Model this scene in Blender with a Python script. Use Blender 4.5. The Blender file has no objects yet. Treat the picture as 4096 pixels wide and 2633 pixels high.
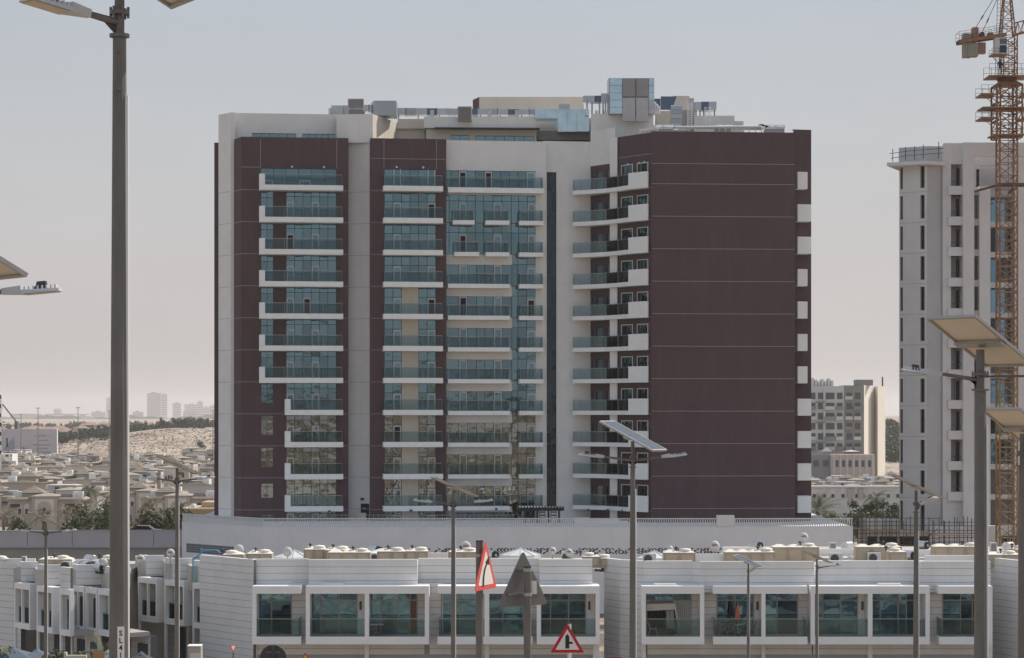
import bpy, math, random
from mathutils import Vector, Matrix
random.seed(7)
S = bpy.context.scene
R = math.radians
COL = S.collection

# ---------------------------------------------------------------- camera
HC, F, CX, HV = 20.0, 9375.0, 2048.0, 1660.0      # eye height, focal length in photo pixels, centre column, horizon row
cam = bpy.data.cameras.new('camera'); camo = bpy.data.objects.new('camera', cam); COL.objects.link(camo)
camo.location = (0, 0, HC); camo.rotation_euler = (R(90), 0, 0)
cam.sensor_width = 36; cam.lens = 36 * F / 4096
cam.shift_y = (HV - 2633 / 2) / 4096
cam.clip_start = 0.5; cam.clip_end = 40000
S.camera = camo

# ---------------------------------------------------------------- sky
SUN_AZ, SUN_EL = R(56), R(47)
w = bpy.data.worlds.new('World'); S.world = w; w.use_nodes = True
nt = w.node_tree; nt.nodes.clear()
out = nt.nodes.new('ShaderNodeOutputWorld'); bg = nt.nodes.new('ShaderNodeBackground')
sky = nt.nodes.new('ShaderNodeTexSky'); sky.sky_type = 'NISHITA'; sky.sun_disc = False
sky.sun_elevation = SUN_EL; sky.sun_rotation = SUN_AZ; sky.air_density = 1.0; sky.dust_density = 5.0; sky.ozone_density = 1.2; sky.altitude = 20
sc_ = nt.nodes.new('ShaderNodeMix'); sc_.data_type = 'RGBA'; sc_.blend_type = 'MULTIPLY'; sc_.inputs[0].default_value = 1
sc_.inputs[7].default_value = (0.55, 0.55, 0.55, 1)
nt.links.new(sky.outputs[0], sc_.inputs[6])
tc = nt.nodes.new('ShaderNodeTexCoord'); sx = nt.nodes.new('ShaderNodeSeparateXYZ'); rp = nt.nodes.new('ShaderNodeValToRGB')
nt.links.new(tc.outputs['Generated'], sx.inputs[0]); nt.links.new(sx.outputs['Z'], rp.inputs[0])
el = rp.color_ramp.elements
el[0].position = 0.0; el[0].color = (6.0, 5.62, 5.55, 1)
el[1].position = 1.0; el[1].color = (3.4, 4.7, 6.6, 1)
e = el.new(0.05); e.color = (6.35, 6.0, 6.0, 1)
e = el.new(0.10); e.color = (6.1, 6.15, 6.3, 1)
e = el.new(0.175); e.color = (5.45, 5.95, 6.5, 1)
mx = nt.nodes.new('ShaderNodeMix'); mx.data_type = 'RGBA'; mx.inputs[0].default_value = 0.86
nt.links.new(sc_.outputs[2], mx.inputs[6]); nt.links.new(rp.outputs[0], mx.inputs[7])
sn = nt.nodes.new('ShaderNodeTexNoise'); sn.inputs['Scale'].default_value = 5.0; sn.inputs['Detail'].default_value = 4; smp = nt.nodes.new('ShaderNodeMapping'); smp.inputs['Scale'].default_value = (1, 1, 3.5)
nt.links.new(tc.outputs['Generated'], smp.inputs[0]); nt.links.new(smp.outputs[0], sn.inputs['Vector'])
sr = nt.nodes.new('ShaderNodeMapRange'); sr.inputs[1].default_value = 0.3; sr.inputs[2].default_value = 0.7; sr.inputs[3].default_value = 0.97; sr.inputs[4].default_value = 1.03; nt.links.new(sn.outputs[0], sr.inputs[0])
sm = nt.nodes.new('ShaderNodeMix'); sm.data_type = 'RGBA'; sm.blend_type = 'MULTIPLY'; sm.inputs[0].default_value = 1; nt.links.new(mx.outputs[2], sm.inputs[6]); nt.links.new(sr.outputs[0], sm.inputs[7])
nt.links.new(sm.outputs[2], bg.inputs[0]); bg.inputs[1].default_value = 0.1
nt.links.new(bg.outputs[0], out.inputs[0])

# ---------------------------------------------------------------- sun
sl = bpy.data.lights.new('sun', 'SUN'); sl.energy = 4.3; sl.angle = R(0.6); sl.color = (1.0, 0.93, 0.83)
so = bpy.data.objects.new('sun', sl); COL.objects.link(so)
sd = Vector((math.sin(SUN_AZ) * math.cos(SUN_EL), math.cos(SUN_AZ) * math.cos(SUN_EL), math.sin(SUN_EL)))
so.rotation_euler = sd.to_track_quat('Z', 'Y').to_euler(); so.location = sd * 200

# ---------------------------------------------------------------- exposure, render
S.view_settings.view_transform = 'Standard'; S.view_settings.look = 'None'
S.view_settings.exposure = 0.0; S.view_settings.gamma = 1.0; S.view_settings.use_curve_mapping = False
S.render.engine = 'CYCLES'
cy = S.cycles
cy.use_denoising = True
try: cy.denoiser = 'OPENIMAGEDENOISE'
except Exception: pass
cy.max_bounces = 6; cy.diffuse_bounces = 3; cy.glossy_bounces = 3; cy.transparent_max_bounces = 16; cy.volume_bounces = 1
cy.transmission_bounces = 4; cy.sample_clamp_indirect = 4.0; cy.use_adaptive_sampling = True; cy.adaptive_threshold = 0.02

# ================================================================ helpers
def X(u, Y): return (u - CX) / F * Y
def Zv(v, Y): return HC + (HV - v) / F * Y
def W(u, v, Y): return Vector((X(u, Y), Y, Zv(v, Y)))

ORG = {}
def empty(name, loc, label, cat, group=None):
    o = bpy.data.objects.new(name, None); COL.objects.link(o); o.location = loc; o.empty_display_size = 0.2
    ORG[o] = Vector(loc); o['label'] = label; o['category'] = cat
    if group: o['group'] = group
    return o
def tag(o, label=None, cat=None, group=None, kind=None):
    if label: o['label'] = label
    if cat: o['category'] = cat
    if group: o['group'] = group
    if kind: o['kind'] = kind
    return o
def worldorg(o):
    return ORG[o]
def link(name, me, loc, parent=None):
    o = bpy.data.objects.new(name, me); COL.objects.link(o)
    ORG[o] = Vector(loc)
    if parent is not None:
        o.parent = parent; o.location = ORG[o] - ORG[parent]
    else: o.location = loc
    return o
def kids(o):
    return list(o.children)
def copy_tree(o, loc=None, rz=None, scale=None, parent=None, label=None):
    c = o.copy(); COL.objects.link(c)
    if parent is not None: c.parent = parent
    if loc is not None: c.location = loc; ORG[c] = Vector(loc)
    if rz is not None: c.rotation_euler = (0, 0, rz)
    if scale is not None: c.scale = (scale, scale, scale) if not hasattr(scale, '__len__') else scale
    if label: c['label'] = label
    for ch in kids(o): copy_tree(ch, parent=c)
    return c

class MB:
    def __init__(s): s.v = []; s.f = []; s.sm = []
    def add(s, vs, fs, smooth=False):
        b = len(s.v); s.v.extend([tuple(p) for p in vs]); s.f.extend([tuple(i + b for i in f) for f in fs]); s.sm.extend([smooth] * len(fs)); return s
    def hexa(s, c):      # 8 corners: bottom 4 ccw, top 4 ccw
        return s.add(c, [(3, 2, 1, 0), (4, 5, 6, 7), (0, 1, 5, 4), (1, 2, 6, 5), (2, 3, 7, 6), (3, 0, 4, 7)])
    def box(s, x0, x1, y0, y1, z0, z1):
        return s.hexa([(x0, y0, z0), (x1, y0, z0), (x1, y1, z0), (x0, y1, z0), (x0, y0, z1), (x1, y0, z1), (x1, y1, z1), (x0, y1, z1)])
    def fbox(s, f, s0, s1, d0, d1, z0, z1):   # box on a facet: along s, outward d (d1 > d0)
        P = f.pt
        return s.hexa([P(s0, d1, z0), P(s1, d1, z0), P(s1, d0, z0), P(s0, d0, z0), P(s0, d1, z1), P(s1, d1, z1), P(s1, d0, z1), P(s0, d0, z1)])
    def quad(s, a, b, c, d): return s.add([a, b, c, d], [(0, 1, 2, 3)])
    def prism(s, poly, z0, z1):      # ccw plan polygon
        n = len(poly)
        vs = [(p[0], p[1], z0) for p in poly] + [(p[0], p[1], z1) for p in poly]
        fs = [tuple(range(n - 1, -1, -1)), tuple(range(n, 2 * n))] + [(i, (i + 1) % n, n + (i + 1) % n, n + i) for i in range(n)]
        return s.add(vs, fs)
    def tube(s, a, b, r0, r1=None, n=6, caps=True, smooth=True):
        a = Vector(a); b = Vector(b); r1 = r0 if r1 is None else r1
        d = b - a
        if d.length < 1e-6: return s
        d.normalize(); t = Vector((0, 0, 1)) if abs(d.z) < 0.9 else Vector((1, 0, 0))
        e1 = d.cross(t).normalized(); e2 = d.cross(e1)
        vs = []
        for p, r in ((a, r0), (b, r1)):
            for i in range(n):
                g = 2 * math.pi * i / n; vs.append(p + e1 * (r * math.cos(g)) + e2 * (r * math.sin(g)))
        fs = [(i, (i + 1) % n, n + (i + 1) % n, n + i) for i in range(n)]
        s.add(vs, fs, smooth and n > 5)
        if caps: s.add(vs, [tuple(range(n - 1, -1, -1)), tuple(range(n, 2 * n))])
        return s
    def beam(s, a, b, wx, wz=None, up=(0, 0, 1)):     # rectangular bar from a to b
        a = Vector(a); b = Vector(b); wz = wx if wz is None else wz
        d = (b - a).normalized(); u = Vector(up)
        if abs(d.dot(u)) > 0.98: u = Vector((0, 1, 0))
        e1 = d.cross(u).normalized() * (wx / 2); e2 = e1.cross(d).normalized() * (wz / 2)
        return s.hexa([a - e1 - e2, b - e1 - e2, b + e1 - e2, a + e1 - e2, a - e1 + e2, b - e1 + e2, b + e1 + e2, a + e1 + e2])
    def lathe(s, c, prof, n=16, axis='z', smooth=True):     # prof: (r, h)
        c = Vector(c); vs = []
        for r, h in prof:
            for i in range(n):
                g = 2 * math.pi * i / n
                p = Vector((r * math.cos(g), r * math.sin(g), h))
                if axis == 'y': p = Vector((p.x, p.z, -p.y))
                if axis == 'x': p = Vector((p.z, p.x, p.y))
                vs.append(c + p)
        fs = []
        for k in range(len(prof) - 1):
            for i in range(n): fs.append((k * n + i, k * n + (i + 1) % n, (k + 1) * n + (i + 1) % n, (k + 1) * n + i))
        s.add(vs, fs, smooth)
        m = len(prof)
        if prof[0][0] > 1e-4: s.add(vs[:n], [tuple(range(n - 1, -1, -1))])
        if prof[-1][0] > 1e-4: s.add(vs[(m - 1) * n:], [tuple(range(n))])
        return s
    def bounds(s):
        xs = [p[0] for p in s.v]; ys = [p[1] for p in s.v]; zs = [p[2] for p in s.v]
        return min(xs), max(xs), min(ys), max(ys), min(zs), max(zs)
    def mesh(s, name, m, o):
        me = bpy.data.meshes.new(name)
        me.from_pydata([(p[0] - o[0], p[1] - o[1], p[2] - o[2]) for p in s.v], [], s.f)
        if any(s.sm): me.polygons.foreach_set('use_smooth', s.sm)
        if m: me.materials.append(m)
        me.update(); return me
    def build(s, name, m, parent=None, bevel=0.0):
        if not s.v: return None
        b = s.bounds(); o = Vector(((b[0] + b[1]) / 2, (b[2] + b[3]) / 2, b[4]))
        ob = link(name, s.mesh(name, m, o), o, parent)
        if bevel:
            md = ob.modifiers.new('bevel', 'BEVEL'); md.width = bevel; md.segments = 2; md.limit_method = 'ANGLE'; md.angle_limit = R(40)
        return ob

class Facet:
    """a vertical wall line in plan, from photo column u0 at depth Y0 to column u1 at depth Y1"""
    def __init__(s, u0, Y0, u1, Y1):
        s.init(Vector((X(u0, Y0), Y0)), Vector((X(u1, Y1), Y1)))
    def init(s, a, b):
        s.a = a; s.b = b; s.L = (b - a).length; s.t = (b - a) / s.L; s.n = Vector((s.t.y, -s.t.x))
    @staticmethod
    def of(a, b):
        f = Facet.__new__(Facet); f.init(Vector(a), Vector(b)); return f
    def s(s, u, d=0.0):
        k = (u - CX) / F; a = s.a + s.n * d
        return (k * a.y - a.x) / (s.t.x - k * s.t.y)
    def pt(s, q, d, z):
        p = s.a + s.t * q + s.n * d; return Vector((p.x, p.y, z))
    def Y(s, q): return (s.a + s.t * q).y
    def z(s, v, q=None): return Zv(v, s.Y(s.L / 2 if q is None else q))

def wall_holes(mb, f, s0, s1, z0, z1, holes, depth=0.25, d=0.0):
    """front skin of a wall with real openings (reveals run back by depth)"""
    ss = sorted({s0, s1, *[min(max(h[i], s0), s1) for h in holes for i in (0, 1)]})
    zz = sorted({z0, z1, *[min(max(h[i], z0), z1) for h in holes for i in (2, 3)]})
    P = f.pt
    for i in range(len(ss) - 1):
        for j in range(len(zz) - 1):
            a, b, c, e = ss[i], ss[i + 1], zz[j], zz[j + 1]
            if b - a < 1e-5 or e - c < 1e-5: continue
            m, q = (a + b) / 2, (c + e) / 2
            if any(h[0] < m < h[1] and h[2] < q < h[3] for h in holes): continue
            mb.quad(P(a, d, c), P(b, d, c), P(b, d, e), P(a, d, e))
    for h in holes:
        a, b, c, e = max(h[0], s0), min(h[1], s1), max(h[2], z0), min(h[3], z1)
        k = d - depth
        mb.quad(P(a, k, c), P(a, d, c), P(a, d, e), P(a, k, e)); mb.quad(P(b, d, c), P(b, k, c), P(b, k, e), P(b, d, e))
        mb.quad(P(a, k, c), P(b, k, c), P(b, d, c), P(a, d, c)); mb.quad(P(a, d, e), P(b, d, e), P(b, k, e), P(a, k, e))

# ================================================================ materials
MATS = {}
def nodes(name):
    m = bpy.data.materials.new(name); m.use_nodes = True; t = m.node_tree
    return m, t, t.nodes['Principled BSDF'], t.nodes['Material Output']
def mat(name, col, rough=0.8, var=0.0, scale=1.0, metal=0.0, bump=0.0, bscale=20.0, stretch=(1, 1, 1), spec=0.5, dirt=0.0, dirtcol=(0.3, 0.25, 0.2)):
    if name in MATS: return MATS[name]
    m, t, p, o = nodes(name)
    p.inputs['Roughness'].default_value = rough; p.inputs['Metallic'].default_value = metal
    p.inputs['Base Color'].default_value = (*col, 1); p.inputs['Specular IOR Level'].default_value = spec
    N = t.nodes.new; L = t.links.new
    if var or bump or dirt:
        g = N('ShaderNodeNewGeometry'); mp = N('ShaderNodeMapping'); mp.inputs['Scale'].default_value = stretch; L(g.outputs['Position'], mp.inputs[0])
    last = None
    if var:
        n = N('ShaderNodeTexNoise'); n.inputs['Scale'].default_value = scale; n.inputs['Detail'].default_value = 6; n.inputs['Roughness'].default_value = 0.62; L(mp.outputs[0], n.inputs['Vector'])
        r = N('ShaderNodeMapRange'); r.inputs[1].default_value = 0.3; r.inputs[2].default_value = 0.7; r.inputs[3].default_value = 1 - var; r.inputs[4].default_value = 1 + var; L(n.outputs[0], r.inputs[0])
        h = N('ShaderNodeMix'); h.data_type = 'RGBA'; h.blend_type = 'MULTIPLY'; h.inputs[0].default_value = 1; h.inputs[6].default_value = (*col, 1); L(r.outputs[0], h.inputs[7])
        L(h.outputs[2], p.inputs['Base Color']); last = h.outputs[2]
    if dirt:
        n2 = N('ShaderNodeTexNoise'); n2.inputs['Scale'].default_value = 0.35; n2.inputs['Detail'].default_value = 8; n2.inputs['Roughness'].default_value = 0.7
        mp2 = N('ShaderNodeMapping'); mp2.inputs['Scale'].default_value = (3.0, 3.0, 0.35); L(g.outputs['Position'], mp2.inputs[0]); L(mp2.outputs[0], n2.inputs['Vector'])
        r2 = N('ShaderNodeMapRange'); r2.inputs[1].default_value = 0.48; r2.inputs[2].default_value = 0.78; r2.inputs[3].default_value = 0; r2.inputs[4].default_value = dirt; L(n2.outputs[0], r2.inputs[0])
        h2 = N('ShaderNodeMix'); h2.data_type = 'RGBA'; L(r2.outputs[0], h2.inputs[0]); h2.inputs[7].default_value = (*dirtcol, 1)
        if last: L(last, h2.inputs[6])
        else: h2.inputs[6].default_value = (*col, 1)
        L(h2.outputs[2], p.inputs['Base Color'])
    if bump:
        n3 = N('ShaderNodeTexNoise'); n3.inputs['Scale'].default_value = bscale; n3.inputs['Detail'].default_value = 4; L(mp.outputs[0], n3.inputs['Vector'])
        b = N('ShaderNodeBump'); b.inputs['Strength'].default_value = bump; b.inputs['Distance'].default_value = 0.05; L(n3.outputs[0], b.inputs['Height']); L(b.outputs[0], p.inputs['Normal'])
    MATS[name] = m; return m
def glass_mirror(name, col, rough=0.015, wav=0.55, wscale=0.9):
    """coated facade glass: dark, mirrors its surroundings, with the slight roller waves of toughened panes"""
    m, t, p, o = nodes(name)
    p.inputs['Metallic'].default_value = 1.0; p.inputs['Base Color'].default_value = (*col, 1); p.inputs['Roughness'].default_value = rough
    N = t.nodes.new; L = t.links.new
    g = N('ShaderNodeNewGeometry'); n = N('ShaderNodeTexNoise'); n.inputs['Scale'].default_value = wscale; n.inputs['Detail'].default_value = 1.5; L(g.outputs['Position'], n.inputs['Vector'])
    b = N('ShaderNodeBump'); b.inputs['Strength'].default_value = wav; b.inputs['Distance'].default_value = 0.05; L(n.outputs[0], b.inputs['Height']); L(b.outputs[0], p.inputs['Normal'])
    oi = N('ShaderNodeObjectInfo'); r = N('ShaderNodeMapRange'); r.inputs[3].default_value = 0.8; r.inputs[4].default_value = 1.12; L(oi.outputs['Random'], r.inputs[0])
    h = N('ShaderNodeMix'); h.data_type = 'RGBA'; h.blend_type = 'MULTIPLY'; h.inputs[0].default_value = 1; h.inputs[6].default_value = (*col, 1); L(r.outputs[0], h.inputs[7]); L(h.outputs[2], p.inputs['Base Color'])
    MATS[name] = m; return m
def glass_clear(name, tint, refl=0.10, rough=0.02):
    m, t, p, o = nodes(name)
    N = t.nodes.new; L = t.links.new; t.nodes.remove(p)
    tr = N('ShaderNodeBsdfTransparent'); tr.inputs[0].default_value = (*tint, 1); gl = N('ShaderNodeBsdfGlossy'); gl.inputs['Roughness'].default_value = rough; gl.inputs[0].default_value = (0.85, 0.95, 0.95, 1)
    fr = N('ShaderNodeFresnel'); fr.inputs[0].default_value = 1.5
    ad = N('ShaderNodeMath'); ad.operation = 'ADD'; ad.inputs[1].default_value = refl - 0.04; L(fr.outputs[0], ad.inputs[0])
    ms = N('ShaderNodeMixShader'); L(ad.outputs[0], ms.inputs[0]); L(tr.outputs[0], ms.inputs[1]); L(gl.outputs[0], ms.inputs[2]); L(ms.outputs[0], o.inputs[0])
    MATS[name] = m; return m

M_brown = mat('brown_render', (0.089, 0.050, 0.056), 0.85, 0.07, 0.5, bump=0.15, bscale=8, dirt=0.22, dirtcol=(0.17, 0.13, 0.13))
M_white = mat('white_render', (0.76, 0.73, 0.70), 0.8, 0.05, 0.6, bump=0.1, bscale=8, dirt=0.10, dirtcol=(0.5, 0.46, 0.42))
M_cream = mat('cream_render', (0.64, 0.57, 0.48), 0.85, 0.05, 0.6, dirt=0.10, dirtcol=(0.45, 0.4, 0.34))
M_bal = mat('balcony_render', (0.86, 0.84, 0.81), 0.75, 0.04, 1.2, dirt=0.06, dirtcol=(0.5, 0.46, 0.42))
M_joint = mat('joint_sealant', (0.34, 0.30, 0.30), 0.8)
M_jointw = mat('joint_grey', (0.42, 0.40, 0.39), 0.8)  # plain grey of the joint lines and the road wall coping
M_glass = glass_mirror('facade_glass', (0.125, 0.205, 0.235))
M_glassn = glass_mirror('facade_glass_lower_reflection', (0.23, 0.245, 0.24), wav=0.6)  # lower storeys: brighter ground reflection put into the glass colour
M_glassd = glass_mirror('facade_glass_dark', (0.032, 0.046, 0.058), wav=0.5)
M_open = mat('near_black', (0.012, 0.011, 0.012), 0.9)  # near-black stands for shade in open doorways; also plain dark parts
M_mull = mat('mullion_dark', (0.035, 0.05, 0.055), 0.5)
M_frame = mat('window_frame_grey', (0.58, 0.57, 0.58), 0.5)
M_balglass = glass_clear('balustrade_glass', (0.70, 0.785, 0.81), 0.03)
M_rail = mat('rail_steel', (0.30, 0.33, 0.34), 0.35, metal=0.7)
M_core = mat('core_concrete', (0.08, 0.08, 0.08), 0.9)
M_metal = mat('galvanised_duct', (0.42, 0.44, 0.47), 0.3, 0.12, 1.2, metal=0.85)
M_grey = mat('louvre_grey', (0.46, 0.44, 0.44), 0.7, 0.06, 1)
M_dkgrey = mat('dark_grey', (0.06, 0.06, 0.065), 0.6)
M_light = mat('lamp_white', (0.8, 0.79, 0.77), 0.5)
M_blue = mat('tank_blue', (0.12, 0.17, 0.28), 0.5, 0.1, 2)

# ================================================================ ground
def sstep(a, b, x):
    t = min(1, max(0, (x - a) / (b - a))); return t * t * (3 - 2 * t)
def gnoise(x, y):
    return (math.sin(x * 0.031 + 1.3) * math.cos(y * 0.023) + 0.5 * math.sin(x * 0.083 + y * 0.061) + 0.25 * math.sin(x * 0.19 - y * 0.23))
def ground_z(x, y):
    if y < 150:
        z = 20 - (2.2 + 0.115 * max(y, -60))
        if y < 0: z = 17.8 + 0.02 * y * 0
        return max(z, 0.0)
    z = 0.0
    z -= 1.6 * sstep(300, 420, y)
    hx = 0.22 + 0.78 * sstep(-290, -185, x) if x < 0 else 1.0
    z += 13.4 * sstep(930, 1310, y) * hx + (0.8 * gnoise(x, y) * sstep(950, 1100, y) if y < 3000 else 0)
    z += 5.0 * sstep(1500, 2400, y)
    return z
ys = [-900, -500, -300, -150, -60, -20, 0, 20, 40, 60, 80, 100, 120, 140, 155, 170, 200, 250, 300, 340, 380, 420, 480, 560, 650, 750, 850, 900] + list(range(930, 1500, 15)) + [1600, 1800, 2100, 2400, 3000, 4000, 5500, 8000, 12500]
xs = [-9000, -4000, -1500, -800, -500, -420] + list(range(-360, 361, 12)) + [420, 500, 800, 1500, 4000, 9000]
mb = MB(); vs = []
for y in ys:
    for x in xs: vs.append((x, y, ground_z(x, y)))
n = len(xs)
mb.add(vs, [(j * n + i, j * n + i + 1, (j + 1) * n + i + 1, (j + 1) * n + i) for j in range(len(ys) - 1) for i in range(n - 1)], True)
def ground_mat():
    m, t, p, o = nodes('sandy_ground'); N = t.nodes.new; L = t.links.new
    p.inputs['Roughness'].default_value = 0.95
    g = N('ShaderNodeNewGeometry')
    mp = N('ShaderNodeMapping'); mp.inputs['Scale'].default_value = (1, 0.35, 1); L(g.outputs['Position'], mp.inputs[0])
    n1 = N('ShaderNodeTexNoise'); n1.inputs['Scale'].default_value = 0.05; n1.inputs['Detail'].default_value = 7; L(mp.outputs[0], n1.inputs['Vector'])
    r1 = N('ShaderNodeValToRGB'); r1.color_ramp.elements[0].position = 0.35; r1.color_ramp.elements[0].color = (0.33, 0.245, 0.185, 1); r1.color_ramp.elements[1].position = 0.68; r1.color_ramp.elements[1].color = (0.50, 0.40, 0.31, 1); L(n1.outputs[0], r1.inputs[0])
    n2 = N('ShaderNodeTexNoise'); n2.inputs['Scale'].default_value = 0.21; n2.inputs['Detail'].default_value = 6; n2.inputs['Roughness'].default_value = 0.7; L(mp.outputs[0], n2.inputs['Vector'])
    r2 = N('ShaderNodeMapRange'); r2.inputs[1].default_value = 0.52; r2.inputs[2].default_value = 0.60; L(n2.outputs[0], r2.inputs[0])
    h = N('ShaderNodeMix'); h.data_type = 'RGBA'; L(r2.outputs[0], h.inputs[0]); L(r1.outputs[0], h.inputs[6]); h.inputs[7].default_value = (0.155, 0.128, 0.105, 1)
    sxyz = N('ShaderNodeSeparateXYZ'); L(g.outputs['Position'], sxyz.inputs[0])
    r3 = N('ShaderNodeMapRange'); r3.inputs[1].default_value = 150; r3.inputs[2].default_value = 420; r3.inputs[3].default_value = 1; r3.inputs[4].default_value = 0; L(sxyz.outputs['Y'], r3.inputs[0])
    n4 = N('ShaderNodeTexNoise'); n4.inputs['Scale'].default_value = 0.09; n4.inputs['Detail'].default_value = 8; n4.inputs['Roughness'].default_value = 0.7; L(g.outputs['Position'], n4.inputs['Vector'])
    r4 = N('ShaderNodeValToRGB'); r4.color_ramp.elements[0].position = 0.44; r4.color_ramp.elements[0].color = (0.045, 0.042, 0.04, 1); r4.color_ramp.elements[1].position = 0.56; r4.color_ramp.elements[1].color = (0.40, 0.31, 0.215, 1); L(n4.outputs[0], r4.inputs[0])  # asphalt and sand tones, patch contrast added for pane reflections and bounce
    h4 = N('ShaderNodeMix'); h4.data_type = 'RGBA'; L(r3.outputs[0], h4.inputs[0]); L(h.outputs[2], h4.inputs[6]); L(r4.outputs[0], h4.inputs[7])
    L(h4.outputs[2], p.inputs['Base Color']); return m
o = mb.build('ground', ground_mat()); tag(o, kind='structure')

# ================================================================ apartment tower
tower = empty('apartment_tower', (X(2050, 262), 262, 8.5), 'tall brown and white apartment block with stacked glass balconies above the white podium', 'apartment block')
ZB = [Zv(767 + 127.75 * k, 249.0) for k in range(12)]     # underside of the balcony slab of each storey
ZB[11] = ZB[10] - (ZB[9] - ZB[10])
DECK = 8.55
SL = 0.56                                            # height of the balcony upstand
f0 = Facet(874, 252.4, 923, 250.3); f0b = Facet(923, 250.3, 937, 250.35)
f1c = Facet(936, 250.3, 964, 248.2); f1 = Facet(964, 248.2, 1394, 249.6)
fc1 = Facet(1394, 251.4, 1440, 251.15); fc2 = Facet(1440, 251.15, 1484, 250.6)
f2 = Facet(1482, 249.3, 1785, 250.3)
f3 = Facet(1785, 251.3, 2184, 252.6)
f4 = Facet(2184, 253.3, 2362, 254.2)
f5a = Facet(2362, 254.2, 2442, 251.4)
f5b = Facet(2468, 250.2, 2606, 245.6)
f6 = Facet(2606, 245.6, 3180, 246.8)
f7 = Facet(3180, 249.0, 3245, 249.4)
GL = []      # all panes: (area, corners, material, parent)

def glazing(f, s0, s1, z0, z1, cols, rows, d=-0.14, doors=(), gm=None, opened=(), parent=None, name='window', dtop=None):
    """one window: a mullion grid (part) with every pane a piece of its own; doors = column indices with a pale door frame"""
    gm = gm or (M_glass if z0 > ZB[7] + 0.1 else M_glassn)
    mb = MB(); mw = 0.055
    cs = [s0 + (s1 - s0) * i / cols for i in range(cols + 1)] if isinstance(cols, int) else cols
    rs = rows
    for c in cs: mb.fbox(f, c - mw / 2, c + mw / 2, d - 0.06, d + 0.05, z0, z1)
    for r in rs: mb.fbox(f, cs[0] + mw / 2, cs[-1] - mw / 2, d - 0.06, d + 0.045, r - mw / 2, r + mw / 2)
    wo = mb.build(name, M_mull, parent or tower)
    nc = len(cs) - 1
    for i in range(nc):
        for j in range(len(rs) - 1):
            a, b, c, e = cs[i], cs[i + 1], rs[j], rs[j + 1]
            if i in doors and j == 0:
                continue
            k1, k2, k3 = (random.uniform(-0.011, 0.011) for _ in range(3))
            GL.append(((b - a) * (e - c), [f.pt(a, d + k1, c), f.pt(b, d + k2, c), f.pt(b, d + k3, e), f.pt(a, d + k1 + k3 - k2, e)], gm, wo))
    for i in doors:
        a, b, c = cs[i] + 0.03, cs[i + 1] - 0.03, rs[0]
        e = dtop if dtop else rs[1]
        if e < rs[1]:
            GL.append(((b - a) * (rs[1] - e), [f.pt(a, d, e), f.pt(b, d, e), f.pt(b, d, rs[1]), f.pt(a, d, rs[1])], gm, wo))
        mb = MB(); q = 0.13
        mb.fbox(f, a, a + q, d - 0.05, d + 0.09, c, e); mb.fbox(f, b - q, b, d - 0.05, d + 0.09, c, e); mb.fbox(f, a + q, b - q, d - 0.05, d + 0.09, e - q, e); mb.fbox(f, a + q, b - q, d - 0.05, d + 0.09, c, c + q)
        do = mb.build('door', M_frame, parent or tower)
        mb = MB(); mb.fbox(f, a + q, b - q, d - 0.02, d + 0.02, c + q, e - q)
        op = i in opened
        mb.build('dark_opening_panel' if op else 'door_pane', M_open if op else gm, do)  # open door: dark panel stands for the shade inside
    return wo
def balcony(f, s0, s1, zb, depth, left='glass', right='glass', glass_front=(None, None), panels=3, solid=None, sl=SL, gh=1.09, d0=0.0, bow=0.0):
    """slab with upstand, glass panels and top rail; left/right: 'glass', 'wall' or None"""
    mb = MB(); P = f.pt
    if bow:
        m = (s0 + s1) / 2; n = 8
        poly = [P(s0, d0, 0), *[P(s0 + (s1 - s0) * i / n, depth + bow * math.sin(math.pi * i / n), 0) for i in range(n + 1)], P(s1, d0, 0)]
        mb.prism([(p.x, p.y) for p in poly], zb, zb + sl)
    else:
        mb.fbox(f, s0, s1, d0, depth, zb, zb + sl)
    if left == 'solid': mb.fbox(f, s0, s0 + 0.6, d0, depth, zb + sl, zb + sl + gh + 0.06)
    bo = mb.build('balcony', M_bal, tower, bevel=0.03)
    zt = zb + sl; g0 = s0 + (0.62 if left == 'solid' else 0.12); g1 = s1 - 0.12; dg = depth - 0.12
    for i in range(panels):
        a = g0 + (g1 - g0) * i / panels + 0.012; b = g0 + (g1 - g0) * (i + 1) / panels - 0.012
        MB().fbox(f, a, b, dg - 0.015, dg, zt, zt + gh).build('glass_panel', M_balglass, bo)
    if right == 'glass': MB().fbox(f, g1 - 0.015, g1, d0 + 0.02, dg - 0.02, zt, zt + gh).build('glass_panel', M_balglass, bo)
    if left == 'glass': MB().fbox(f, g0, g0 + 0.015, d0 + 0.02, dg - 0.02, zt, zt + gh).build('glass_panel', M_balglass, bo)
    mb = MB(); r = 0.028
    mb.beam(f.pt(g0, dg, zt + gh + r), f.pt(g1, dg, zt + gh + r), 0.06, 0.05)
    if right == 'glass': mb.beam(f.pt(g1, d0, zt + gh + r), f.pt(g1, dg - 0.03, zt + gh + r), 0.05, 0.048)
    if left == 'glass': mb.beam(f.pt(g0, d0, zt + gh + r), f.pt(g0, dg - 0.03, zt + gh + r), 0.05, 0.048)
    for i in range(panels + 1):
        q = g0 + (g1 - g0) * i / panels
        mb.beam(f.pt(q, dg - 0.04, zt), f.pt(q, dg - 0.04, zt + gh), 0.035)
    mb.build('handrail', M_rail, bo)
    return bo

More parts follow.
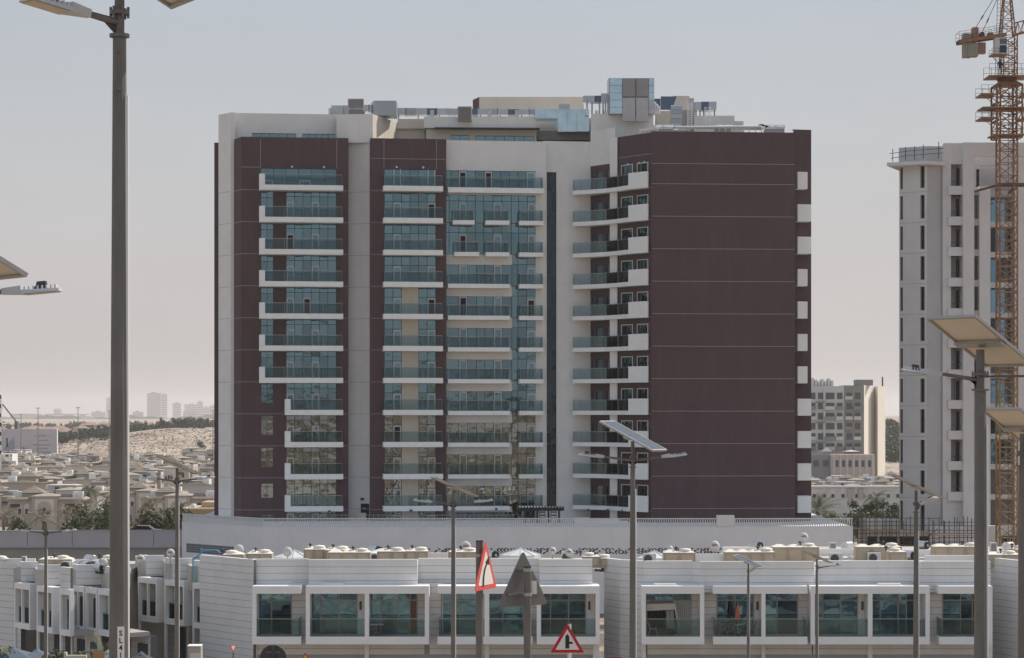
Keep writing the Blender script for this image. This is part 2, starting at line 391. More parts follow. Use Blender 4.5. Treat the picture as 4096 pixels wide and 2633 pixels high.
# ---- wing one (left, brown)
ZT1 = f1.z(552)
su = f1.s
holes = []; wins = []
for k in range(12):
    zf = ZB[k] + 0.30 if k < 11 else DECK + 0.05
    zt = ZB[k - 1] if k else f1.z(675)
    if k == 0: holes.append((su(1044), su(1345), zf, zt)); wins.append(('A', k))
    else:
        holes.append((su(1145), su(1345), zf, zt)); wins.append(('B', k))
        if k < 7: holes.append((su(1044), su(1093), zf, zt))
        elif k < 10: holes.append((su(1044), su(1093), ZB[k] + 1.25, zt - 0.04))
        elif k == 10: holes.append((su(1044), su(1093), ZB[k] + 1.4, zt - 0.45))
        else: holes.append((su(1044), su(1093), zf, zt - 0.35))
        wins.append(('C', k))
mb = MB(); wall_holes(mb, f1, 0, f1.L, DECK - 0.3, ZT1, holes, 0.3)
mb.quad(f1.pt(f1.L, 0, DECK), f1.pt(f1.L, -2.2, DECK), f1.pt(f1.L, -2.2, ZT1), f1.pt(f1.L, 0, ZT1))
mb.quad(f1c.pt(0, 0, DECK), f1c.pt(f1c.L, 0, DECK), f1c.pt(f1c.L, 0, ZT1), f1c.pt(0, 0, ZT1))
mb.fbox(f1, 0.0, f1.L, -0.5, -0.0, ZT1, ZT1 + 0.05)
mb.build('wall', M_brown, tower)
OPEN1 = {0: (0, 2), 1: (), 2: (0,), 4: (3,)}
for h in holes:
    a, b, z0, z1 = h
    wide = b - a
    k = min(range(12), key=lambda q: abs((ZB[q] + 0.3 if q < 11 else DECK) - z0)) if z1 - z0 > 2.4 else None
    if wide > 10: glazing(f1, a, b, z0, z1, [a, a + 0.78, su(1095), su(1112), su(1142), su(1177), su(1212), su(1245), su(1278), su(1312), b], [z0, z0 + 2.62, z1], doors=(0, 3, 7), opened=(0, 3), dtop=z0 + 2.6)
    elif wide > 3:
        kk = k if k is not None else 11
        glazing(f1, a, b, z0, z1, 6, [z0, z1 - 0.52, z1] if kk != 11 else [z0, z0 + 0.9, z1], doors=(0, 3) if kk != 4 else (0, 2), opened={2: (0,), 4: (2,), 9: ()}.get(kk, ()), dtop=z0 + 1.98 if kk != 11 else None)
    else: glazing(f1, a, b, z0, z1, 2, [z0, z0 + (z1 - z0) * 0.78, z1])
for k in range(11):
    l = 1036 if k < 7 else 1138
    balcony(f1, su(l), su(1370), ZB[k], 1.6, left='solid', panels=4 if k < 7 else 3)
def joints(f, s0, s1, zs, m=M_joint, d=0.0, h=0.05, vert=(), vz=(0, 0)):
    for z in zs: MB().fbox(f, s0, s1, d, d + 0.008, z, z + h).build('render_joint', m, tower)
    for q in vert: MB().fbox(f, q, q + 0.05, d, d + 0.008, vz[0], vz[1]).build('render_joint', m, tower)
def clear_joint(f, segs, zs, m=M_joint):
    for z in zs:
        for a, b in segs: MB().fbox(f, a, b, 0, 0.008, z, z + 0.05).build('render_joint', m, tower)
clear_joint(f1, [(0, su(1043)), (su(1347), f1.L)], [z + 0.12 for z in ZB[:7]])
clear_joint(f1, [(0, su(1137)), (su(1372), f1.L)], [z + 0.12 for z in ZB[7:11]])
joints(f1c, 0, f1c.L, [z + 0.12 for z in ZB[:11]])
joints(f1, 0.02, su(1043), [f1.z(672)], vert=(su(1041), su(1346)), vz=(f1.z(672), ZT1 - 0.1))
# vent caps above the top storey windows
for u in (1168, 1296):
    MB().lathe(f1.pt(su(u), 0.0, f1.z(668)), [(0.001, -0.16), (0.12, -0.1), (0.13, -0.02), (0.12, 0.0)], 12, 'y').build('vent_cap', M_light, tower)
# ---- white left corner column and back strip
ZTL = f0.z(455)
mb = MB()
mb.quad(f0.pt(0, 0, DECK - 0.5), f0.pt(f0.L, 0, DECK - 0.5), f0.pt(f0.L, 0, ZTL), f0.pt(0, 0, ZTL))
mb.quad(f0b.pt(0, 0, DECK - 0.5), f0b.pt(f0b.L + 0.1, 0, DECK - 0.5), f0b.pt(f0b.L + 0.1, 0, ZTL), f0b.pt(0, 0, ZTL))
a = f0.pt(0, 0, 0); mb.quad((a.x, a.y + 11, DECK - 0.5), (a.x, a.y, DECK - 0.5), (a.x, a.y, ZTL), (a.x, a.y + 11, ZTL))
mb.build('wall', M_white, tower)
joints(f0, 0.02, f0.L - 0.02, [z + 0.12 for z in ZB[:11]], M_jointw)
x0, x1 = X(857, 262), X(880, 262)
MB().box(x0, x1 + 4, 262, 274, DECK - 0.5, Zv(571, 262)).build('wall', M_brown, tower)
# ---- white column between wings (two shallow facets) with the service door
ZTC = fc2.z(460)
dz0, dz1 = DECK, Zv(2015, 251)
mb = MB()
wall_holes(mb, fc1, -0.4, fc1.L, DECK - 0.3, ZTC, [], 0.3)
wall_holes(mb, fc2, 0, fc2.L + 0.1, DECK - 0.3, ZTC, [(0.05, fc2.s(1477), dz0, dz1)], 0.25)
mb.build('wall', M_white, tower)
joints(fc1, -0.3, fc1.L, [z + 0.12 for z in ZB[:11]], M_jointw); joints(fc2, 0, fc2.L, [z + 0.12 for z in ZB[:11]], M_jointw)
d_ = MB().fbox(fc2, 0.05, fc2.s(1477), -0.22, -0.12, dz0, dz1).build('door', M_open, tower)
MB().fbox(fc2, 0.3, 0.62, -0.12, -0.1, dz0 + 1.35, dz0 + 1.5).build('sign_plate', M_frame, d_)
MB().fbox(fc2, 0.12, 0.5, 0, 0.12, dz1 + 0.35, dz1 + 0.62).build('wall_lamp', M_dkgrey, tower)
for u in (1432, 1490):
    MB().prism([(X(u, 250.2), 250.2), (X(u, 250.2) + 0.9, 249.6), (X(u, 250.2) + 0.9, 249.75), (X(u, 250.2), 250.35)], DECK, DECK + 1.0).build('door_screen', M_cream, tower)
# ---- wing two
ZT2 = f2.z(557); su = f2.s; holes = []
for k in range(12):
    zf = ZB[k] + 0.30 if k < 11 else DECK + 0.05
    zt = ZB[k - 1] if k else f2.z(678)
    holes.append((su(1538), su(1743), zf, zt, k))
mb = MB(); wall_holes(mb, f2, 0, f2.L, DECK - 0.3, ZT2, [h[:4] for h in holes], 0.3)
mb.quad(f2.pt(0, -2, DECK), f2.pt(0, 0, DECK), f2.pt(0, 0, ZT2), f2.pt(0, -2, ZT2)); mb.quad(f2.pt(f2.L, 0, DECK), f2.pt(f2.L, -1.6, DECK), f2.pt(f2.L, -1.6, ZT2), f2.pt(f2.L, 0, ZT2))
mb.fbox(f2, 0, f2.L, -0.5, 0, ZT2, ZT2 + 0.05)
mb.build('wall', M_brown, tower)
for a, b, z0, z1, k in holes:
    dt = z0 + 1.98
    if k == 0: glazing(f2, a, b, z0, z1, 6, [z0, z1 - 0.02], doors=(1, 5), opened=(), dtop=z0 + 2.4)
    elif k < 4: glazing(f2, a, b, z0, z1, 6, [z0, z1 - 1.0, z1], doors=(1, 5), opened=(5,) if k == 1 else (), dtop=dt)
    else:
        m0, m1 = su(1606), su(1675)
        op = {4: (1,), 8: ()}.get(k, ())
        top = [z0, z1 - 1.0, z1] if k < 11 else [z0, z0 + 0.75, z1]
        glazing(f2, a, m0, z0, z1, 2, top, doors=(1,), opened=(1,) if k == 8 else (), dtop=dt if k < 11 else None)
        glazing(f2, m1, b, z0, z1, 2, top, doors=(1,), opened=op, dtop=dt if k < 11 else None)
        MB().fbox(f2, m0 + 0.03, m1 - 0.03, -0.28, -0.03, z0 + 0.002, z1 - 0.002).build('infill_panel', M_cream, tower)
    if k < 11: balcony(f2, su(1530), su(1767), ZB[k], 1.55, panels=3)
clear_joint(f2, [(0.02, su(1530)), (su(1769), f2.L - 0.02)], [z + 0.12 for z in ZB[:11]]); joints(f2, 0.02, f2.L - 0.02, [f2.z(637)], vert=(su(1535), su(1745)), vz=(f2.z(676), ZT2 - 0.1))
for u in (1587, 1693):
    MB().lathe(f2.pt(su(u), 0.0, f2.z(670)), [(0.001, -0.16), (0.12, -0.1), (0.13, -0.02), (0.12, 0.0)], 12, 'y').build('vent_cap', M_light, tower)
# ---- middle (white, glass bays)
ZT3 = f3.z(566); su = f3.s; holes = []
holes.append((0.02, su(2142), ZB[0] + 0.3, f3.z(684), 'top'))
holes.append((0.02, su(2142), ZB[1] + 0.3, ZB[0] - 0.1, 'k1')); holes.append((0.02, su(2142), ZB[2] + 0.3, ZB[1] + 0.3, 'k2'))
for k in range(3, 12):
    zl = ZB[k] + 0.35 if k < 11 else DECK + 0.1
    holes.append((su(2048), su(2142), ZB[k] + 0.3 if k < 11 else DECK + 0.1, ZB[k - 1] + 0.3, 'r%d' % k))
    if k < 11: holes.append((0.02, su(2048), zl, ZB[k] + 2.58, 'l%d' % k))
    else: holes.append((0.02, su(2048), zl, zl + 0.9, 'l%d' % k))
mb = MB(); wall_holes(mb, f3, 0, f3.L, DECK - 0.3, ZT3, [h[:4] for h in holes], 0.25)
mb.quad(f3.pt(f3.L, 0, DECK), f3.pt(f3.L, -1.4, DECK), f3.pt(f3.L, -1.4, ZT3), f3.pt(f3.L, 0, ZT3)); mb.fbox(f3, 0, f3.L, -0.5, 0, ZT3, ZT3 + 0.05)
mb.build('wall', M_white, tower)
for a, b, z0, z1, n_ in holes:
    if n_ == 'top': glazing(f3, a, b, z0, z1, [a, su(1805), su(1835), su(1868), su(1902), su(1938), su(1970), su(2003), su(2038), su(2072), su(2106), b], [z0, z1 - 0.02], doors=(2, 5, 10), opened=(2, 5), dtop=z1 - 0.1)
    elif n_ in ('k1', 'k2'): glazing(f3, a, b, z0, z1, [a, su(1797), su(1836), su(1868), su(1902), su(1935), su(1973), su(2008), su(2046), su(2075), su(2110), b], [z0, z0 + 2.35, z1], doors=(2, 6, 10) if n_ == 'k1' else (2, 6, 10), opened=(2,) if n_ == 'k2' else (), dtop=z0 + 2.1)
    elif n_[0] == 'r':
        k = int(n_[1:])
        glazing(f3, a, b, z0, z1, [a, su(2072), su(2108), b], [z0, z0 + 2.35, z1] if k < 11 else [z0, z0 + 1, z1], doors=(2,) if k < 11 else (), opened=(2,) if k == 4 else (), dtop=z0 + 2.0)
    else:
        k = int(n_[1:])
        glazing(f3, a, b, z0, z1, [a, su(1836), su(1870), su(1906), su(1940), su(1975), su(2009), b], [z0, z1], doors=(1, 5) if 3 <= k < 11 else (), opened=(1,) if k == 4 else (), dtop=z1 - 0.05)
balcony(f3, 0.05, su(2168), ZB[0], 1.5, left=None, panels=5)
for k in (1, 2):
    for a, b in (((1806, 1893), (1937, 2032), (2071, 2168)) if k == 1 else ((1812, 1912), (1937, 2032), (2071, 2168))):
        balcony(f3, su(a), su(b), ZB[k], 1.4, panels=2, sl=0.46)
for k in range(3, 11):
    balcony(f3, 0.05, su(2034), ZB[k], 1.4, left=None, panels=4, sl=0.46)
    balcony(f3, su(2071), su(2168), ZB[k], 1.4, panels=2, sl=0.46)
# ---- recessed stair strip and inner corner
ZT4 = f4.z(568); su = f4.s
mb = MB(); zs0, zs1 = f4.z(2025), f4.z(690)
wall_holes(mb, f4, -0.3, f4.L, DECK - 0.3, ZT4, [(su(2187), su(2226), zs0, zs1)], 0.35); mb.fbox(f4, -0.3, f4.L, -0.5, 0, ZT4, ZT4 + 0.05)
mb.build('wall', M_white, tower)
rows = [zs0]
while rows[-1] < zs1 - 1.2: rows.append(rows[-1] + (1.15 if len(rows) % 2 else 2.25))
rows[-1] = zs1
glazing(f4, su(2187), su(2226), zs0, zs1, 2, rows, d=-0.2, gm=M_glassd)
for k, (a, b, c) in enumerate(((0.25, 0.8, 9), (0.3, 0.75, 5), (0.3, 0.75, 4), (0.25, 0.7, 3), (0.3, 0.8, 6), (0.3, 0.8, 7))):
    q = su(2187); L_ = su(2226) - q
# ---- right inner face with balconies
mb = MB(); su = f5a.s; hs = []
for k in range(11):
    hs.append((su(2368), su(2376), ZB[k] + 0.3, ZB[k] + 2.5)); hs.append((su(2384), su(2410), ZB[k] + 0.3, ZB[k] + 2.6)); hs.append((su(2425), su(2434), ZB[k] + 0.3, ZB[k] + 2.6))
wall_holes(mb, f5a, 0, f5a.L + 0.8, DECK - 0.3, ZT4 - 2.6, hs, 0.2); mb.build('wall', M_brown, tower)
mb = MB(); wall_holes(mb, f5a, 0, f5a.L + 0.8, ZT4 - 2.6, ZT4 + 1.2, [], 0.2); mb.build('wall', M_white, tower)
for a, b, z0, z1 in hs: glazing(f5a, a, b, z0, z1, 1 if b - a < 1.2 else 2, [z0, z1], d=-0.1)
px0, px1 = X(2439, 250.6), X(2469, 250.0)
MB().prism([(px0, 250.4), (px1, 249.9), (px1 + 0.5, 252.5), (px0 + 0.4, 252.5)], DECK - 0.3, Zv(550, 250)).build('pillar', M_white, tower)
ZT5 = f5b.z(540); su = f5b.s; hs = []
for k in range(11):
    hs.append((su(2487), su(2531), ZB[k] + 0.5, ZB[k] + 2.75)); hs.append((su(2550), su(2592), ZB[k] + 0.5, ZB[k] + 2.75))
mb = MB(); wall_holes(mb, f5b, 0, f5b.L, DECK - 0.3, ZT5, hs, 0.2); mb.build('wall', M_brown, tower)
for i, (a, b, z0, z1) in enumerate(hs):
    w1 = glazing(f5b, a, b, z0, z1, 3 if i % 2 else 2, [z0, z1], d=-0.1)
    mb = MB(); q = 0.1
    mb.fbox(f5b, a - 0.05, b + 0.05, 0, 0.05, z1, z1 + q); mb.fbox(f5b, a - 0.05, a + 0.05, 0, 0.05, z0, z1 - 0.001); mb.fbox(f5b, b - 0.06, b + 0.05, 0, 0.05, z0, z1 - 0.001)
    mb.build('window_frame', M_frame, w1)
joints(f5b, 0.02, f5b.L - 0.02, [f5b.z(625)] + [z + 0.12 for z in ZB[:11]])
for u in (2512, 2556, 2578):
    MB().lathe(f5b.pt(su(u), 0.0, f5b.z(655)), [(0.001, -0.16), (0.1, -0.1), (0.11, 0.0)], 10, 'y').build('vent_cap', M_light, tower)
for k in range(11):
    zb = ZB[k] - 0.02
    A = (X(2290, 253.0), 253.0); B = (X(2350, 252.0), 252.0); C_ = (X(2420, 250.6), 250.6); D = (X(2468, 248.9), 248.9); E = (X(2513, 246.9), 246.9); G = (X(2591, 244.7), 244.7)
    def wl(f, u, d=0.01): p = f.pt(f.s(u), d, 0); return (p.x, p.y)
    ring = [A, B, C_, D, E, G, (G[0] + 0.15, G[1] + 1.2), wl(f5b, 2480), wl(f5a, 2438), wl(f5a, 2364), wl(f4, 2300)]
    mb = MB(); mb.prism(ring, zb + 0.06, zb + 0.5)
    mb.prism([E, G, (G[0] + 0.15, G[1] + 1.1), (G[0] + 0.05, G[1] + 1.1), (G[0] - 0.12, G[1] + 0.18), (E[0] + 0.02, E[1] + 0.18)], zb + 0.5, zb + 1.76)
    bo = mb.build('balcony', M_bal, tower)
    hr = MB()
    for p, q in ((A, B), (B, C_), (C_, D), (D, E)):
        ff = Facet.of(p, q)
        MB().fbox(ff, 0.03, ff.L - 0.03, -0.12, -0.105, zb + 0.5, zb + 1.62).build('glass_panel', M_balglass, bo)
        hr.beam(ff.pt(0, -0.11, zb + 1.65), ff.pt(ff.L, -0.11, zb + 1.65), 0.06, 0.05)
        for i in range(3): hr.beam(ff.pt(ff.L * i / 2 * 0.98 + 0.03, -0.14, zb + 0.5), ff.pt(ff.L * i / 2 * 0.98 + 0.03, -0.14, zb + 1.63), 0.04)
    hr.build('handrail', M_rail, bo)
# ---- big brown end wall and its return
ZT6 = f6.z(530)
mb = MB(); wall_holes(mb, f6, 0, f6.L, DECK - 0.3, ZT6, [], 0.2)
p = f6.pt(f6.L, 0, 0); mb.quad((p.x, p.y, DECK), (p.x, p.y + 3, DECK), (p.x, p.y + 3, ZT6), (p.x, p.y, ZT6)); mb.fbox(f6, 0, f6.L, -0.5, 0, ZT6, ZT6 + 0.05)
mb.build('wall', M_brown, tower)
joints(f6, 0.02, f6.L - 0.02, [f6.z(657)] + [f6.z(738 + 129.7 * k) for k in range(11)])
ZT7 = f7.z(521)
mb = MB(); wall_holes(mb, f7, -0.2, f7.L, DECK - 0.3, ZT7, [], 0.2); mb.fbox(f7, -0.2, f7.L, -0.5, 0, ZT7, ZT7 + 0.05); mb.build('wall', M_brown, tower)
for k in range(11):
    z = f7.z(761 + 128.9 * k); u1 = 3246 if k in (1, 2, 7, 8, 9, 10) else 3231
    mb = MB(); s1 = f7.s(u1, 1.3); mb.fbox(f7, -0.15, s1, 0.0, 1.25, z, z + 1.8)
    mb.build('balcony', M_bal, tower, bevel=0.02)
# ---- solid core behind the skins
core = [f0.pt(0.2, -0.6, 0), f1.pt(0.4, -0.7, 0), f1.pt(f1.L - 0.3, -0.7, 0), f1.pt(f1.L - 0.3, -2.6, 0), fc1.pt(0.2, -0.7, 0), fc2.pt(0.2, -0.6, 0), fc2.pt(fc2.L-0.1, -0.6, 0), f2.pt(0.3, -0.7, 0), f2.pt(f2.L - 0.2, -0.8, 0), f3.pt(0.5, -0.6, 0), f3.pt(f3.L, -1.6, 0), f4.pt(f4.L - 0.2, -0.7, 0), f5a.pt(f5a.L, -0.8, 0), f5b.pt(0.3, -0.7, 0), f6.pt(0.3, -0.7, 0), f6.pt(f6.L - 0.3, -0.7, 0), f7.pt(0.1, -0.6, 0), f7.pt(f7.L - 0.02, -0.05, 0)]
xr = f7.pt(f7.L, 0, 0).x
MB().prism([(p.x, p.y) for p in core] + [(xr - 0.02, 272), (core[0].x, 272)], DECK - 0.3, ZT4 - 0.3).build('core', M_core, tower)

# ================================================================ roof structures of the tower
def rb(u0, u1, v0, v1, Y, dep, m, name='roof_block', z1=None):
    a = MB().box(X(u0, Y), X(u1, Y), Y, Y + dep, Zv(v1, Y) if z1 is None else z1, Zv(v0, Y)); return a.build(name, m, tower)
fr1 = Facet(923, 250.9, 1346, 252.2); zt = fr1.z(455)
hs = [(fr1.s(1008), fr1.s(1185), fr1.z(562), fr1.z(534)), (fr1.s(1209), fr1.s(1340), fr1.z(562), fr1.z(534))]
mb = MB(); wall_holes(mb, fr1, 0, fr1.L, ZT1 - 1.2, zt, hs, 0.25); mb.fbox(fr1, 0, fr1.L, -9, -0.01, zt - 0.4, zt); mb.fbox(fr1, 0, fr1.L, -9, -0.6, ZT1 - 1.2, zt - 0.41)
mb.build('penthouse_wall', M_white, tower)
for a, b, z0, z1 in hs: glazing(fr1, a, b, z0, z1, 5, [z0, z1 - 0.02], d=-0.15)
fr2 = Facet(1346, 250.9, 1491, 250.5); zt = fr2.z(457)
mb = MB(); wall_holes(mb, fr2, 0, fr2.L, ZT1 - 0.3, zt, [], 0.2); mb.fbox(fr2, 0, fr2.L, -9, -0.02, zt - 0.5, zt); mb.build('roof_block', M_white, tower)
fr3 = Facet(1491, 250.5, 1590, 258.0); mb = MB(); mb.fbox(fr3, 0, fr3.L, -0.4, 0, ZT2 - 0.3, zt - 0.01); mb.build('roof_block', M_cream, tower)
rb(1590, 1700, 476, 570, 258.0, 8, M_cream)
rb(1588, 1702, 510, 515, 257.6, 0.4, M_cream, 'cornice')
fr5 = Facet(1704, 255.8, 2146, 256.4); zt = fr5.z(470)
hs = [(fr5.s(1803), fr5.s(1877), fr5.z(570), fr5.z(541)), (fr5.s(1902), fr5.s(2135), fr5.z(570), fr5.z(543))]
mb = MB(); wall_holes(mb, fr5, 0, fr5.L, ZT3 - 1, fr5.z(519), hs, 0.2); mb.build('penthouse_wall', M_cream, tower)
mb = MB(); mb.fbox(fr5, -0.2, fr5.L, -8, 0.4, fr5.z(515), zt); mb.build('penthouse_parapet', M_white, tower)
mb = MB(); mb.fbox(fr5, 0.9, fr5.L + 0.3, -0.2, 1.2, fr5.z(519.5), fr5.z(515.5)); mb.build('canopy', M_dkgrey, tower)
for a, b, z0, z1 in hs: glazing(fr5, a, b, z0, z1, 2 if b - a < 3 else 6, [z0, z1 - 0.02], d=-0.15)
rb(2147, 2364, 473, 580, 258.5, 8, M_white); rb(2150, 2362, 524, 560, 257.6, 0.8, mat('grey_render', (0.36, 0.34, 0.32), 0.85, 0.05, 1))
rb(1917, 2335, 388, 470, 268.0, 4, M_cream, 'lift_overrun'); 
MB().prism([(X(1891, 270.5), 270.5), (X(1917, 268), 268.02), (X(1917, 268) + 0.02, 272), (X(1891, 270.5), 272)], ZT3, Zv(388.3, 268)).build('lift_overrun', M_brown, tower)
fr7 = Facet(2364, 254.0, 2614, 253.2); zt = fr7.z(454)
mb = MB(); mb.fbox(fr7, 0, fr7.L, -8, 0, ZT4 - 1.5, zt); mb.build('roof_block', M_white, tower)
rb(2614, 2690, 444, 530, 256.5, 6, M_cream); rb(2733, 2780, 440, 530, 259.5, 5, mat('grey_render', (0, 0, 0)))
rb(2777, 2938, 463, 530, 259, 6, M_white); rb(2938, 2974, 485, 530, 259, 6, M_white); rb(2690, 2758, 384, 530, 266, 5, M_cream)
# roof slab over the brown end block
q = [f6.pt(0.05, -0.02, 0), f6.pt(f6.L - 0.05, -0.02, 0), f7.pt(f7.L - 0.05, -0.02, 0)]
MB().prism([(q[0].x, q[0].y), (q[1].x, q[1].y), (q[1].x, q[2].y), (q[2].x, q[2].y), (q[2].x, 271), (f5b.pt(0, 0, 0).x, 271), (f5b.pt(0.1, -0.02, 0).x, f5b.pt(0.1, -0.02, 0).y)], ZT6 - 1.4, ZT6 - 0.5).build('roof_slab', M_white, tower)

# panes: the 300 largest are pieces of their own, the rest one part
GL.sort(key=lambda g: -g[0])
for A_, c, m, p in GL[:300]:
    MB().quad(*c).build('pane', m, p)
rest = {}
for A_, c, m, p in GL[300:]: rest.setdefault(m.name, (m, MB()))[1].quad(*c)
for m, mb_ in rest.values(): tag(mb_.build('panes', m, tower), kind='stuff')

# ================================================================ podium
pod = empty('podium', (X(2050, 236), 236, 0), 'low white podium with slatted parapet railing at the foot of the brown tower', 'podium')
PD = Zv(2108, 236.0)
pts = [(X(728, 247), 247.0), (X(1050, 236), 236.0), (X(3412, 236), 236.0), (X(3412, 236), 275.0), (X(728, 247), 275.0)]
M_pod = mat('podium_render', (0.76, 0.74, 0.75), 0.85, 0.05, 0.35, dirt=0.12, dirtcol=(0.5, 0.46, 0.44))
MB().prism(pts, 0, PD).build('wall', M_pod, pod)
fl = Facet.of(pts[0], pts[1]); ff = Facet.of(pts[1], pts[2])
mb = MB(); bal = MB()
for f in (fl, ff):
    mb.fbox(f, 0, f.L, -0.16, 0.02, PD + 0.78, PD + 0.88); mb.fbox(f, 0, f.L, -0.18, 0.03, PD, PD + 0.06)
    n = int(f.L / 0.23)
    for i in range(n):
        q = (i + 0.5) * f.L / n
        bal.fbox(f, q - 0.05, q + 0.05, -0.11, -0.03, PD + 0.06, PD + 0.78)
ra = mb.build('railing', mat('railing_white', (0.66, 0.66, 0.66), 0.6), pod)
tag(bal.build('balusters', MATS['railing_white'], ra), kind='stuff')
a = ff.s(2916); MB().fbox(ff, a - 1.2, a + 0.55, -1.2, 0.05, PD + 0.07, PD + 1.15).build('planter', M_white, pod)
# pattern frieze: flat dark shapes laid on the podium wall
fz0, fz1 = Zv(2217, 236), Zv(2193.5, 236)
random.seed(3); fr = MB(); c = 0.30; s0, s1 = ff.s(1500), ff.s(3010)
rowh = (fz1 - fz0) / 3
i = 0; q = s0
while q < s1:
    for r in range(3):
        z = fz0 + r * rowh + 0.02
        k = random.random(); P = ff.pt; d = 0.012; w2 = 0.26
        if k < 0.34: fr.add([P(q, d, z), P(q + w2 * 0.8, d, z), P(q + w2 * 1.6, d, z + rowh), P(q + w2 * 0.8, d, z + rowh)], [(0, 1, 2, 3)])
        elif k < 0.68: fr.add([P(q + w2 * 0.9, d, z), P(q + w2 * 1.5, d, z), P(q + w2 * 0.6, d, z + rowh), P(q, d, z + rowh)], [(0, 1, 2, 3)])
        elif k < 0.8: fr.add([P(q + w2 * 0.2, d, z + rowh / 2), P(q + w2 * 0.7, d, z), P(q + w2 * 1.2, d, z + rowh / 2), P(q + w2 * 0.7, d, z + rowh)], [(0, 1, 2, 3)])
    q += 0.33
tag(fr.build('frieze_shapes', M_open, pod), kind='stuff')
lat = MB(); lz0, lz1 = Zv(2212, 245), Zv(2176, 245); a, b = fl.s(746), fl.s(935)
MB().fbox(fl, a, b, 0.0, 0.015, lz0, lz1).build('lattice_panel', mat('lattice_grey', (0.25, 0.25, 0.27), 0.7), pod)
for i in range(26):
    for j in range(4):
        q = a + (b - a) * i / 26; z = lz0 + (lz1 - lz0) * j / 4; w2 = (b - a) / 26; hh = (lz1 - lz0) / 4; P = fl.pt
        lat.add([P(q + w2 * .15, .025, z + hh / 2), P(q + w2 * .5, .025, z + hh * .1), P(q + w2 * .85, .025, z + hh / 2), P(q + w2 * .5, .025, z + hh * .9)], [(0, 1, 2, 3)])
tag(lat.build('lattice_shapes', M_open, pod), kind='stuff')  # flat dark diamonds laid on the grey panel
# second, dark pool railing on the deck + low planters
mb = MB(); f8 = Facet.of((X(1330, 244), 244.0), (X(2060, 244), 244.0))
mb.fbox(f8, 0, f8.L, -0.03, 0.03, DECK + 1.0, DECK + 1.05)
for i in range(40): mb.fbox(f8, f8.L * i / 40, f8.L * i / 40 + 0.04, -0.02, 0.02, PD, DECK + 1.0)
mb.build('deck_railing', M_rail, pod)
for u0, u1, v0 in ((2300, 2360, 2072), (2360, 2478, 2078), (2478, 2510, 2085)):
    MB().box(X(u0, 243), X(u1, 243) - 0.01, 243, 244.2, PD, Zv(v0, 243)).build('planter', M_white, pod)

# pergola on the podium deck
pg = empty('pergola', W(2165, 2100, 246), 'dark timber pergola standing on the podium deck below the recessed stair windows', 'pergola')
M_timb = mat('dark_timber', (0.03, 0.024, 0.026), 0.7, 0.2, 3)
zt, zb = Zv(2042, 246), PD
for u in (2095, 2145, 2190, 2232):
    for y in (244.8, 247.6): MB().box(X(u, y), X(u, y) + 0.22, y, y + 0.22, zb, zt).build('post', M_timb, pg)
for y in (244.8, 247.6): MB().box(X(2072, 246), X(2255, 246), y, y + 0.16, zt, zt + 0.22).build('beam', M_timb, pg)
for i in range(16):
    x = X(2074, 246) + (X(2253, 246) - X(2074, 246)) * i / 15
    MB().box(x - 0.05, x + 0.05, 244.2, 248.2, zt + 0.225, zt + 0.4).build('slat', M_timb, pg)
for u in (2110, 2160, 2205):
    mb = MB(); x = X(u, 247)
    for j in range(4): mb.box(x, x + 0.5, 247.3, 247.4, zb + 0.3 + j * 0.33, zb + 0.42 + j * 0.33)
    mb.box(x - 0.06, x, 247.28, 247.4, zb, zb + 1.6); mb.box(x + 0.5, x + 0.56, 247.28, 247.4, zb, zb + 1.6)
    mb.build('side_screen', M_timb, pg)

# ================================================================ white terraced houses
M_board = mat('white_cladding', (0.735, 0.715, 0.70), 0.65, 0.05, 0.7, dirt=0.16, dirtcol=(0.42, 0.38, 0.34))
M_back = mat('cladding_backing', (0.16, 0.15, 0.15), 0.9)
M_fr = mat('balcony_frame_white', (0.86, 0.84, 0.83), 0.6, 0.03, 0.8, dirt=0.10, dirtcol=(0.55, 0.5, 0.46))
M_tan = mat('window_frame_tan', (0.36, 0.31, 0.27), 0.5, metal=0.2)
M_gl2 = glass_mirror('house_glass', (0.13, 0.25, 0.34), wav=0.5, wscale=0.8)
M_gl3 = glass_mirror('house_glass_dark', (0.05, 0.10, 0.14), wav=0.4, wscale=0.8)
M_clear = glass_clear('clear_balustrade', (0.72, 0.80, 0.80), 0.03)
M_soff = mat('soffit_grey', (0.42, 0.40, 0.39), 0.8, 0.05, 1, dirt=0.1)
M_roofm = mat('roof_membrane', (0.50, 0.46, 0.41), 0.8, 0.08, 0.8, dirt=0.25, dirtcol=(0.42, 0.38, 0.33))
M_wood = mat('brown_door', (0.16, 0.07, 0.035), 0.5, 0.15, 3, stretch=(4, 4, 0.5))
BH = 0.455
def boards(parent, f, s0, s1, z0, z1, ztop, back=0.25):
    """horizontal cladding boards, each a piece, on a darker backing wall"""
    MB().fbox(f, s0 + 0.01, s1 - 0.01, -back, -0.012, z0, z1).build('backing_wall', M_back, parent)
    z = ztop
    first = True
    while z > z0 + 0.02:
        a, b = max(z - BH + 0.022, z0), min(z, z1)
        if b - a > 0.03: MB().fbox(f, s0, s1, -0.011, 0.018, a, b).build('cladding_board', M_board, parent)
        z -= BH
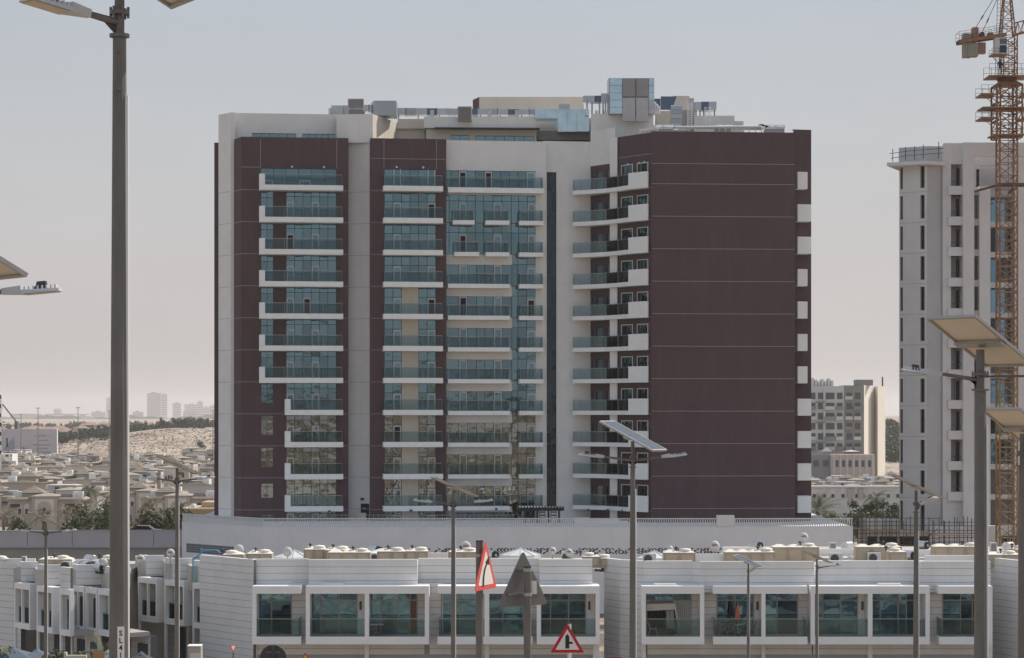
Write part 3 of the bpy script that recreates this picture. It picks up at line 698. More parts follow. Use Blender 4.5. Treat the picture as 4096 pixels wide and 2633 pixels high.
def house_window(parent, f, us, z0, z1, ztr, d=0.0, dark=(), wood=(), curtain=()):
    """large window: tan frame with panes below and above a transom"""
    cs = [f.s(u, d) for u in us]; mb = MB(); q = 0.07
    for c in cs: mb.fbox(f, c - q / 2, c + q / 2, d - 0.02, d + 0.07, z0, z1)
    for z in (z0, ztr, z1): mb.fbox(f, cs[0] + q / 2, cs[-1] - q / 2, d - 0.02, d + 0.065, z - q / 2, z + q / 2)
    wo = mb.build('window', M_tan, parent)
    for i in range(len(cs) - 1):
        for j, (a, b) in enumerate(((z0, ztr), (ztr, z1))):
            m = M_wood if (i in wood and j == 0) else (M_gl3 if (i in dark or random.random() < 0.12) else M_gl2)
            k = random.uniform(-0.008, 0.008); k2 = random.uniform(-0.008, 0.008)
            MB().quad(f.pt(cs[i], d + k, a), f.pt(cs[i + 1], d + k2, a), f.pt(cs[i + 1], d - k, b), f.pt(cs[i], d - k2, b)).build('pane', m, wo)
    return wo
def bframe(parent, f, u0, u1, zb, zt, dep, openl=False, openr=False, div=(), th=0.5, sd=0.27):
    """projecting white frame round a balcony"""
    a, b = f.s(u0, dep), f.s(u1, dep); mb = MB()
    mb.fbox(f, a, b, -0.1, dep, zt - th, zt); mb.fbox(f, a, b, -0.1, dep, zb, zb + th)
    if not openl: mb.fbox(f, a, a + sd, -0.1, dep, zb + th, zt - th)
    if not openr: mb.fbox(f, b - sd, b, -0.1, dep, zb + th, zt - th)
    for c, d in div: mb.fbox(f, f.s(c, dep), f.s(d, dep), -0.1, dep, zb + th, zt - th)
    return mb.build('balcony_frame', M_fr, parent)
def balu(parent, f, u0, u1, z0, h, d, n=2, ret=None):
    a, b = f.s(u0, d), f.s(u1, d); mb = MB()
    mb.beam(f.pt(a, d, z0 + h), f.pt(b, d, z0 + h), 0.06, 0.05)
    if ret:
        q = a if ret == 'l' else b
        mb.beam(f.pt(q, d - 0.03, z0 + h), f.pt(q, 0.05, z0 + h), 0.05, 0.048)
    o = mb.build('balustrade', M_rail, parent)
    for i in range(n):
        s0, s1 = a + (b - a) * i / n + 0.01, a + (b - a) * (i + 1) / n - 0.01
        MB().fbox(f, s0, s1, d - 0.014, d, z0, z0 + h - 0.026).build('glass_panel', M_clear, o)
    if ret: MB().fbox(f, q - 0.007, q + 0.007, 0.03, d - 0.02, z0, z0 + h - 0.026).build('glass_panel', M_clear, o)
def wall_lamp(parent, f, u, z, d=0.0):
    s = f.s(u, d); o = MB().fbox(f, s - 0.06, s + 0.06, d, d + 0.10, z - 0.28, z + 0.28).build('wall_lamp', mat('bronze_lamp', (0.05, 0.035, 0.03), 0.5), parent)
    MB().fbox(f, s - 0.03, s + 0.03, d + 0.1, d + 0.11, z - 0.16, z + 0.16).build('lens', M_dkgrey, o)
def ground_front(parent, f, u0, u1, ztop, cols, pil=(), rec=-0.9):
    """recessed ground floor: soffit band, window row, pillars"""
    a, b = f.s(u0, rec), f.s(u1, rec); zw = 20 - (2613 - HV) * (f.Y(0) - rec) / F
    boards(parent, f, a, b, zw, ztop, ztop)
    n = cols; cs = [u0 + (u1 - u0) * i / n for i in range(n + 1)]
    house_window(parent, f, cs, 0.15, zw - 0.08, zw - 2.7, d=rec)
    for c, e in pil:
        MB().fbox(f, f.s(c, 0.2), f.s(e, 0.2), rec, 0.2, 0, ztop - 0.01).build('pillar', M_fr, parent)

def terrace(label, gable, ups, zp, frames, base_y, uL, uR, gf, strips, back=14.0):
    t = empty('terraced_house_row', (X((uL + uR) / 2, base_y), base_y, 0), label, 'house')
    if gable: 
        for i, g in enumerate(gable): boards(t, g, 0, g.L, 0.0, zp, zp)
    for f, zlow in ups: boards(t, f, 0, f.L, zlow, zp, zp)
    # side returns of the stepped parapet walls + roof deck
    for i in range(len(ups) - 1):
        a = ups[i][0].pt(ups[i][0].L, 0.01, 0); b = ups[i + 1][0].pt(0, 0.01, 0)
        if abs(a.y - b.y) > 0.2:
            if b.y > a.y: fx = Facet.of((b.x, b.y), (a.x + 0.02, a.y)); fx = Facet.of((a.x + 0.004, a.y), (b.x + 0.004, b.y))
            else: fx = Facet.of((a.x - 0.004, a.y), (b.x - 0.004, b.y))
            boards(t, fx, 0, fx.L, ups[i][1], zp, zp, 0.1)
    first, last = ups[0][0], ups[-1][0]
    P = [first.pt(0, -0.3, 0)] + [p for f, _ in ups for p in (f.pt(0.02, -0.3, 0), f.pt(f.L - 0.02, -0.3, 0))]
    poly = [(p.x, p.y) for p in P] + [(P[-1].x, P[-1].y + back), (P[0].x - 2.0, P[0].y + back)]
    if gable: g0 = gable[0].pt(0.1, -0.3, 0); poly.append((g0.x, g0.y))
    MB().prism(poly, zp - 1.0, zp - 0.74).build('roof', M_roofm, t)
    # capping
    mb = MB()
    for f in list(gable or []) + [u[0] for u in ups]: mb.fbox(f, 0, f.L, -0.28, 0.03, zp + 0.001, zp + 0.05)
    mb.build('parapet_capping', M_fr, t)
    # solid body so nothing shows through
    inner = [(p.x, p.y + 1.6) for p in P] + [(P[-1].x, P[-1].y + back), (P[0].x - 1.5, P[0].y + back)]
    MB().prism(inner, 0, zp - 1.01).build('rear_wall', M_fr, t)
    return t
ZP = 10.4
# ---- middle row ------------------------------------------------------------
gB = Facet(800, 160.0, 991, 155.3)
YB = 155.3
upsB = [(Facet(991, 155.3, 1236, 155.5), 8.3), (Facet(1236, 154.8, 1668, 155.0), 8.3), (Facet(1672, 156.0, 2157, 156.2), 8.3), (Facet(2160, 155.1, 2369, 155.2), 8.3)]
tB = terrace('long white clad terrace with framed balconies in the middle, in front of the podium', [gB, Facet(991, 155.3, 1013, 154.9)], upsB, ZP, None, 155, 800, 2400, None, None)
ZFT, ZFB = Zv(2345, 153.6), Zv(2578, 153.6)     # top and underside of the balcony frames
zo0, zo1 = ZFB + 0.5, ZFT - 0.5
ztr = zo1 - 0.55; zgl = Zv(2477, 153.6)
fB = Facet(1000, 155.35, 2400, 155.35)
DEP = 1.75
def cs_(f, u, d=0.0): return f.s(u, d)
def pier(parent, f, u0, u1, lamp=None, d=0.0):
    MB().fbox(f, f.s(u0, d), f.s(u1, d), -0.1, d + 0.03, zo0, zo1).build('pier', M_fr, parent)
    if lamp: wall_lamp(parent, f, lamp, (zo0 + zo1) / 2 + 0.5, d + 0.03)
def strip(parent, f, u0, u1, z0=None):
    boards(parent, f, f.s(u0), f.s(u1), ZFB if z0 is None else z0, ZFT + 0.08, ZP)
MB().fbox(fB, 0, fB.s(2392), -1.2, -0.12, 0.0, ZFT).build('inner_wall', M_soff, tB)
strip(tB, fB, 1168, 1236); bframe(tB, fB, 1009, 1204, ZFB, ZFT, DEP, openr=True); house_window(tB, fB, [1030, 1087, 1166], zo0, zo1, ztr); balu(tB, fB, 1028, 1196, zo0, zgl - zo0, DEP - 0.2, 1, 'r')
strip(tB, fB, 1668, 1772); bframe(tB, fB, 1223, 1716, ZFB, ZFT, DEP, div=((1459, 1476),)); house_window(tB, fB, [1238, 1284, 1357, 1428], zo0, zo1, ztr); house_window(tB, fB, [1476, 1522, 1594, 1640, 1668], zo0, zo1, ztr, dark=(3,), wood=(3,))
pier(tB, fB, 1428, 1470, 1442); balu(tB, fB, 1240, 1459, zo0, zgl - zo0, DEP - 0.2, 2); balu(tB, fB, 1476, 1697, zo0, zgl - zo0, DEP - 0.2, 2)
bframe(tB, fB, 1750, 2130, ZFB, ZFT, DEP, openl=True, openr=True, div=((1938, 1957),)); house_window(tB, fB, [1766, 1840, 1925], zo0, zo1, ztr); house_window(tB, fB, [1945, 2011, 2092], zo0, zo1, ztr); strip(tB, fB, 2092, 2166)
pier(tB, fB, 1925, 1945); balu(tB, fB, 1757, 1938, zo0, zgl - zo0, DEP - 0.2, 2, 'l'); balu(tB, fB, 1957, 2122, zo0, zgl - zo0, DEP - 0.2, 2, 'r')
bframe(tB, fB, 2147, 2399, ZFB, ZFT, DEP); house_window(tB, fB, [2163, 2202, 2274, 2342], zo0, zo1, ztr, dark=(0, 1, 2)); pier(tB, fB, 2342, 2392, 2357); balu(tB, fB, 2164, 2381, zo0, zgl - zo0, DEP - 0.2, 2)
ground_front(tB, fB, 1020, 1700, ZFB, 10, ((1012, 1028), (1458, 1476)))
ground_front(tB, fB, 1720, 2385, ZFB, 10, ((1938, 1957), (2372, 2398)))
# ---- right row -------------------------------------------------------------
g1 = Facet(2417, 158.6, 2480, 156.6); g2 = Facet(2480, 156.6, 2572, 155.2)
upsC = [(Facet(2572, 155.2, 2769, 155.3), 8.3), (Facet(2800, 154.6, 3255, 154.8), 8.3), (Facet(3268, 155.4, 3660, 155.6), 8.3), (Facet(3690, 154.9, 3962, 155.0), 8.3)]
tC = terrace('long white clad terrace with framed balconies at the right, the one with closed parasols', [g1, g2], upsC, ZP - 0.12, None, 155, 2417, 3965, None, None)
fC = Facet(2560, 155.3, 3975, 155.3)
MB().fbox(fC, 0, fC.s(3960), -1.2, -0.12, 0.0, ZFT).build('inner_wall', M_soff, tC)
bframe(tC, fC, 2567, 2817, ZFB, ZFT, DEP); house_window(tC, fC, [2584, 2620, 2692, 2763], zo0, zo1, ztr); strip(tC, fC, 2763, 2868); balu(tC, fC, 2585, 2802, zo0, zgl - zo0, DEP - 0.2, 2)
bframe(tC, fC, 2853, 3230, ZFB, ZFT, DEP, openl=True, openr=True, div=((3046, 3062),)); house_window(tC, fC, [2868, 2940, 3013], zo0, zo1, ztr); pier(tC, fC, 3013, 3052, 3029); house_window(tC, fC, [3054, 3108, 3190], zo0, zo1, ztr); strip(tC, fC, 3190, 3262)
balu(tC, fC, 2860, 3046, zo0, zgl - zo0, DEP - 0.2, 2, 'l'); balu(tC, fC, 3062, 3222, zo0, zgl - zo0, DEP - 0.2, 2, 'r')
bframe(tC, fC, 3243, 3719, ZFB, ZFT, DEP, div=((3472, 3490),)); house_window(tC, fC, [3262, 3291, 3362, 3429], zo0, zo1, ztr, dark=()); pier(tC, fC, 3429, 3480, 3449); house_window(tC, fC, [3488, 3520, 3592, 3625, 3655], zo0, zo1, ztr, dark=(3,)); strip(tC, fC, 3655, 3770)
balu(tC, fC, 3260, 3472, zo0, zgl - zo0, DEP - 0.2, 2); balu(tC, fC, 3490, 3704, zo0, zgl - zo0, DEP - 0.2, 2)
bframe(tC, fC, 3757, 3970, ZFB, ZFT, DEP, openl=True); house_window(tC, fC, [3770, 3841, 3888, 3950], zo0, zo1, ztr, dark=(2,)); balu(tC, fC, 3763, 3953, zo0, zgl - zo0, DEP - 0.2, 2, 'l')
ground_front(tC, fC, 2586, 3240, ZFB, 10, ((2567, 2584), (3046, 3062)))
ground_front(tC, fC, 3245, 3950, ZFB, 11, ((3472, 3490), (3950, 3970)))
# ---- far right row ---------------------------------------------------------
gD = Facet(3956, 158.8, 4110, 154.6)
tD = terrace('white clad end wall of a terrace cut off by the right edge', [gD], [(Facet(4110, 154.6, 4400, 154.6), 0.0)], ZP - 0.1, None, 156, 3956, 4300, None, None)
# ---- left stepped row ------------------------------------------------------
M_deep = mat('porch_shade_wall', (0.30, 0.29, 0.31), 0.8, 0.05, 1)
def stepped(label, bays, pars, zp, zft, zfb, gable=None, name_y=160, rear=None):
    t = empty('terraced_house_row', (X(bays[0][0], name_y), name_y, 0), label, 'house')
    for i, (ua, Ya, ub, Yb, slots, *dd) in enumerate(bays):
        f = Facet(ua, Ya, ub, Yb); th = 0.40
        D = dd[0] if dd else 0.75
        mb = MB()
        mb.fbox(f, 0, f.L, -D, 0, zft - th, zft); mb.fbox(f, 0, f.L, -D, 0, zfb, zfb + th)
        mb.fbox(f, 0, 0.16, -D, 0, zfb + th, zft - th); mb.fbox(f, f.L - 0.16, f.L, -D, 0, zfb + th, zft - th)
        for q in slots: mb.fbox(f, f.L * q - 0.06, f.L * q + 0.06, -0.2, 0, zfb + th, zft - th)
        mb.build('balcony_frame', M_fr, t)
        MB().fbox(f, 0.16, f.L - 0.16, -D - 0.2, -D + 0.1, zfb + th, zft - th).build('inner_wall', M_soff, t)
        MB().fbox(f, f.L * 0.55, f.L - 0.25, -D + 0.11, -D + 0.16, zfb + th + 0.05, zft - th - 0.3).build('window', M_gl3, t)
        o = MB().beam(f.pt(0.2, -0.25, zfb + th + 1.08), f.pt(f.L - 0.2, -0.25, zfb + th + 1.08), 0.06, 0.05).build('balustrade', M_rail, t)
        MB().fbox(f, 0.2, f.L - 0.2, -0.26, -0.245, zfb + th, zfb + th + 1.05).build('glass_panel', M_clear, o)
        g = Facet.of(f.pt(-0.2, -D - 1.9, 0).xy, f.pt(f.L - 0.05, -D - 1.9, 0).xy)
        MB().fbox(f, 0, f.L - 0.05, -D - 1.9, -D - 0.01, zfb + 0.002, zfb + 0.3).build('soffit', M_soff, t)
        boards(t, g, 0, g.L, 0, zfb - 0.01, zfb - 0.01, 0.6)
        mb = MB(); mb.fbox(g, g.L * 0.45, g.L * 0.9, 0.02, 0.1, 0.2, zfb - 0.55); w_ = mb.build('window', M_gl3, t)
        mb = MB()
        for j in range(5): mb.fbox(g, g.L * (0.45 + 0.1 * j), g.L * (0.45 + 0.1 * j) + 0.12, 0.1, 0.13, 1.6, zfb - 0.6)
        mb.build('curtain', mat('grey_curtain', (0.16, 0.15, 0.17), 0.9), w_)
        MB().fbox(f, -0.02, 0.14, -0.18, -0.02, 0, zfb - 0.005).build('pillar', M_fr, t)
    for (u0, Y0, u1, Y1, u2) in pars:
        pb = Facet(u0, Y0, u1, Y1); boards(t, pb, 0, pb.L, zft + 0.01, zp, zp, 0.2)
        cap = MB(); cap.fbox(pb, 0, pb.L, -0.22, 0.03, zp + 0.001, zp + 0.04)
        if u2:
            s_ = Facet(u1, Y1 + 0.01, u2, Y1 + 0.25); boards(t, s_, 0, s_.L, zft + 0.01, zp, zp, 0.2)
            cap.fbox(s_, 0.05, s_.L, -0.22, 0.03, zp + 0.002, zp + 0.041)
            MB().fbox(s_, -0.6, s_.L - 0.02, -6.5, -0.25, zft - 0.6, zp - 0.35).build('roof', M_roofm, t)
        cap.build('parapet_capping', M_fr, t)
    if rear: MB().box(*rear).build('rear_wing', M_roofm, t)
    if gable:
        boards(t, gable, 0, gable.L, 0, zp - 0.1, zp - 0.1, 0.4)
    return t
stepped('white terrace of three stepped bays just right of the tall lamp post', [
    (551, 167.9, 627, 166.0, (0.5,)), (657, 165.2, 736, 163.4, (0.55,)), (770, 162.0, 852, 160.4, (0.5,))],
    [(572, 169.3, 587, 168.6, 657), (659, 166.3, 697, 165.1, 770), (772, 163.2, 800, 162.3, 860)], 9.85, 8.4, 5.27, None, 165, (X(572, 172), X(800, 172), 171, 180, 0, 8.6))
gA = Facet(-30, 165.5, 84, 163.4)
stepped('white terrace of stepped slotted balcony bays left of the tall lamp post', [
    (57, 162.6, 120, 160.6, (0.47,)), (146, 159.8, 210, 157.8, (0.6,)), (238, 157.0, 281, 156.0, (), 0.3),
    (283, 160.0, 336, 158.6, (0.5,), 0.3), (341, 158.5, 387, 157.0, (), 0.3), (392, 157.0, 466, 154.8, (0.6,), 0.6)],
    [(79, 163.3, 91, 162.9, 150), (150, 160.7, 188, 159.6, 242), (242, 157.6, 281, 156.6, None), (282, 160.7, 313, 159.8, 422), (422, 158.0, 470, 156.5, 520)], 9.75, 8.38, 5.25, gA, 160, (X(60, 168), X(520, 168), 167, 178, 0, 8.9))

# ================================================================ things on the terrace roofs
M_tank = mat('beige_grp', (0.50, 0.405, 0.30), 0.6, 0.06, 2, dirt=0.15, dirtcol=(0.4, 0.32, 0.22))
M_lid = mat('beige_grp_sunlit_lid', (0.82, 0.75, 0.65), 0.6, 0.05, 2)  # lids paler than the sides: sunlight on top put into the colour
M_ac = mat('ac_white', (0.62, 0.61, 0.58), 0.5, 0.05, 2, dirt=0.15)
M_steel = mat('brushed_steel', (0.62, 0.63, 0.65), 0.3, 0.08, 3, metal=0.9)
M_black = mat('black_plastic', (0.012, 0.012, 0.014), 0.5)
M_dish = mat('dish_grey', (0.58, 0.57, 0.55), 0.6, 0.04, 3)
M_red = mat('logo_red', (0.42, 0.03, 0.03), 0.5)
M_sky = mat('skylight_panel', (0.66, 0.67, 0.66), 0.35, 0.06, 2)
ROOFZ = 9.665
def roofY(v, h, roof=ROOFZ): return (HC - roof - h) * F / (v - HV)
def ordw(i): return ['first', 'second', 'third', 'fourth', 'fifth', 'sixth', 'seventh', 'eighth', 'ninth', 'tenth', 'eleventh', 'twelfth', 'thirteenth', 'fourteenth', 'fifteenth', 'sixteenth'][i]
# --- sectional water tank: n panels wide
def water_tank(u0, u1, v, label, h=1.15, depth=1.3, cap=True, roof=ROOFZ):
    v += 5
    Y = roofY(v, h + 0.12, roof); ymin = 158.2 if roof > 9.5 else 166.0
    if Y < ymin: Y = ymin; h = max(0.35, Zv(v, Y) - roof - 0.12)
    x0, x1 = X(u0, Y), X(u1, Y)
    t = empty('water_tank', ((x0 + x1) / 2, Y + depth / 2, roof), label, 'water tank', 'beige panel water tanks on the terrace roofs')
    n = max(1, round((x1 - x0) / 0.95)); pw = (x1 - x0) / n
    mb = MB()
    for i in range(n + 1): mb.box(x0 + i * pw - 0.03, x0 + i * pw + 0.03, Y - 0.02, Y + 0.03, roof, roof + h)
    mb.box(x0, x1, Y + 0.031, Y + depth, roof + 0.001, roof + h - 0.002); mb.build('body', M_tank, t)
    for i in range(n):
        a, b = x0 + i * pw + 0.05, x0 + (i + 1) * pw - 0.05; z0, z1 = roof + 0.08, roof + h - 0.06; q = 0.14
        m = MB(); vs = [(a, Y + 0.028, z0), (b, Y + 0.028, z0), (b, Y + 0.028, z1), (a, Y + 0.028, z1), (a + q, Y - 0.05, z0 + q), (b - q, Y - 0.05, z0 + q), (b - q, Y - 0.05, z1 - q), (a + q, Y - 0.05, z1 - q)]
        m.add(vs, [(4, 5, 6, 7), (0, 1, 5, 4), (1, 2, 6, 5), (2, 3, 7, 6), (3, 0, 4, 7)]); m.build('side_panel', M_tank, t)
        m = MB(); c = (x0 + (i + 0.5) * pw, Y + depth / 2)
        hw, hd = pw / 2, depth / 2 + 0.04; z = roof + h
        m.add([(c[0] - hw, c[1] - hd, z), (c[0] + hw, c[1] - hd, z), (c[0] + hw, c[1] + hd, z), (c[0] - hw, c[1] + hd, z), (c[0] - hw * .35, c[1] - hd * .35, z + .16), (c[0] + hw * .35, c[1] - hd * .35, z + .16), (c[0] + hw * .35, c[1] + hd * .35, z + .16), (c[0] - hw * .35, c[1] + hd * .35, z + .16)],
              [(4, 5, 6, 7), (0, 1, 5, 4), (1, 2, 6, 5), (2, 3, 7, 6), (3, 0, 4, 7)]); m.build('lid_panel', M_lid, t)
    if cap:
        cx = x0 + pw * (n - 0.6)
        MB().lathe((cx, Y + 0.5, roof + h + 0.06), [(0.36, 0), (0.42, 0.1), (0.36, 0.17), (0.05, 0.22)], 14).build('hatch', M_lid, t)
        MB().lathe((cx - 0.6, Y + 0.4, roof + h + 0.05), [(0.05, 0), (0.05, 0.2), (0.12, 0.21), (0.12, 0.3), (0.03, 0.36)], 10).build('vent', M_dkgrey, t)
    return t
tk = [(890, 972, 2206, 'beige water tank at the left corner of the middle terrace roof'), (985, 1086, 2203, 'beige tank with round hatch behind the black-ended heater, middle terrace left'),
      (1216, 1300, 2186, 'beige tank in the back group left of the white tarpaulin'), (1300, 1395, 2189, 'beige tank with vents in the middle of the back group'), (1310, 1480, 2198, 'wide low beige tank behind the two air conditioners'),
      (1510, 1620, 2194, 'beige tank behind the white tarpaulin'), (1622, 1710, 2193, 'beige tank with small black plate right of the white tarpaulin'),
      (1795, 1915, 2196, 'beige tank behind the red-logo dish near the warning signs'), (2330, 2400, 2215, 'beige tank at the right end of the middle terrace'), (2402, 2440, 2222, 'small beige tank in the gap between the two long terraces'),
      (2655, 2780, 2199, 'beige tank behind the heater at the left of the right terrace'), (2898, 3100, 2197, 'wide beige tank behind the two heaters on the right terrace'), (3090, 3275, 2177, 'long beige tank under the highest red-logo dish'),
      (3425, 3606, 2176, 'long beige tank below the scaffolding'), (3555, 3625, 2196, 'beige tank behind the heater by the scaffolding'), (3735, 3925, 2175, 'long beige tank behind the large right lamp post'), (3945, 4085, 2207, 'beige tank at the right end of the roofs with two white pipes'),
      (4060, 4130, 2186, 'beige tank cut by the right edge of the photo')]
for a in tk: water_tank(*a)
for a in [(145, 300, 2243, 'long beige tank in front on the far left roof'), (155, 285, 2226, 'beige tank behind the long one on the far left roof'), (400, 470, 2225, 'beige tank half hidden by the tall lamp post'), (-20, 24, 2228, 'beige tank cut by the left edge')]: water_tank(*a, roof=9.2)
# --- solar/electric heater cylinders
def heater(u, v, label, dirn=1, ends='black', roof=ROOFZ, D=0.62):
    h = 0.12 + D; Y = roofY(v, h, roof); x = X(u, Y); ln = 1.0
    t = empty('water_heater', (x, Y, roof), label, 'water heater', 'silver water heaters on the terrace roofs')
    a = R(35) * dirn; ax = Vector((math.sin(a), -math.cos(a), 0)); c = Vector((x, Y, roof + 0.12 + D / 2))
    p0 = c + ax * 0.35; p1 = c - ax * 0.65
    MB().tube(p1, p0, D / 2, n=20).build('drum', M_steel, t)
    MB().tube(p0 + ax * 0.002, p0 + ax * 0.06, D / 2 + 0.015, D / 2 - 0.03, n=20).build('end_cap', M_black if ends == 'black' else M_steel, t)
    m = MB(); b = p0 + ax * 0.062
    m.tube(b, b + ax * 0.03, 0.07, n=10); m.beam(b + Vector((-0.12, 0, -0.1)), b + Vector((0.12, 0, -0.1)), 0.03); m.build('fitting', M_frame, t)
    for q in (0.1, -0.45):
        pp = c + ax * q; MB().box(pp.x - 0.2, pp.x + 0.2, pp.y - 0.04, pp.y + 0.04, roof, roof + 0.2).build('saddle', M_dkgrey, t)
for a in [(1046, 2211, 'silver heater with black end at the left corner of the middle terrace'), (1505, 2183, 'silver heater with black end behind the white tarpaulin, furthest back'), (1650, 2204, 'silver heater with black end just right of the white tarpaulin'),
          (1970, 2202, 'silver heater right of the narrow red triangle sign'), (2752, 2209, 'silver heater with black end at the left of the right terrace'), (3028, 2166, 'silver heater furthest back behind the two dishes on the right'), (3055, 2205, 'silver heater above the small solar lamp on the right terrace'),
          (3640, 2205, 'silver heater left of the thin lamp post by the scaffolding'), (3695, 2164, 'silver heater with black end below the scaffolding'), (2405, 2245, 'silver heater in the gap between the two terraces')]: heater(*a, roof=ROOFZ if a[0] != 2405 else 9.0)
for a in [(365, 2220, 'pale heater standing highest on the far left roof', 1, 'steel'), (322, 2243, 'black-ended heater leftmost of the pair on the far left roof', 1), (348, 2247, 'black-ended heater rightmost of the pair on the far left roof', 1), (405, 2253, 'small black-ended heater beside the tall lamp post', 1)]: heater(*a, roof=9.2)
for a in [(3385, 2166, 'silver heater turned to the right below the end of the podium', -1, 'steel'), (4030, 2168, 'silver heater turned to the right at the far right', -1, 'steel')]: heater(*a)
# --- air conditioners
def condenser(u, v, label, w_=0.92, h=0.68, roof=ROOFZ, side=False):
    h += 0.1; Y = roofY(v, h, roof); x = X(u, Y)
    t = empty('air_conditioner', (x, Y, roof), label, 'air conditioner', 'white outdoor air conditioner units')
    MB().box(x - w_ / 2, x + w_ / 2, Y, Y + 0.34, roof + 0.1, roof + h).build('casing', M_ac, t, bevel=0.02)
    if side:
        for i in range(7): MB().box(x - w_ / 2 + 0.06, x + w_ / 2 - 0.06, Y - 0.03, Y - 0.005, roof + 0.16 + i * (h - 0.2) / 7, roof + 0.2 + i * (h - 0.2) / 7).build('slat', M_dkgrey, t)
    else:
        MB().lathe((x - 0.1, Y - 0.02, roof + h / 2 + 0.02), [(0.27, -0.02), (0.29, 0.0), (0.27, 0.02)], 20, 'y').build('fan_grille', M_dkgrey, t)
        MB().box(x + w_ / 2 - 0.16, x + w_ / 2 - 0.03, Y - 0.012, Y - 0.002, roof + 0.2, roof + h - 0.1).build('side_panel', M_frame, t)
    for q in (-0.3, 0.3): MB().box(x + q - 0.05, x + q + 0.05, Y, Y + 0.34, roof, roof + 0.099).build('foot', M_dkgrey, t)
for a in [(1362, 2211, 'white air conditioner left of the white tarpaulin'), (1503, 2213, 'white air conditioner in front of the white tarpaulin'), (2271, 2208, 'white air conditioner above the red junction sign'), (2598, 2215, 'white air conditioner at the left end of the right terrace'),
          (3345, 2213, 'white air conditioner right of the small orange-backed lamp panel'), (3498, 2211, 'white air conditioner in front of a skylight below the podium end')]: condenser(*a)
condenser(3332, 2171, 'white ribbed air conditioner left of the heater turned right', 0.5, 0.75, side=True); condenser(3975, 2171, 'white ribbed air conditioner near the right edge', 0.5, 0.75, side=True)
condenser(1268, 2190, 'narrow white box unit in front of the back tanks', 0.4, 0.7); condenser(95, 2226, 'white ribbed air conditioner on the far left roof', 0.3, 0.7, roof=9.2, side=True)
condenser(265, 2246, 'white box unit at the foot of the far left tanks', 0.5, 0.6, roof=9.2); condenser(372, 2243, 'white air conditioner with dark fan beside the far left heaters', 0.55, 0.55, roof=9.2)
# --- skylights
def skylight(u0, u1, v, label, m=None, h=0.72):
    Y = roofY(v, h); x = X((u0 + u1) / 2, Y); r = (X(u1, Y) - X(u0, Y)) / 2; Yc = Y + r * 0.9
    x = X((u0 + u1) / 2, Yc); n = 10; zb = ROOFZ
    t = empty('skylight', (x, Yc, zb), label, 'skylight', 'faceted skylights on the terrace roofs')
    ring = [(x + r * math.cos(2 * math.pi * (i + 0.5) / n), Yc + r * 0.9 * math.sin(2 * math.pi * (i + 0.5) / n)) for i in range(n)]
    ap = (x, Yc, zb + h)
    for i in range(n):
        a, b = ring[i], ring[(i + 1) % n]
        MB().add([(*a, zb), (*b, zb), (*b, zb + 0.26), (*a, zb + 0.26)], [(0, 1, 2, 3)]).build('kerb_panel', M_sky if m is None else m, t)
        MB().add([(*a, zb + 0.262), (*b, zb + 0.262), ap], [(0, 1, 2)]).build('pane', m or M_sky, t)
    mb = MB()
    for i in range(n): mb.beam((*ring[i], zb + 0.28), (ap[0], ap[1], ap[2] + 0.02), 0.05); mb.beam((*ring[i], zb), (*ring[i], zb + 0.28), 0.04)
    mb.build('ribs', M_frame if m is None else m, t)
M_tarp = mat('white_tarpaulin', (0.88, 0.87, 0.85), 0.6, bump=0.5, bscale=4)
skylight(1087, 1270, 2206, 'pale faceted skylight near the left end of the middle terrace roof')
skylight(1428, 1616, 2201, 'skylight wrapped in white tarpaulin in the middle terrace roof', M_tarp)
skylight(1995, 2170, 2198, 'pale faceted skylight behind the back of the triangular sign'); skylight(2540, 2692, 2208, 'pale faceted skylight behind the junction lamp post on the right terrace')
skylight(3078, 3238, 2203, 'pale faceted skylight left of the orange-backed lamp panel'); skylight(3390, 3576, 2205, 'pale faceted skylight behind an air conditioner below the podium end')
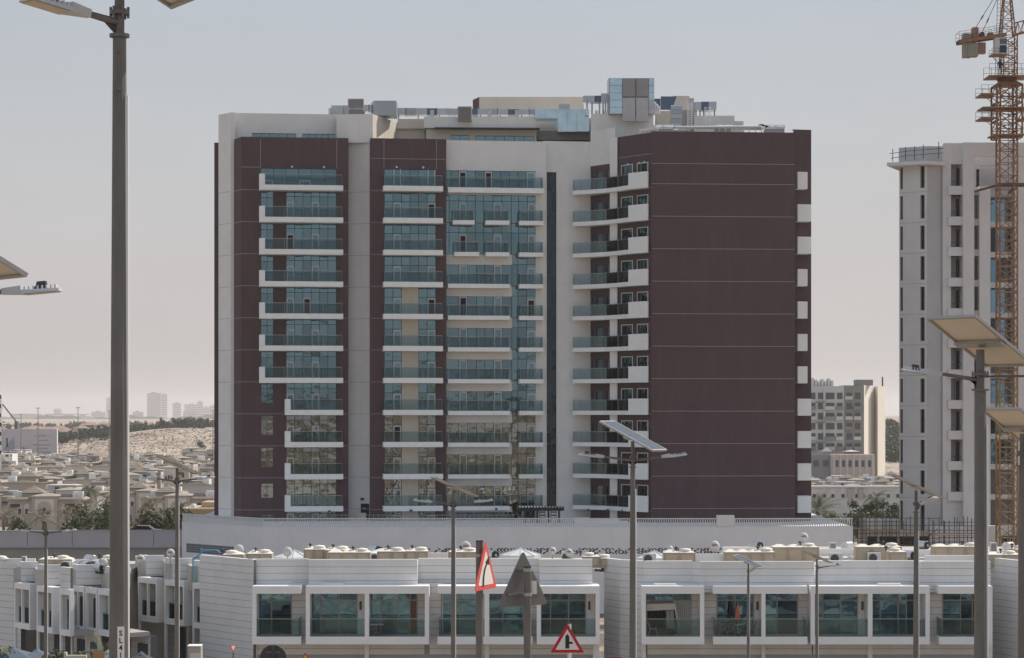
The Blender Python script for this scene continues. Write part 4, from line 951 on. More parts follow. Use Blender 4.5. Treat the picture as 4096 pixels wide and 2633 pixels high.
# --- satellite dishes
def text_mesh(txt, size, m, name, parent, loc, rot, ext=0.004, bold=0.0, shear=0.0, align='CENTER'):
    cu = bpy.data.curves.new(name, 'FONT'); cu.body = txt; cu.size = size; cu.extrude = ext; cu.align_x = align; cu.align_y = 'CENTER'; cu.offset = bold; cu.shear = shear; cu.resolution_u = 3
    tmp = bpy.data.objects.new('tmp_text', cu); COL.objects.link(tmp); dg = bpy.context.evaluated_depsgraph_get(); dg.update()
    me = bpy.data.meshes.new_from_object(tmp.evaluated_get(dg)); bpy.data.objects.remove(tmp); bpy.data.curves.remove(cu)
    me.materials.clear(); me.materials.append(m)
    o = bpy.data.objects.new(name, me); COL.objects.link(o); ORG[o] = Vector(loc)
    if parent is not None: o.parent = parent; o.location = ORG[o] - ORG[parent]
    else: o.location = loc
    o.rotation_euler = rot; return o
def dish(u, v, label, Dm=0.78, logo=True, hgt=1.15, roof=ROOFZ, yaw=0.0):
    Y = roofY(v, hgt, roof); x = X(u, Y); cz = roof + hgt - Dm / 2
    t = empty('satellite_dish', (x, Y, roof), label, 'satellite dish', 'satellite dishes on the terrace roofs')
    n = 24; vs = []; c = Vector((x, Y, cz)); nrm = Vector((math.sin(yaw), -math.cos(yaw), 0.25)).normalized()
    e1 = nrm.cross(Vector((0, 0, 1))).normalized(); e2 = e1.cross(nrm)
    vs = [c - nrm * 0.0]; fs = []
    rings = 5
    for k in range(1, rings + 1):
        r = Dm / 2 * k / rings
        for i in range(n):
            g = 2 * math.pi * i / n; vs.append(c + e1 * (r * math.cos(g) * 0.93) + e2 * (r * math.sin(g) * 1.02) - nrm * (0.10 * (k / rings) ** 2 - 0.0))
    for i in range(n): fs.append((0, 1 + i, 1 + (i + 1) % n))
    for k in range(rings - 1):
        for i in range(n): fs.append((1 + k * n + i, 1 + (k + 1) * n + i, 1 + (k + 1) * n + (i + 1) % n, 1 + k * n + (i + 1) % n))
    m = MB(); m.add(vs, fs, True); d_ = m.build('reflector', M_dish, t); d_.modifiers.new('thick', 'SOLIDIFY').thickness = 0.02
    m = MB(); m.tube((x, Y + 0.12, roof), (x, Y + 0.12, cz), 0.03, n=8); m.build('mast', M_rail, t)
    b = c - e2 * (Dm / 2)
    MB().tube(b, c + nrm * 0.45 - e2 * 0.25, 0.015, n=6).build('feed_arm', M_rail, t)
    MB().tube(c + nrm * 0.42 - e2 * 0.25, c + nrm * 0.55 - e2 * 0.22, 0.05, n=8).build('receiver', M_light, t)
    if logo:
        p = c + nrm * 0.03 + e2 * Dm * 0.12
        text_mesh('osn', Dm * 0.34, M_red, 'logo', t, p, (R(90) - math.asin(nrm.z), 0, yaw), bold=0.006, shear=0.15)
for a in [(955, 2178, 'plain pale dish at the left corner of the middle terrace', 0.72, False), (1150, 2188, 'plain pale dish behind the first skylight', 0.66, False), (1862, 2165, 'red-logo dish left of the narrow red triangle sign', 0.86, True), (2210, 2188, 'small red-logo dish left of the air conditioner above the junction sign', 0.55, True),
          (2276, 2194, 'small red-logo dish right behind the air conditioner above the junction sign', 0.55, True), (2858, 2163, 'large red-logo dish in the middle of the right terrace roof', 0.82, True), (3215, 2130, 'red-logo dish standing highest, above the long tank', 0.78, True),
          (1015, 2198, 'low plain dish behind the tank at the left corner', 0.5, False), (3905, 2153, 'plain dish half hidden by the large right lamp post', 0.7, False), (2682, 2183, 'small plain dish above the tank left on the right terrace', 0.35, False)]: dish(*a)
for a in [(560, 2218, 'red-logo dish close to the right of the tall lamp post', 0.62, True, 1.4), (681, 2195, 'red-logo dish standing above the stepped bays', 0.62, True, 1.4), (415, 2234, 'plain dish among the far left heaters', 0.5, False, 1.0)]: dish(*a, roof=9.3)
# --- low roof walls and the blue hoist frame
rwg = empty('rear_roof_wing', (X(3500, 170), 170, 0), 'flat white rear roof of the right terrace carrying tanks and heaters', 'house'); MB().prism([(X(2880, 169), 169.2), (X(4130, 169), 169.2), (X(4130, 184), 184), (X(2895, 184), 184)], 0, ROOFZ).build('roof', M_roofm, rwg)
for i, (u0, u1, v, Y, l) in enumerate([(1270, 1340, 2222, 166, 'short white roof upstand between skylight and tanks'), (1700, 1790, 2212, 160, 'white roof upstand wall behind the lamp post on the middle terrace'), (2770, 2950, 2216, 158.5, 'white roof upstand wall left of the large red-logo dish'), (2890, 3200, 2190, 170, 'white roof upstand behind the heaters on the right terrace'),
                                  (3270, 3520, 2196, 172, 'long white roof upstand below the podium end'), (3560, 3900, 2199, 171, 'long white roof upstand below the scaffolding'), (3700, 3900, 2222, 161, 'white sloping roof upstand by the large right lamp post'), (0, 140, 2235, 166, 'white roof upstand on the far left terrace'), (280, 400, 2238, 168, 'white roof upstand behind the far left heaters')]):
    o = MB().box(X(u0, Y), X(u1, Y), Y, Y + 0.25, 8.5, Zv(v, Y)).build('roof_upstand', M_fr); tag(o, l, 'roof wall', 'roof upstand walls')
hb = empty('hoist_frame', W(805, 2240, 163), 'light blue pipe frame at the corner between the left and middle terraces', 'pipe frame')
M_lb = mat('hoist_blue', (0.07, 0.33, 0.50), 0.5, 0.1, 4)
for a, b, nme in (((804, 2192), (802, 2330), 'post'), ((804, 2202), (868, 2200), 'rail'), ((868, 2200), (880, 2212), 'brace'), ((804, 2214), (770, 2240), 'brace'), ((772, 2240), (770, 2325), 'post'), ((772, 2232), (803, 2230), 'rail')):
    MB().tube(W(a[0], a[1], 161.5), W(b[0], b[1], 161.5), 0.045, n=8).build(nme, M_lb, hb)
for u, w_, Y, l in ((1330, 92, 154.3, 'white pipe trough lying on the second balcony frame'), (2660, 90, 154.3, 'white pipe trough lying on the first frame of the right terrace'), (3558, 90, 154.3, 'white pipe trough lying on the frame by the thin lamp post')):
    o = MB().box(X(u - w_ / 2, Y), X(u + w_ / 2, Y), Y, Y + 0.3, ZFT + 0.006, ZFT + 0.13).build('roof_trough', M_light); tag(o, l, 'trough')

# ================================================================ street lamps with solar panels
M_pole = mat('galvanised_pole', (0.175, 0.16, 0.148), 0.55, 0.18, 6, metal=0.25, stretch=(1, 1, 0.3))
M_pframe = mat('panel_frame', (0.42, 0.40, 0.38), 0.4, metal=0.5)
M_pback = mat('panel_backsheet', (0.72, 0.64, 0.54), 0.7, 0.03, 2)
M_cell = mat('panel_cells', (0.02, 0.025, 0.05), 0.12)
M_head = mat('luminaire_grey', (0.55, 0.55, 0.55), 0.45)
M_lens = mat('luminaire_glass', (0.55, 0.45, 0.34), 0.25)
AZ = R(52); TILT = R(29)
def street_lamp(u, vtop, Y, label, arms=(-1, 1), arm_az=0.0, r0=0.095, r1=0.05, plate=None, arm=0.72, rise=0.10, panel=True, ly=None, pl=1.5, pw_=0.96, az=None, tilt=None, ah=0.16):
    AZ = R(75 if az is None else az); TILT = R(28 if tilt is None else tilt)
    x = X(u, Y); zt = Zv(vtop, Y); zb = ground_z(x, Y)
    t = empty('street_lamp', (x, Y, zb), label, 'street lamp', 'solar street lamps along the road')
    zf = zt - 0.62                          # flange between the thick and the thin tube
    m = MB(); m.tube((x, Y, zb), (x, Y, zf), r0, r1 * 1.15, n=12, smooth=False); m.build('pole', M_pole, t)
    MB().tube((x, Y, zf + 0.001), (x, Y, zf + 0.03), r1 * 1.7, n=14).build('flange', M_pole, t)
    MB().tube((x, Y, zf + 0.031), (x, Y, zt), r1 * 0.85, n=12).build('mast_head', M_pole, t)
    m = MB(); zc = zf + ah + 0.07; m.tube((x, Y, zc), (x, Y, zc + 0.035), r1 * 1.7, n=14)
    for i in range(6): g = i * math.pi / 3; m.tube((x + r1 * 1.5 * math.cos(g), Y + r1 * 1.5 * math.sin(g), zc - 0.03), (x + r1 * 1.5 * math.cos(g), Y + r1 * 1.5 * math.sin(g), zc + 0.065), 0.012, n=6)
    m.build('clamp', M_pole, t)
    for z in (zf - 0.12, zf - 0.45): MB().tube((x, Y - r1 * 1.1, z), (x, Y - r1 * 1.1 - 0.03, z), 0.018, n=8).build('bolt', M_pole, t)
    zl = zf - 0.5; m = MB(); q = r1 * 1.15 + 0.008
    m.tube((x + q * 1.1, Y - 0.02, zb + 0.8), (x + q, Y - 0.02, zl), 0.018, n=8); m.build('conduit', M_light, t)
    for sgn in arms:
        d = Vector((sgn * math.cos(arm_az), math.sin(arm_az), 0)); a = Vector((x, Y, zf + ah)); b = a + d * arm + Vector((0, 0, rise))
        ao = MB().tube(a, b, 0.034, 0.026, n=10).build('arm', M_pole, t)
        m = MB(); m.add([a + Vector((0, 0, -0.14)), a + d * 0.16 + Vector((0, 0, 0.0)), a + Vector((0, 0, 0.0))], [(0, 1, 2), (2, 1, 0)]); m.build('gusset', M_pole, ao)
        # luminaire: tapered body with fins
        f = (b - a).normalized(); s_ = f.cross(Vector((0, 0, 1))).normalized(); up = s_.cross(f)
        def pp(l, w_, h): return b + f * l + s_ * w_ + up * h
        m = MB()
        m.hexa([pp(-0.05, -0.035, -0.03), pp(0.16, -0.10, -0.045), pp(0.16, 0.10, -0.045), pp(-0.05, 0.035, -0.03), pp(-0.05, -0.035, 0.035), pp(0.16, -0.08, 0.045), pp(0.16, 0.08, 0.045), pp(-0.05, 0.035, 0.035)])
        m.hexa([pp(0.16, -0.12, -0.045), pp(0.55, -0.12, -0.04), pp(0.55, 0.12, -0.04), pp(0.16, 0.12, -0.045), pp(0.16, -0.10, 0.0), pp(0.55, -0.10, -0.01), pp(0.55, 0.10, -0.01), pp(0.16, 0.10, 0.0)])
        ho_ = m.build('luminaire', M_head, t)
        for i in range(8): MB().hexa([pp(0.19 + i * 0.045, -0.095, -0.005), pp(0.205 + i * 0.045, -0.095, -0.005), pp(0.205 + i * 0.045, 0.095, -0.005), pp(0.19 + i * 0.045, 0.095, -0.005), pp(0.19 + i * 0.045, -0.08, 0.03), pp(0.205 + i * 0.045, -0.08, 0.03), pp(0.205 + i * 0.045, 0.08, 0.03), pp(0.19 + i * 0.045, 0.08, 0.03)]).build('fin', M_head, ho_)
        MB().hexa([pp(0.19, -0.10, -0.052), pp(0.53, -0.10, -0.047), pp(0.53, 0.10, -0.047), pp(0.19, 0.10, -0.052), pp(0.19, -0.10, -0.047), pp(0.53, -0.10, -0.042), pp(0.53, 0.10, -0.042), pp(0.19, 0.10, -0.047)]).build('lens', M_lens, ho_)
        MB().hexa([pp(0.30, -0.05, 0.0), pp(0.42, -0.05, 0.0), pp(0.42, 0.05, 0.0), pp(0.30, 0.05, 0.0), pp(0.32, -0.04, 0.075), pp(0.41, -0.04, 0.075), pp(0.41, 0.04, 0.075), pp(0.32, 0.04, 0.075)]).build('sensor', M_dkgrey, ho_)
    if panel:
        dn = Vector((math.sin(AZ) * math.cos(TILT), math.cos(AZ) * math.cos(TILT), -math.sin(TILT))); sd_ = Vector((math.cos(AZ), -math.sin(AZ), 0)); nn = sd_.cross(dn).normalized()
        if nn.z < 0: nn = -nn
        c = Vector((x, Y, zt + 0.10))
        def q_(l, w_, h): return c + dn * l + sd_ * w_ + nn * h
        L_, W_ = pl / 2, pw_ / 2
        m = MB(); fw = 0.04
        for (l0, l1, w0, w1) in ((-L_, L_, -W_, -W_ + fw), (-L_, L_, W_ - fw, W_), (-L_, -L_ + fw, -W_ + fw, W_ - fw), (L_ - fw, L_, -W_ + fw, W_ - fw)):
            m.hexa([q_(l0, w0, 0), q_(l1, w0, 0), q_(l1, w1, 0), q_(l0, w1, 0), q_(l0, w0, 0.045), q_(l1, w0, 0.045), q_(l1, w1, 0.045), q_(l0, w1, 0.045)])
        po = m.build('solar_panel', M_pframe, t)
        for k in (0, 1):
            l0, l1 = (-L_ + fw, -0.004) if k == 0 else (0.004, L_ - fw)
            MB().hexa([q_(l0, -W_ + fw, 0.028), q_(l1, -W_ + fw, 0.028), q_(l1, W_ - fw, 0.028), q_(l0, W_ - fw, 0.028), q_(l0, -W_ + fw, 0.033), q_(l1, -W_ + fw, 0.033), q_(l1, W_ - fw, 0.033), q_(l0, W_ - fw, 0.033)]).build('backsheet', M_pback, po)
            MB().hexa([q_(l0, -W_ + fw, 0.034), q_(l1, -W_ + fw, 0.034), q_(l1, W_ - fw, 0.034), q_(l0, W_ - fw, 0.034), q_(l0, -W_ + fw, 0.042), q_(l1, -W_ + fw, 0.042), q_(l1, W_ - fw, 0.042), q_(l0, W_ - fw, 0.042)]).build('cell_sheet', M_cell, po)
        m = MB(); m.hexa([q_(-0.06, -W_ * 0.95, -0.05), q_(0.06, -W_ * 0.95, -0.05), q_(0.06, W_ * 0.95, -0.05), q_(-0.06, W_ * 0.95, -0.05), q_(-0.06, -W_ * 0.95, -0.005), q_(0.06, -W_ * 0.95, -0.005), q_(0.06, W_ * 0.95, -0.005), q_(-0.06, W_ * 0.95, -0.005)])
        m.build('bracket', M_pframe, t)
    if plate:
        zp_ = Zv(plate[0], Y); r_ = 0.0
        fr_ = (zp_ - zb) / (zf - zb); rad = r0 + (r1 * 1.15 - r0) * fr_
        w_ = 0.058; hh = 0.62; yf = Y - rad - 0.006
        px = X(plate[1], yf)
        p0 = MB().box(px - w_ / 2, px + w_ / 2, yf, yf + 0.004, zp_ - hh, zp_).build('number_plate', M_light, t)
        for i, ch in enumerate('SL419'):
            text_mesh(ch, 0.062, M_black, 'letter', p0, (px, yf - 0.002, zp_ - 0.058 - i * 0.0622), (R(90), 0, 0), 0.001, 0.0012)
    return t
LP = street_lamp
LP(478, -140, 20.0, 'tall near lamp post with white number plate, crossing the whole left of the photo', arms=(-1,), arm_az=R(-40), r0=0.105, r1=0.050, plate=(2503, 483), arm=0.34, rise=0.05, ah=0.125, az=60)
LP(2531, 1765, 55, 'double-armed lamp with pale panel top in front of the brown end wall', tilt=27, az=114)
LP(1813, 1962, 75, 'double-armed lamp left of the narrow red triangle sign', tilt=24)
LP(3921, 1398, 35, 'large single-armed lamp with wide tan panel back at the right', arms=(-1,), r0=0.10, r1=0.075, arm=0.62, az=52)
LP(4091, 1735, 44, 'second large lamp with tan panel back cut by the right edge', arms=(1,), r0=0.10, r1=0.07, az=52)
LP(3664, 1962, 65, 'single-armed lamp in front of the unfinished white tower', arms=(1,), arm_az=R(-55), arm=0.25, az=88, tilt=25)
LP(2993, 2256, 118, 'small lamp with white panel top in front of the right terrace', arms=(1,), arm_az=R(-70), arm=0.2, az=114, tilt=24)
LP(3267, 2236, 120, 'small lamp with orange panel back and right arm before the right terrace', arms=(1,), arm=0.7, az=78, tilt=24)
LP(708, 1872, 79, 'double-armed lamp right of the tall near lamp post, above the left houses', az=68, tilt=26)
LP(183, 2090, 97, 'double-armed lamp at the far left in front of the retaining wall', az=68, tilt=24)
LP(-215, 1010, 24, 'lamp cut by the left edge, only panel corner and lamp head showing', arms=(1,), r0=0.1, r1=0.06, arm=0.62, az=52, rise=0.05, ah=0.17)

# ================================================================ road signs
M_sred = mat('sign_red', (0.50, 0.012, 0.02), 0.4); M_sorange = mat('sign_orange_red', (0.72, 0.09, 0.07), 0.45)  # second red is brighter and more orange than the first
M_swhite = mat('sign_white', (0.78, 0.74, 0.70), 0.45); M_sblk = mat('sign_black', (0.02, 0.018, 0.015), 0.6); M_sback = mat('sign_back_grey', (0.20, 0.19, 0.18), 0.55, metal=0.3)
M_syel = mat('sign_yellow', (0.80, 0.52, 0.03), 0.45)
def tri_pts(s, cy, r=0.05, flip=False, n=3):
    """rounded triangle of side s centred at (0, cy)"""
    h = s * 0.866; base = [Vector((-s / 2, -h / 3)), Vector((s / 2, -h / 3)), Vector((0, 2 * h / 3))]
    pts = []
    for i, p in enumerate(base):
        a = base[i - 1] - p; b = base[(i + 1) % 3] - p; a.normalize(); b.normalize()
        q = r / math.tan(R(30)); c = p + (a + b).normalized() * (r / math.sin(R(30)))
        s0 = p + a * q - c; s1 = p + b * q - c; ang0 = math.atan2(s0.y, s0.x); ang1 = math.atan2(s1.y, s1.x)
        while ang1 < ang0: ang1 += 2 * math.pi
        for k in range(n + 1):
            g = ang0 + (ang1 - ang0) * k / n; pts.append(c + Vector((math.cos(g), math.sin(g))) * r)
    return [Vector((p.x, (-p.y if flip else p.y) + cy)) for p in (reversed(pts) if flip else pts)]
class SignFrame:
    def __init__(s, c, yaw): s.c = Vector(c); s.e = Vector((math.cos(yaw), math.sin(yaw), 0)); s.n = Vector((math.sin(yaw), -math.cos(yaw), 0))
    def p(s, x, z, d): return s.c + s.e * x + Vector((0, 0, z)) + s.n * d
def plate(fr, pts, d0, d1, name, m, parent):
    n = len(pts); mb = MB(); vs = [fr.p(q.x, q.y, d1) for q in pts] + [fr.p(q.x, q.y, d0) for q in pts]
    mb.add(vs, [tuple(range(n)), tuple(range(2 * n - 1, n - 1, -1))] + [(i, n + i, n + (i + 1) % n, (i + 1) % n) for i in range(n)])
    return mb.build(name, m, parent)
def sign_post(t, x, Y, zt, r=0.045, m=None):
    zb = ground_z(x, Y); MB().tube((x, Y, zb), (x, Y, zt), r, n=14).build('post', m or M_pole, t); MB().tube((x, Y, zt + 0.001), (x, Y, zt + 0.02), r * 1.05, n=14).build('post_cap', M_dkgrey, t)
# narrow red triangle (turned away), bend arrow
Y = 31; x = X(1918, Y)
t = empty('road_sign', (x, Y, ground_z(x, Y)), 'narrow-looking red and white triangle sign with bend arrow, turned sideways', 'road sign', 'road signs')
sign_post(t, x, Y, Zv(2168, Y), 0.05)
fr_ = SignFrame((X(1942, Y - 0.1), Y - 0.10, Zv(2290, Y)), R(68))
s_ = 0.76
b0 = plate(fr_, tri_pts(s_, 0, 0.03), -0.004, 0.004, 'sign_face', M_sorange, t)
plate(fr_, tri_pts(s_ * 0.70, -0.005, 0.02), 0.005, 0.008, 'white_field', M_swhite, b0)
m = MB(); path = [(-0.10, -0.17), (-0.09, -0.05), (-0.05, 0.05), (0.02, 0.12), (0.06, 0.16)]
for (a, b) in zip(path, path[1:]):
    m.add([fr_.p(a[0] - 0.028, a[1], 0.011), fr_.p(a[0] + 0.028, a[1], 0.011), fr_.p(b[0] + 0.028, b[1], 0.011), fr_.p(b[0] - 0.028, b[1], 0.011)], [(0, 1, 2, 3)])
m.add([fr_.p(-0.03, 0.14, 0.012), fr_.p(0.10, 0.10, 0.012), fr_.p(0.10, 0.22, 0.012)], [(0, 1, 2)]); m.build('bend_arrow', M_sblk, b0)
for z in (Zv(2228, Y), Zv(2330, Y)): MB().tube((x, Y, z), (x, Y, z + 0.04), 0.056, n=14).build('clamp', M_pframe, t)
# sign seen from behind
Y = 29; x = X(2110, Y)
t = empty('road_sign', (x, Y, ground_z(x, Y)), 'grey back of a triangular sign clamped to a steel post', 'road sign', 'road signs')
sign_post(t, x, Y, Zv(2270, Y), 0.048)
fr_ = SignFrame((X(2092, Y + 0.12), Y + 0.13, Zv(2350, Y + 0.1)), R(38))
plate(fr_, tri_pts(0.80, 0, 0.03), -0.004, 0.004, 'sign_plate', M_sback, t)
for z, q in ((Zv(2280, Y), 0.10), (Zv(2378, Y), 0.26)):
    m = MB(); m.hexa([fr_.p(-q, z - fr_.c.z - 0.015, 0.005), fr_.p(q, z - fr_.c.z - 0.015, 0.005), fr_.p(q, z - fr_.c.z - 0.015, 0.03), fr_.p(-q, z - fr_.c.z - 0.015, 0.03), fr_.p(-q, z - fr_.c.z + 0.015, 0.005), fr_.p(q, z - fr_.c.z + 0.015, 0.005), fr_.p(q, z - fr_.c.z + 0.015, 0.03), fr_.p(-q, z - fr_.c.z + 0.015, 0.03)])
    c_ = m.build('channel', M_sback, t); MB().tube((x, Y, z - 0.02), (x, Y, z + 0.02), 0.056, n=14).build('clamp', M_pframe, c_)
MB().box(x + 0.05, x + 0.115, Y + 0.03, Y + 0.034, Zv(2378, Y), Zv(2325, Y)).build('label_plate', M_swhite, t)
# T junction warning
Y = 58; x = X(2277, Y)
t = empty('road_sign', (x, Y, ground_z(x, Y)), 'red triangle sign with black side-road symbol, facing the camera', 'road sign', 'road signs')
sign_post(t, x, Y, Zv(2496, Y), 0.05, M_swhite)
fr_ = SignFrame((X(2269, Y), Y - 0.06, Zv(2571, Y)), R(0))
s_ = 0.84
b0 = plate(fr_, tri_pts(s_, 0, 0.02), -0.004, 0.004, 'sign_face', M_sred, t)
plate(fr_, tri_pts(s_ * 0.70, 0.0, 0.004), 0.005, 0.008, 'white_field', M_swhite, b0)
plate(fr_, [Vector(q) for q in ((-0.05, -0.14), (0.05, -0.14), (0.05, -0.025), (0.13, -0.025), (0.13, 0.03), (0.05, 0.03), (0.05, 0.16), (0.0, 0.22), (-0.05, 0.16))], 0.009, 0.012, 'side_road_symbol', M_sblk, b0)
fr2_ = SignFrame((X(2318, Y), Y - 0.06, Zv(2660, Y)), R(0))
g0 = plate(fr2_, tri_pts(0.52, 0, 0.02, True), -0.004, 0.004, 'give_way_plate', M_sred, t); plate(fr2_, tri_pts(0.34, 0.005, 0.004, True), 0.005, 0.008, 'white_field', M_swhite, g0)
# small give way by the middle terrace
Y = 140; x = X(933, Y)
t = empty('road_sign', (x, Y, 0), 'small red and white give way triangle before the left end wall', 'road sign', 'road signs'); zb = ground_z(x, Y)
MB().tube((x, Y, zb), (x, Y, Zv(2588, Y)), 0.03, n=8).build('post', M_sblk, t)
fr_ = SignFrame((x, Y - 0.05, Zv(2590, Y)), R(50)); g0 = plate(fr_, tri_pts(0.55, 0, 0.03, True), -0.003, 0.003, 'sign_face', M_sorange, t); plate(fr_, tri_pts(0.34, 0, 0.02, True), 0.004, 0.007, 'white_field', M_swhite, g0)
# round sign back
Y = 70; x = X(1092, Y)
t = empty('road_sign', (x, Y, ground_z(x, Y)), 'dark round sign seen from behind at the bottom left', 'road sign', 'road signs')
sign_post(t, x, Y, Zv(2585, Y), 0.04, M_dkgrey)
MB().lathe((x, Y + 0.07, Zv(2634, Y)), [(0.39, -0.004), (0.40, 0.0), (0.39, 0.004)], 40, 'y').build('sign_plate', mat('sign_back_dark', (0.07, 0.06, 0.06), 0.6), t)
MB().box(x - 0.2, x + 0.2, Y + 0.04, Y + 0.062, Zv(2613, Y), Zv(2608, Y)).build('channel', M_sback, t)
# yellow roadworks triangle
Y = 85; x = X(1222, Y)
t = empty('road_sign', (x, Y, ground_z(x, Y)), 'yellow roadworks triangle with red border at the bottom edge', 'road sign', 'road signs')
sign_post(t, x, Y, Zv(2640, Y), 0.03, M_dkgrey)
fr_ = SignFrame((x, Y - 0.06, Zv(2644, Y)), 0.0); b0 = plate(fr_, tri_pts(0.55, 0, 0.02), -0.003, 0.003, 'sign_face', M_sred, t); plate(fr_, tri_pts(0.42, 0, 0.01), 0.004, 0.007, 'yellow_field', M_syel, b0)
m = MB(); 
for q in (((-0.02, 0.10), (0.03, 0.10), (0.03, 0.05), (-0.02, 0.05)), ((-0.04, 0.05), (0.01, 0.06), (0.05, 0.0), (0.0, -0.02)), ((0.0, -0.02), (0.04, -0.02), (0.05, -0.10), (0.02, -0.10)), ((-0.01, -0.02), (0.02, -0.02), (-0.05, -0.10), (-0.08, -0.10))): m.add([fr_.p(a[0], a[1], 0.01) for a in q], [(0, 1, 2, 3)])
m.build('worker_symbol', M_sblk, b0)
for u, v, Y, l in ((2465, 2632, 90, 'red sign top at the bottom edge beside the curved end wall'), (3500, 2634, 110, 'red and white triangle tip at the bottom edge on the right')):
    x = X(u, Y); t = empty('road_sign', (x, Y, ground_z(x, Y)), l, 'road sign', 'road signs'); sign_post(t, x, Y, Zv(v + 8, Y), 0.03)
    fr_ = SignFrame((x, Y - 0.05, Zv(v + 12, Y)), 0); g0 = plate(fr_, tri_pts(0.5, 0, 0.02, True), -0.003, 0.003, 'sign_face', M_sred, t); plate(fr_, tri_pts(0.33, 0, 0.01, True), 0.004, 0.007, 'white_field', M_swhite, g0)

# ================================================================ unfinished white tower on the right
M_uw = mat('unfinished_white', (0.70, 0.67, 0.66), 0.85, 0.05, 0.5, dirt=0.12, dirtcol=(0.45, 0.42, 0.4))
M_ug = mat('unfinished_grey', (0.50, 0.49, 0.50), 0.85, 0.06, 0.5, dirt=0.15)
M_scaf = mat('scaffold_tube', (0.055, 0.047, 0.045), 0.7, 0.2, 5); M_plank = mat('scaffold_plank', (0.30, 0.20, 0.13), 0.8, 0.2, 3)
ut = empty('unfinished_tower', (X(3850, 262), 262, 0), 'white unfinished apartment tower with scaffolding behind the crane at the right', 'apartment block')
YU = 257.0
bands = [Zv(779 + 122.4 * n, YU) for n in range(11)]       # underside of each floor band
def uslab(u0, u1, Y, z0, z1, dep, name, m=M_uw, par=ut): return MB().box(X(u0, Y), X(u1, Y), Y, Y + dep, z0, z1).build(name, m, par)
ztop = Zv(663, YU)
fU = Facet(3597, 258.5, 3709, 256.4)
hsu = []
for n in range(12):
    z1 = ztop if n == 0 else bands[n - 1] - 0.0; z0 = (bands[n] + 0.72) if n < 11 else 3.0
    hsu.append((fU.s(3600), fU.s(3611), z0, z1 - 0.05)); hsu.append((fU.s(3680), fU.s(3698), z0, z1 - 0.05))
mb = MB(); wall_holes(mb, fU, 0, fU.L, 0, ztop, hsu, 0.35); mb.build('wall', M_uw, ut)
for i, (a, b, z0, z1) in enumerate(hsu):
    wo = MB().fbox(fU, a + 0.02, b - 0.02, -0.34, -0.28, z0, z1).build('window', M_glassd, ut)
    if i % 2:
        m_ = MB(); m_.fbox(fU, (a + b) / 2 - 0.03, (a + b) / 2 + 0.03, -0.28, -0.24, z0, z1); m_.fbox(fU, a + 0.02, b - 0.02, -0.28, -0.245, z0 + 1.0, z0 + 1.08); m_.build('window_frame', M_mull, wo)
for z in bands:
    MB().fbox(fU, 0, fU.L, 0.0, 0.02, z + 0.3, z + 0.34).build('render_joint', M_jointw, ut)
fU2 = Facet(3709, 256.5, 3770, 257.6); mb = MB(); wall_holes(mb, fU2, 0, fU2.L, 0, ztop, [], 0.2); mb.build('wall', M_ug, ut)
fU3 = Facet(3770, 257.4, 3853, 257.4); zt3 = Zv(574, 257)
hs3 = []
for n in range(11):
    z1 = (Zv(655, 257) if n == 0 else bands[n - 1]); z0 = bands[n] + 0.85; hs3.append((fU3.s(3804), fU3.s(3851), bands[n] + 0.0, z1))
mb = MB(); wall_holes(mb, fU3, 0, fU3.L, 0, zt3, hs3, 1.6); mb.build('wall', M_uw, ut)
for n, (a, b, z0, z1) in enumerate(hs3):
    MB().fbox(fU3, a - 0.4, b + 0.02, -1.55, 0.5, z0, z0 + 0.95).build('balcony', M_uw, ut)
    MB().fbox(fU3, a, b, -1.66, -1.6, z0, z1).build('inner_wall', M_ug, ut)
    m_ = MB(); m_.fbox(fU3, b - 0.45, b - 0.05, -1.58, -1.5, z0 + 0.95, z1 - 0.3); m_.build('window', M_glassd, ut)
    m_ = MB(); q = (a + b) / 2 + random.uniform(-0.2, 0.2)
    m_.tube(fU3.pt(q, -0.3, z0 + 0.9), fU3.pt(q - 0.05, -0.3, z1), 0.03, n=6); m_.tube(fU3.pt(a, -0.1, z0 + 1.5), fU3.pt(b, -0.1, z0 + 1.5), 0.025, n=6); m_.build('prop', M_scaf, ut)
fU4 = Facet(3853, 256.6, 3897, 256.6); mb = MB(); mb.fbox(fU4, 0, fU4.L, -2.5, 0, 0, Zv(570, 256.6)); mb.build('pier', M_uw, ut)
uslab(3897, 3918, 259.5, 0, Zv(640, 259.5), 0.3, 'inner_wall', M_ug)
for n in range(11):
    uslab(3897, 3919, 257.4, bands[n], bands[n] + 0.75, 2.0, 'floor_band'); m_ = MB(); z = bands[n] + 0.75
    m_.box(X(3905, 258.5), X(3917, 258.5), 258.5, 258.56, z, z + 2.2); m_.build('window', M_glassd, ut)
uslab(3918, 3962, 256.9, 0, Zv(745, 257), 2.5, 'pier')
for n in range(11): uslab(3962, 4130, 259.6, bands[n], bands[n] + 0.6, 5, 'floor_band', M_ug if n in (0, 6) else M_uw)
for n in range(11):
    for (a, b) in ((3964, 3990), (3990, 4020), (4030, 4060)):
        if n in (1, 2, 3, 4, 5, 7, 8, 9): MB().box(X(a, 261), X(b, 261) - 0.05, 261, 261.06, bands[n] + 0.6, bands[n] + 3.2).build('window', M_gl2 if (a + n) % 3 else M_glassd, ut)
uslab(4060, 4130, 258.6, 0, Zv(600, 258), 4, 'pier')
uslab(3777, 4140, 262.5, Zv(660, 262), Zv(572, 262.5), 0.5, 'parapet')
uslab(3853, 4130, 256.7, Zv(625, 256.7), Zv(570.5, 256.7), 1.5, 'parapet')
uslab(3960, 4125, 258.7, 0, Zv(2105, 258.7), 3, 'wall')
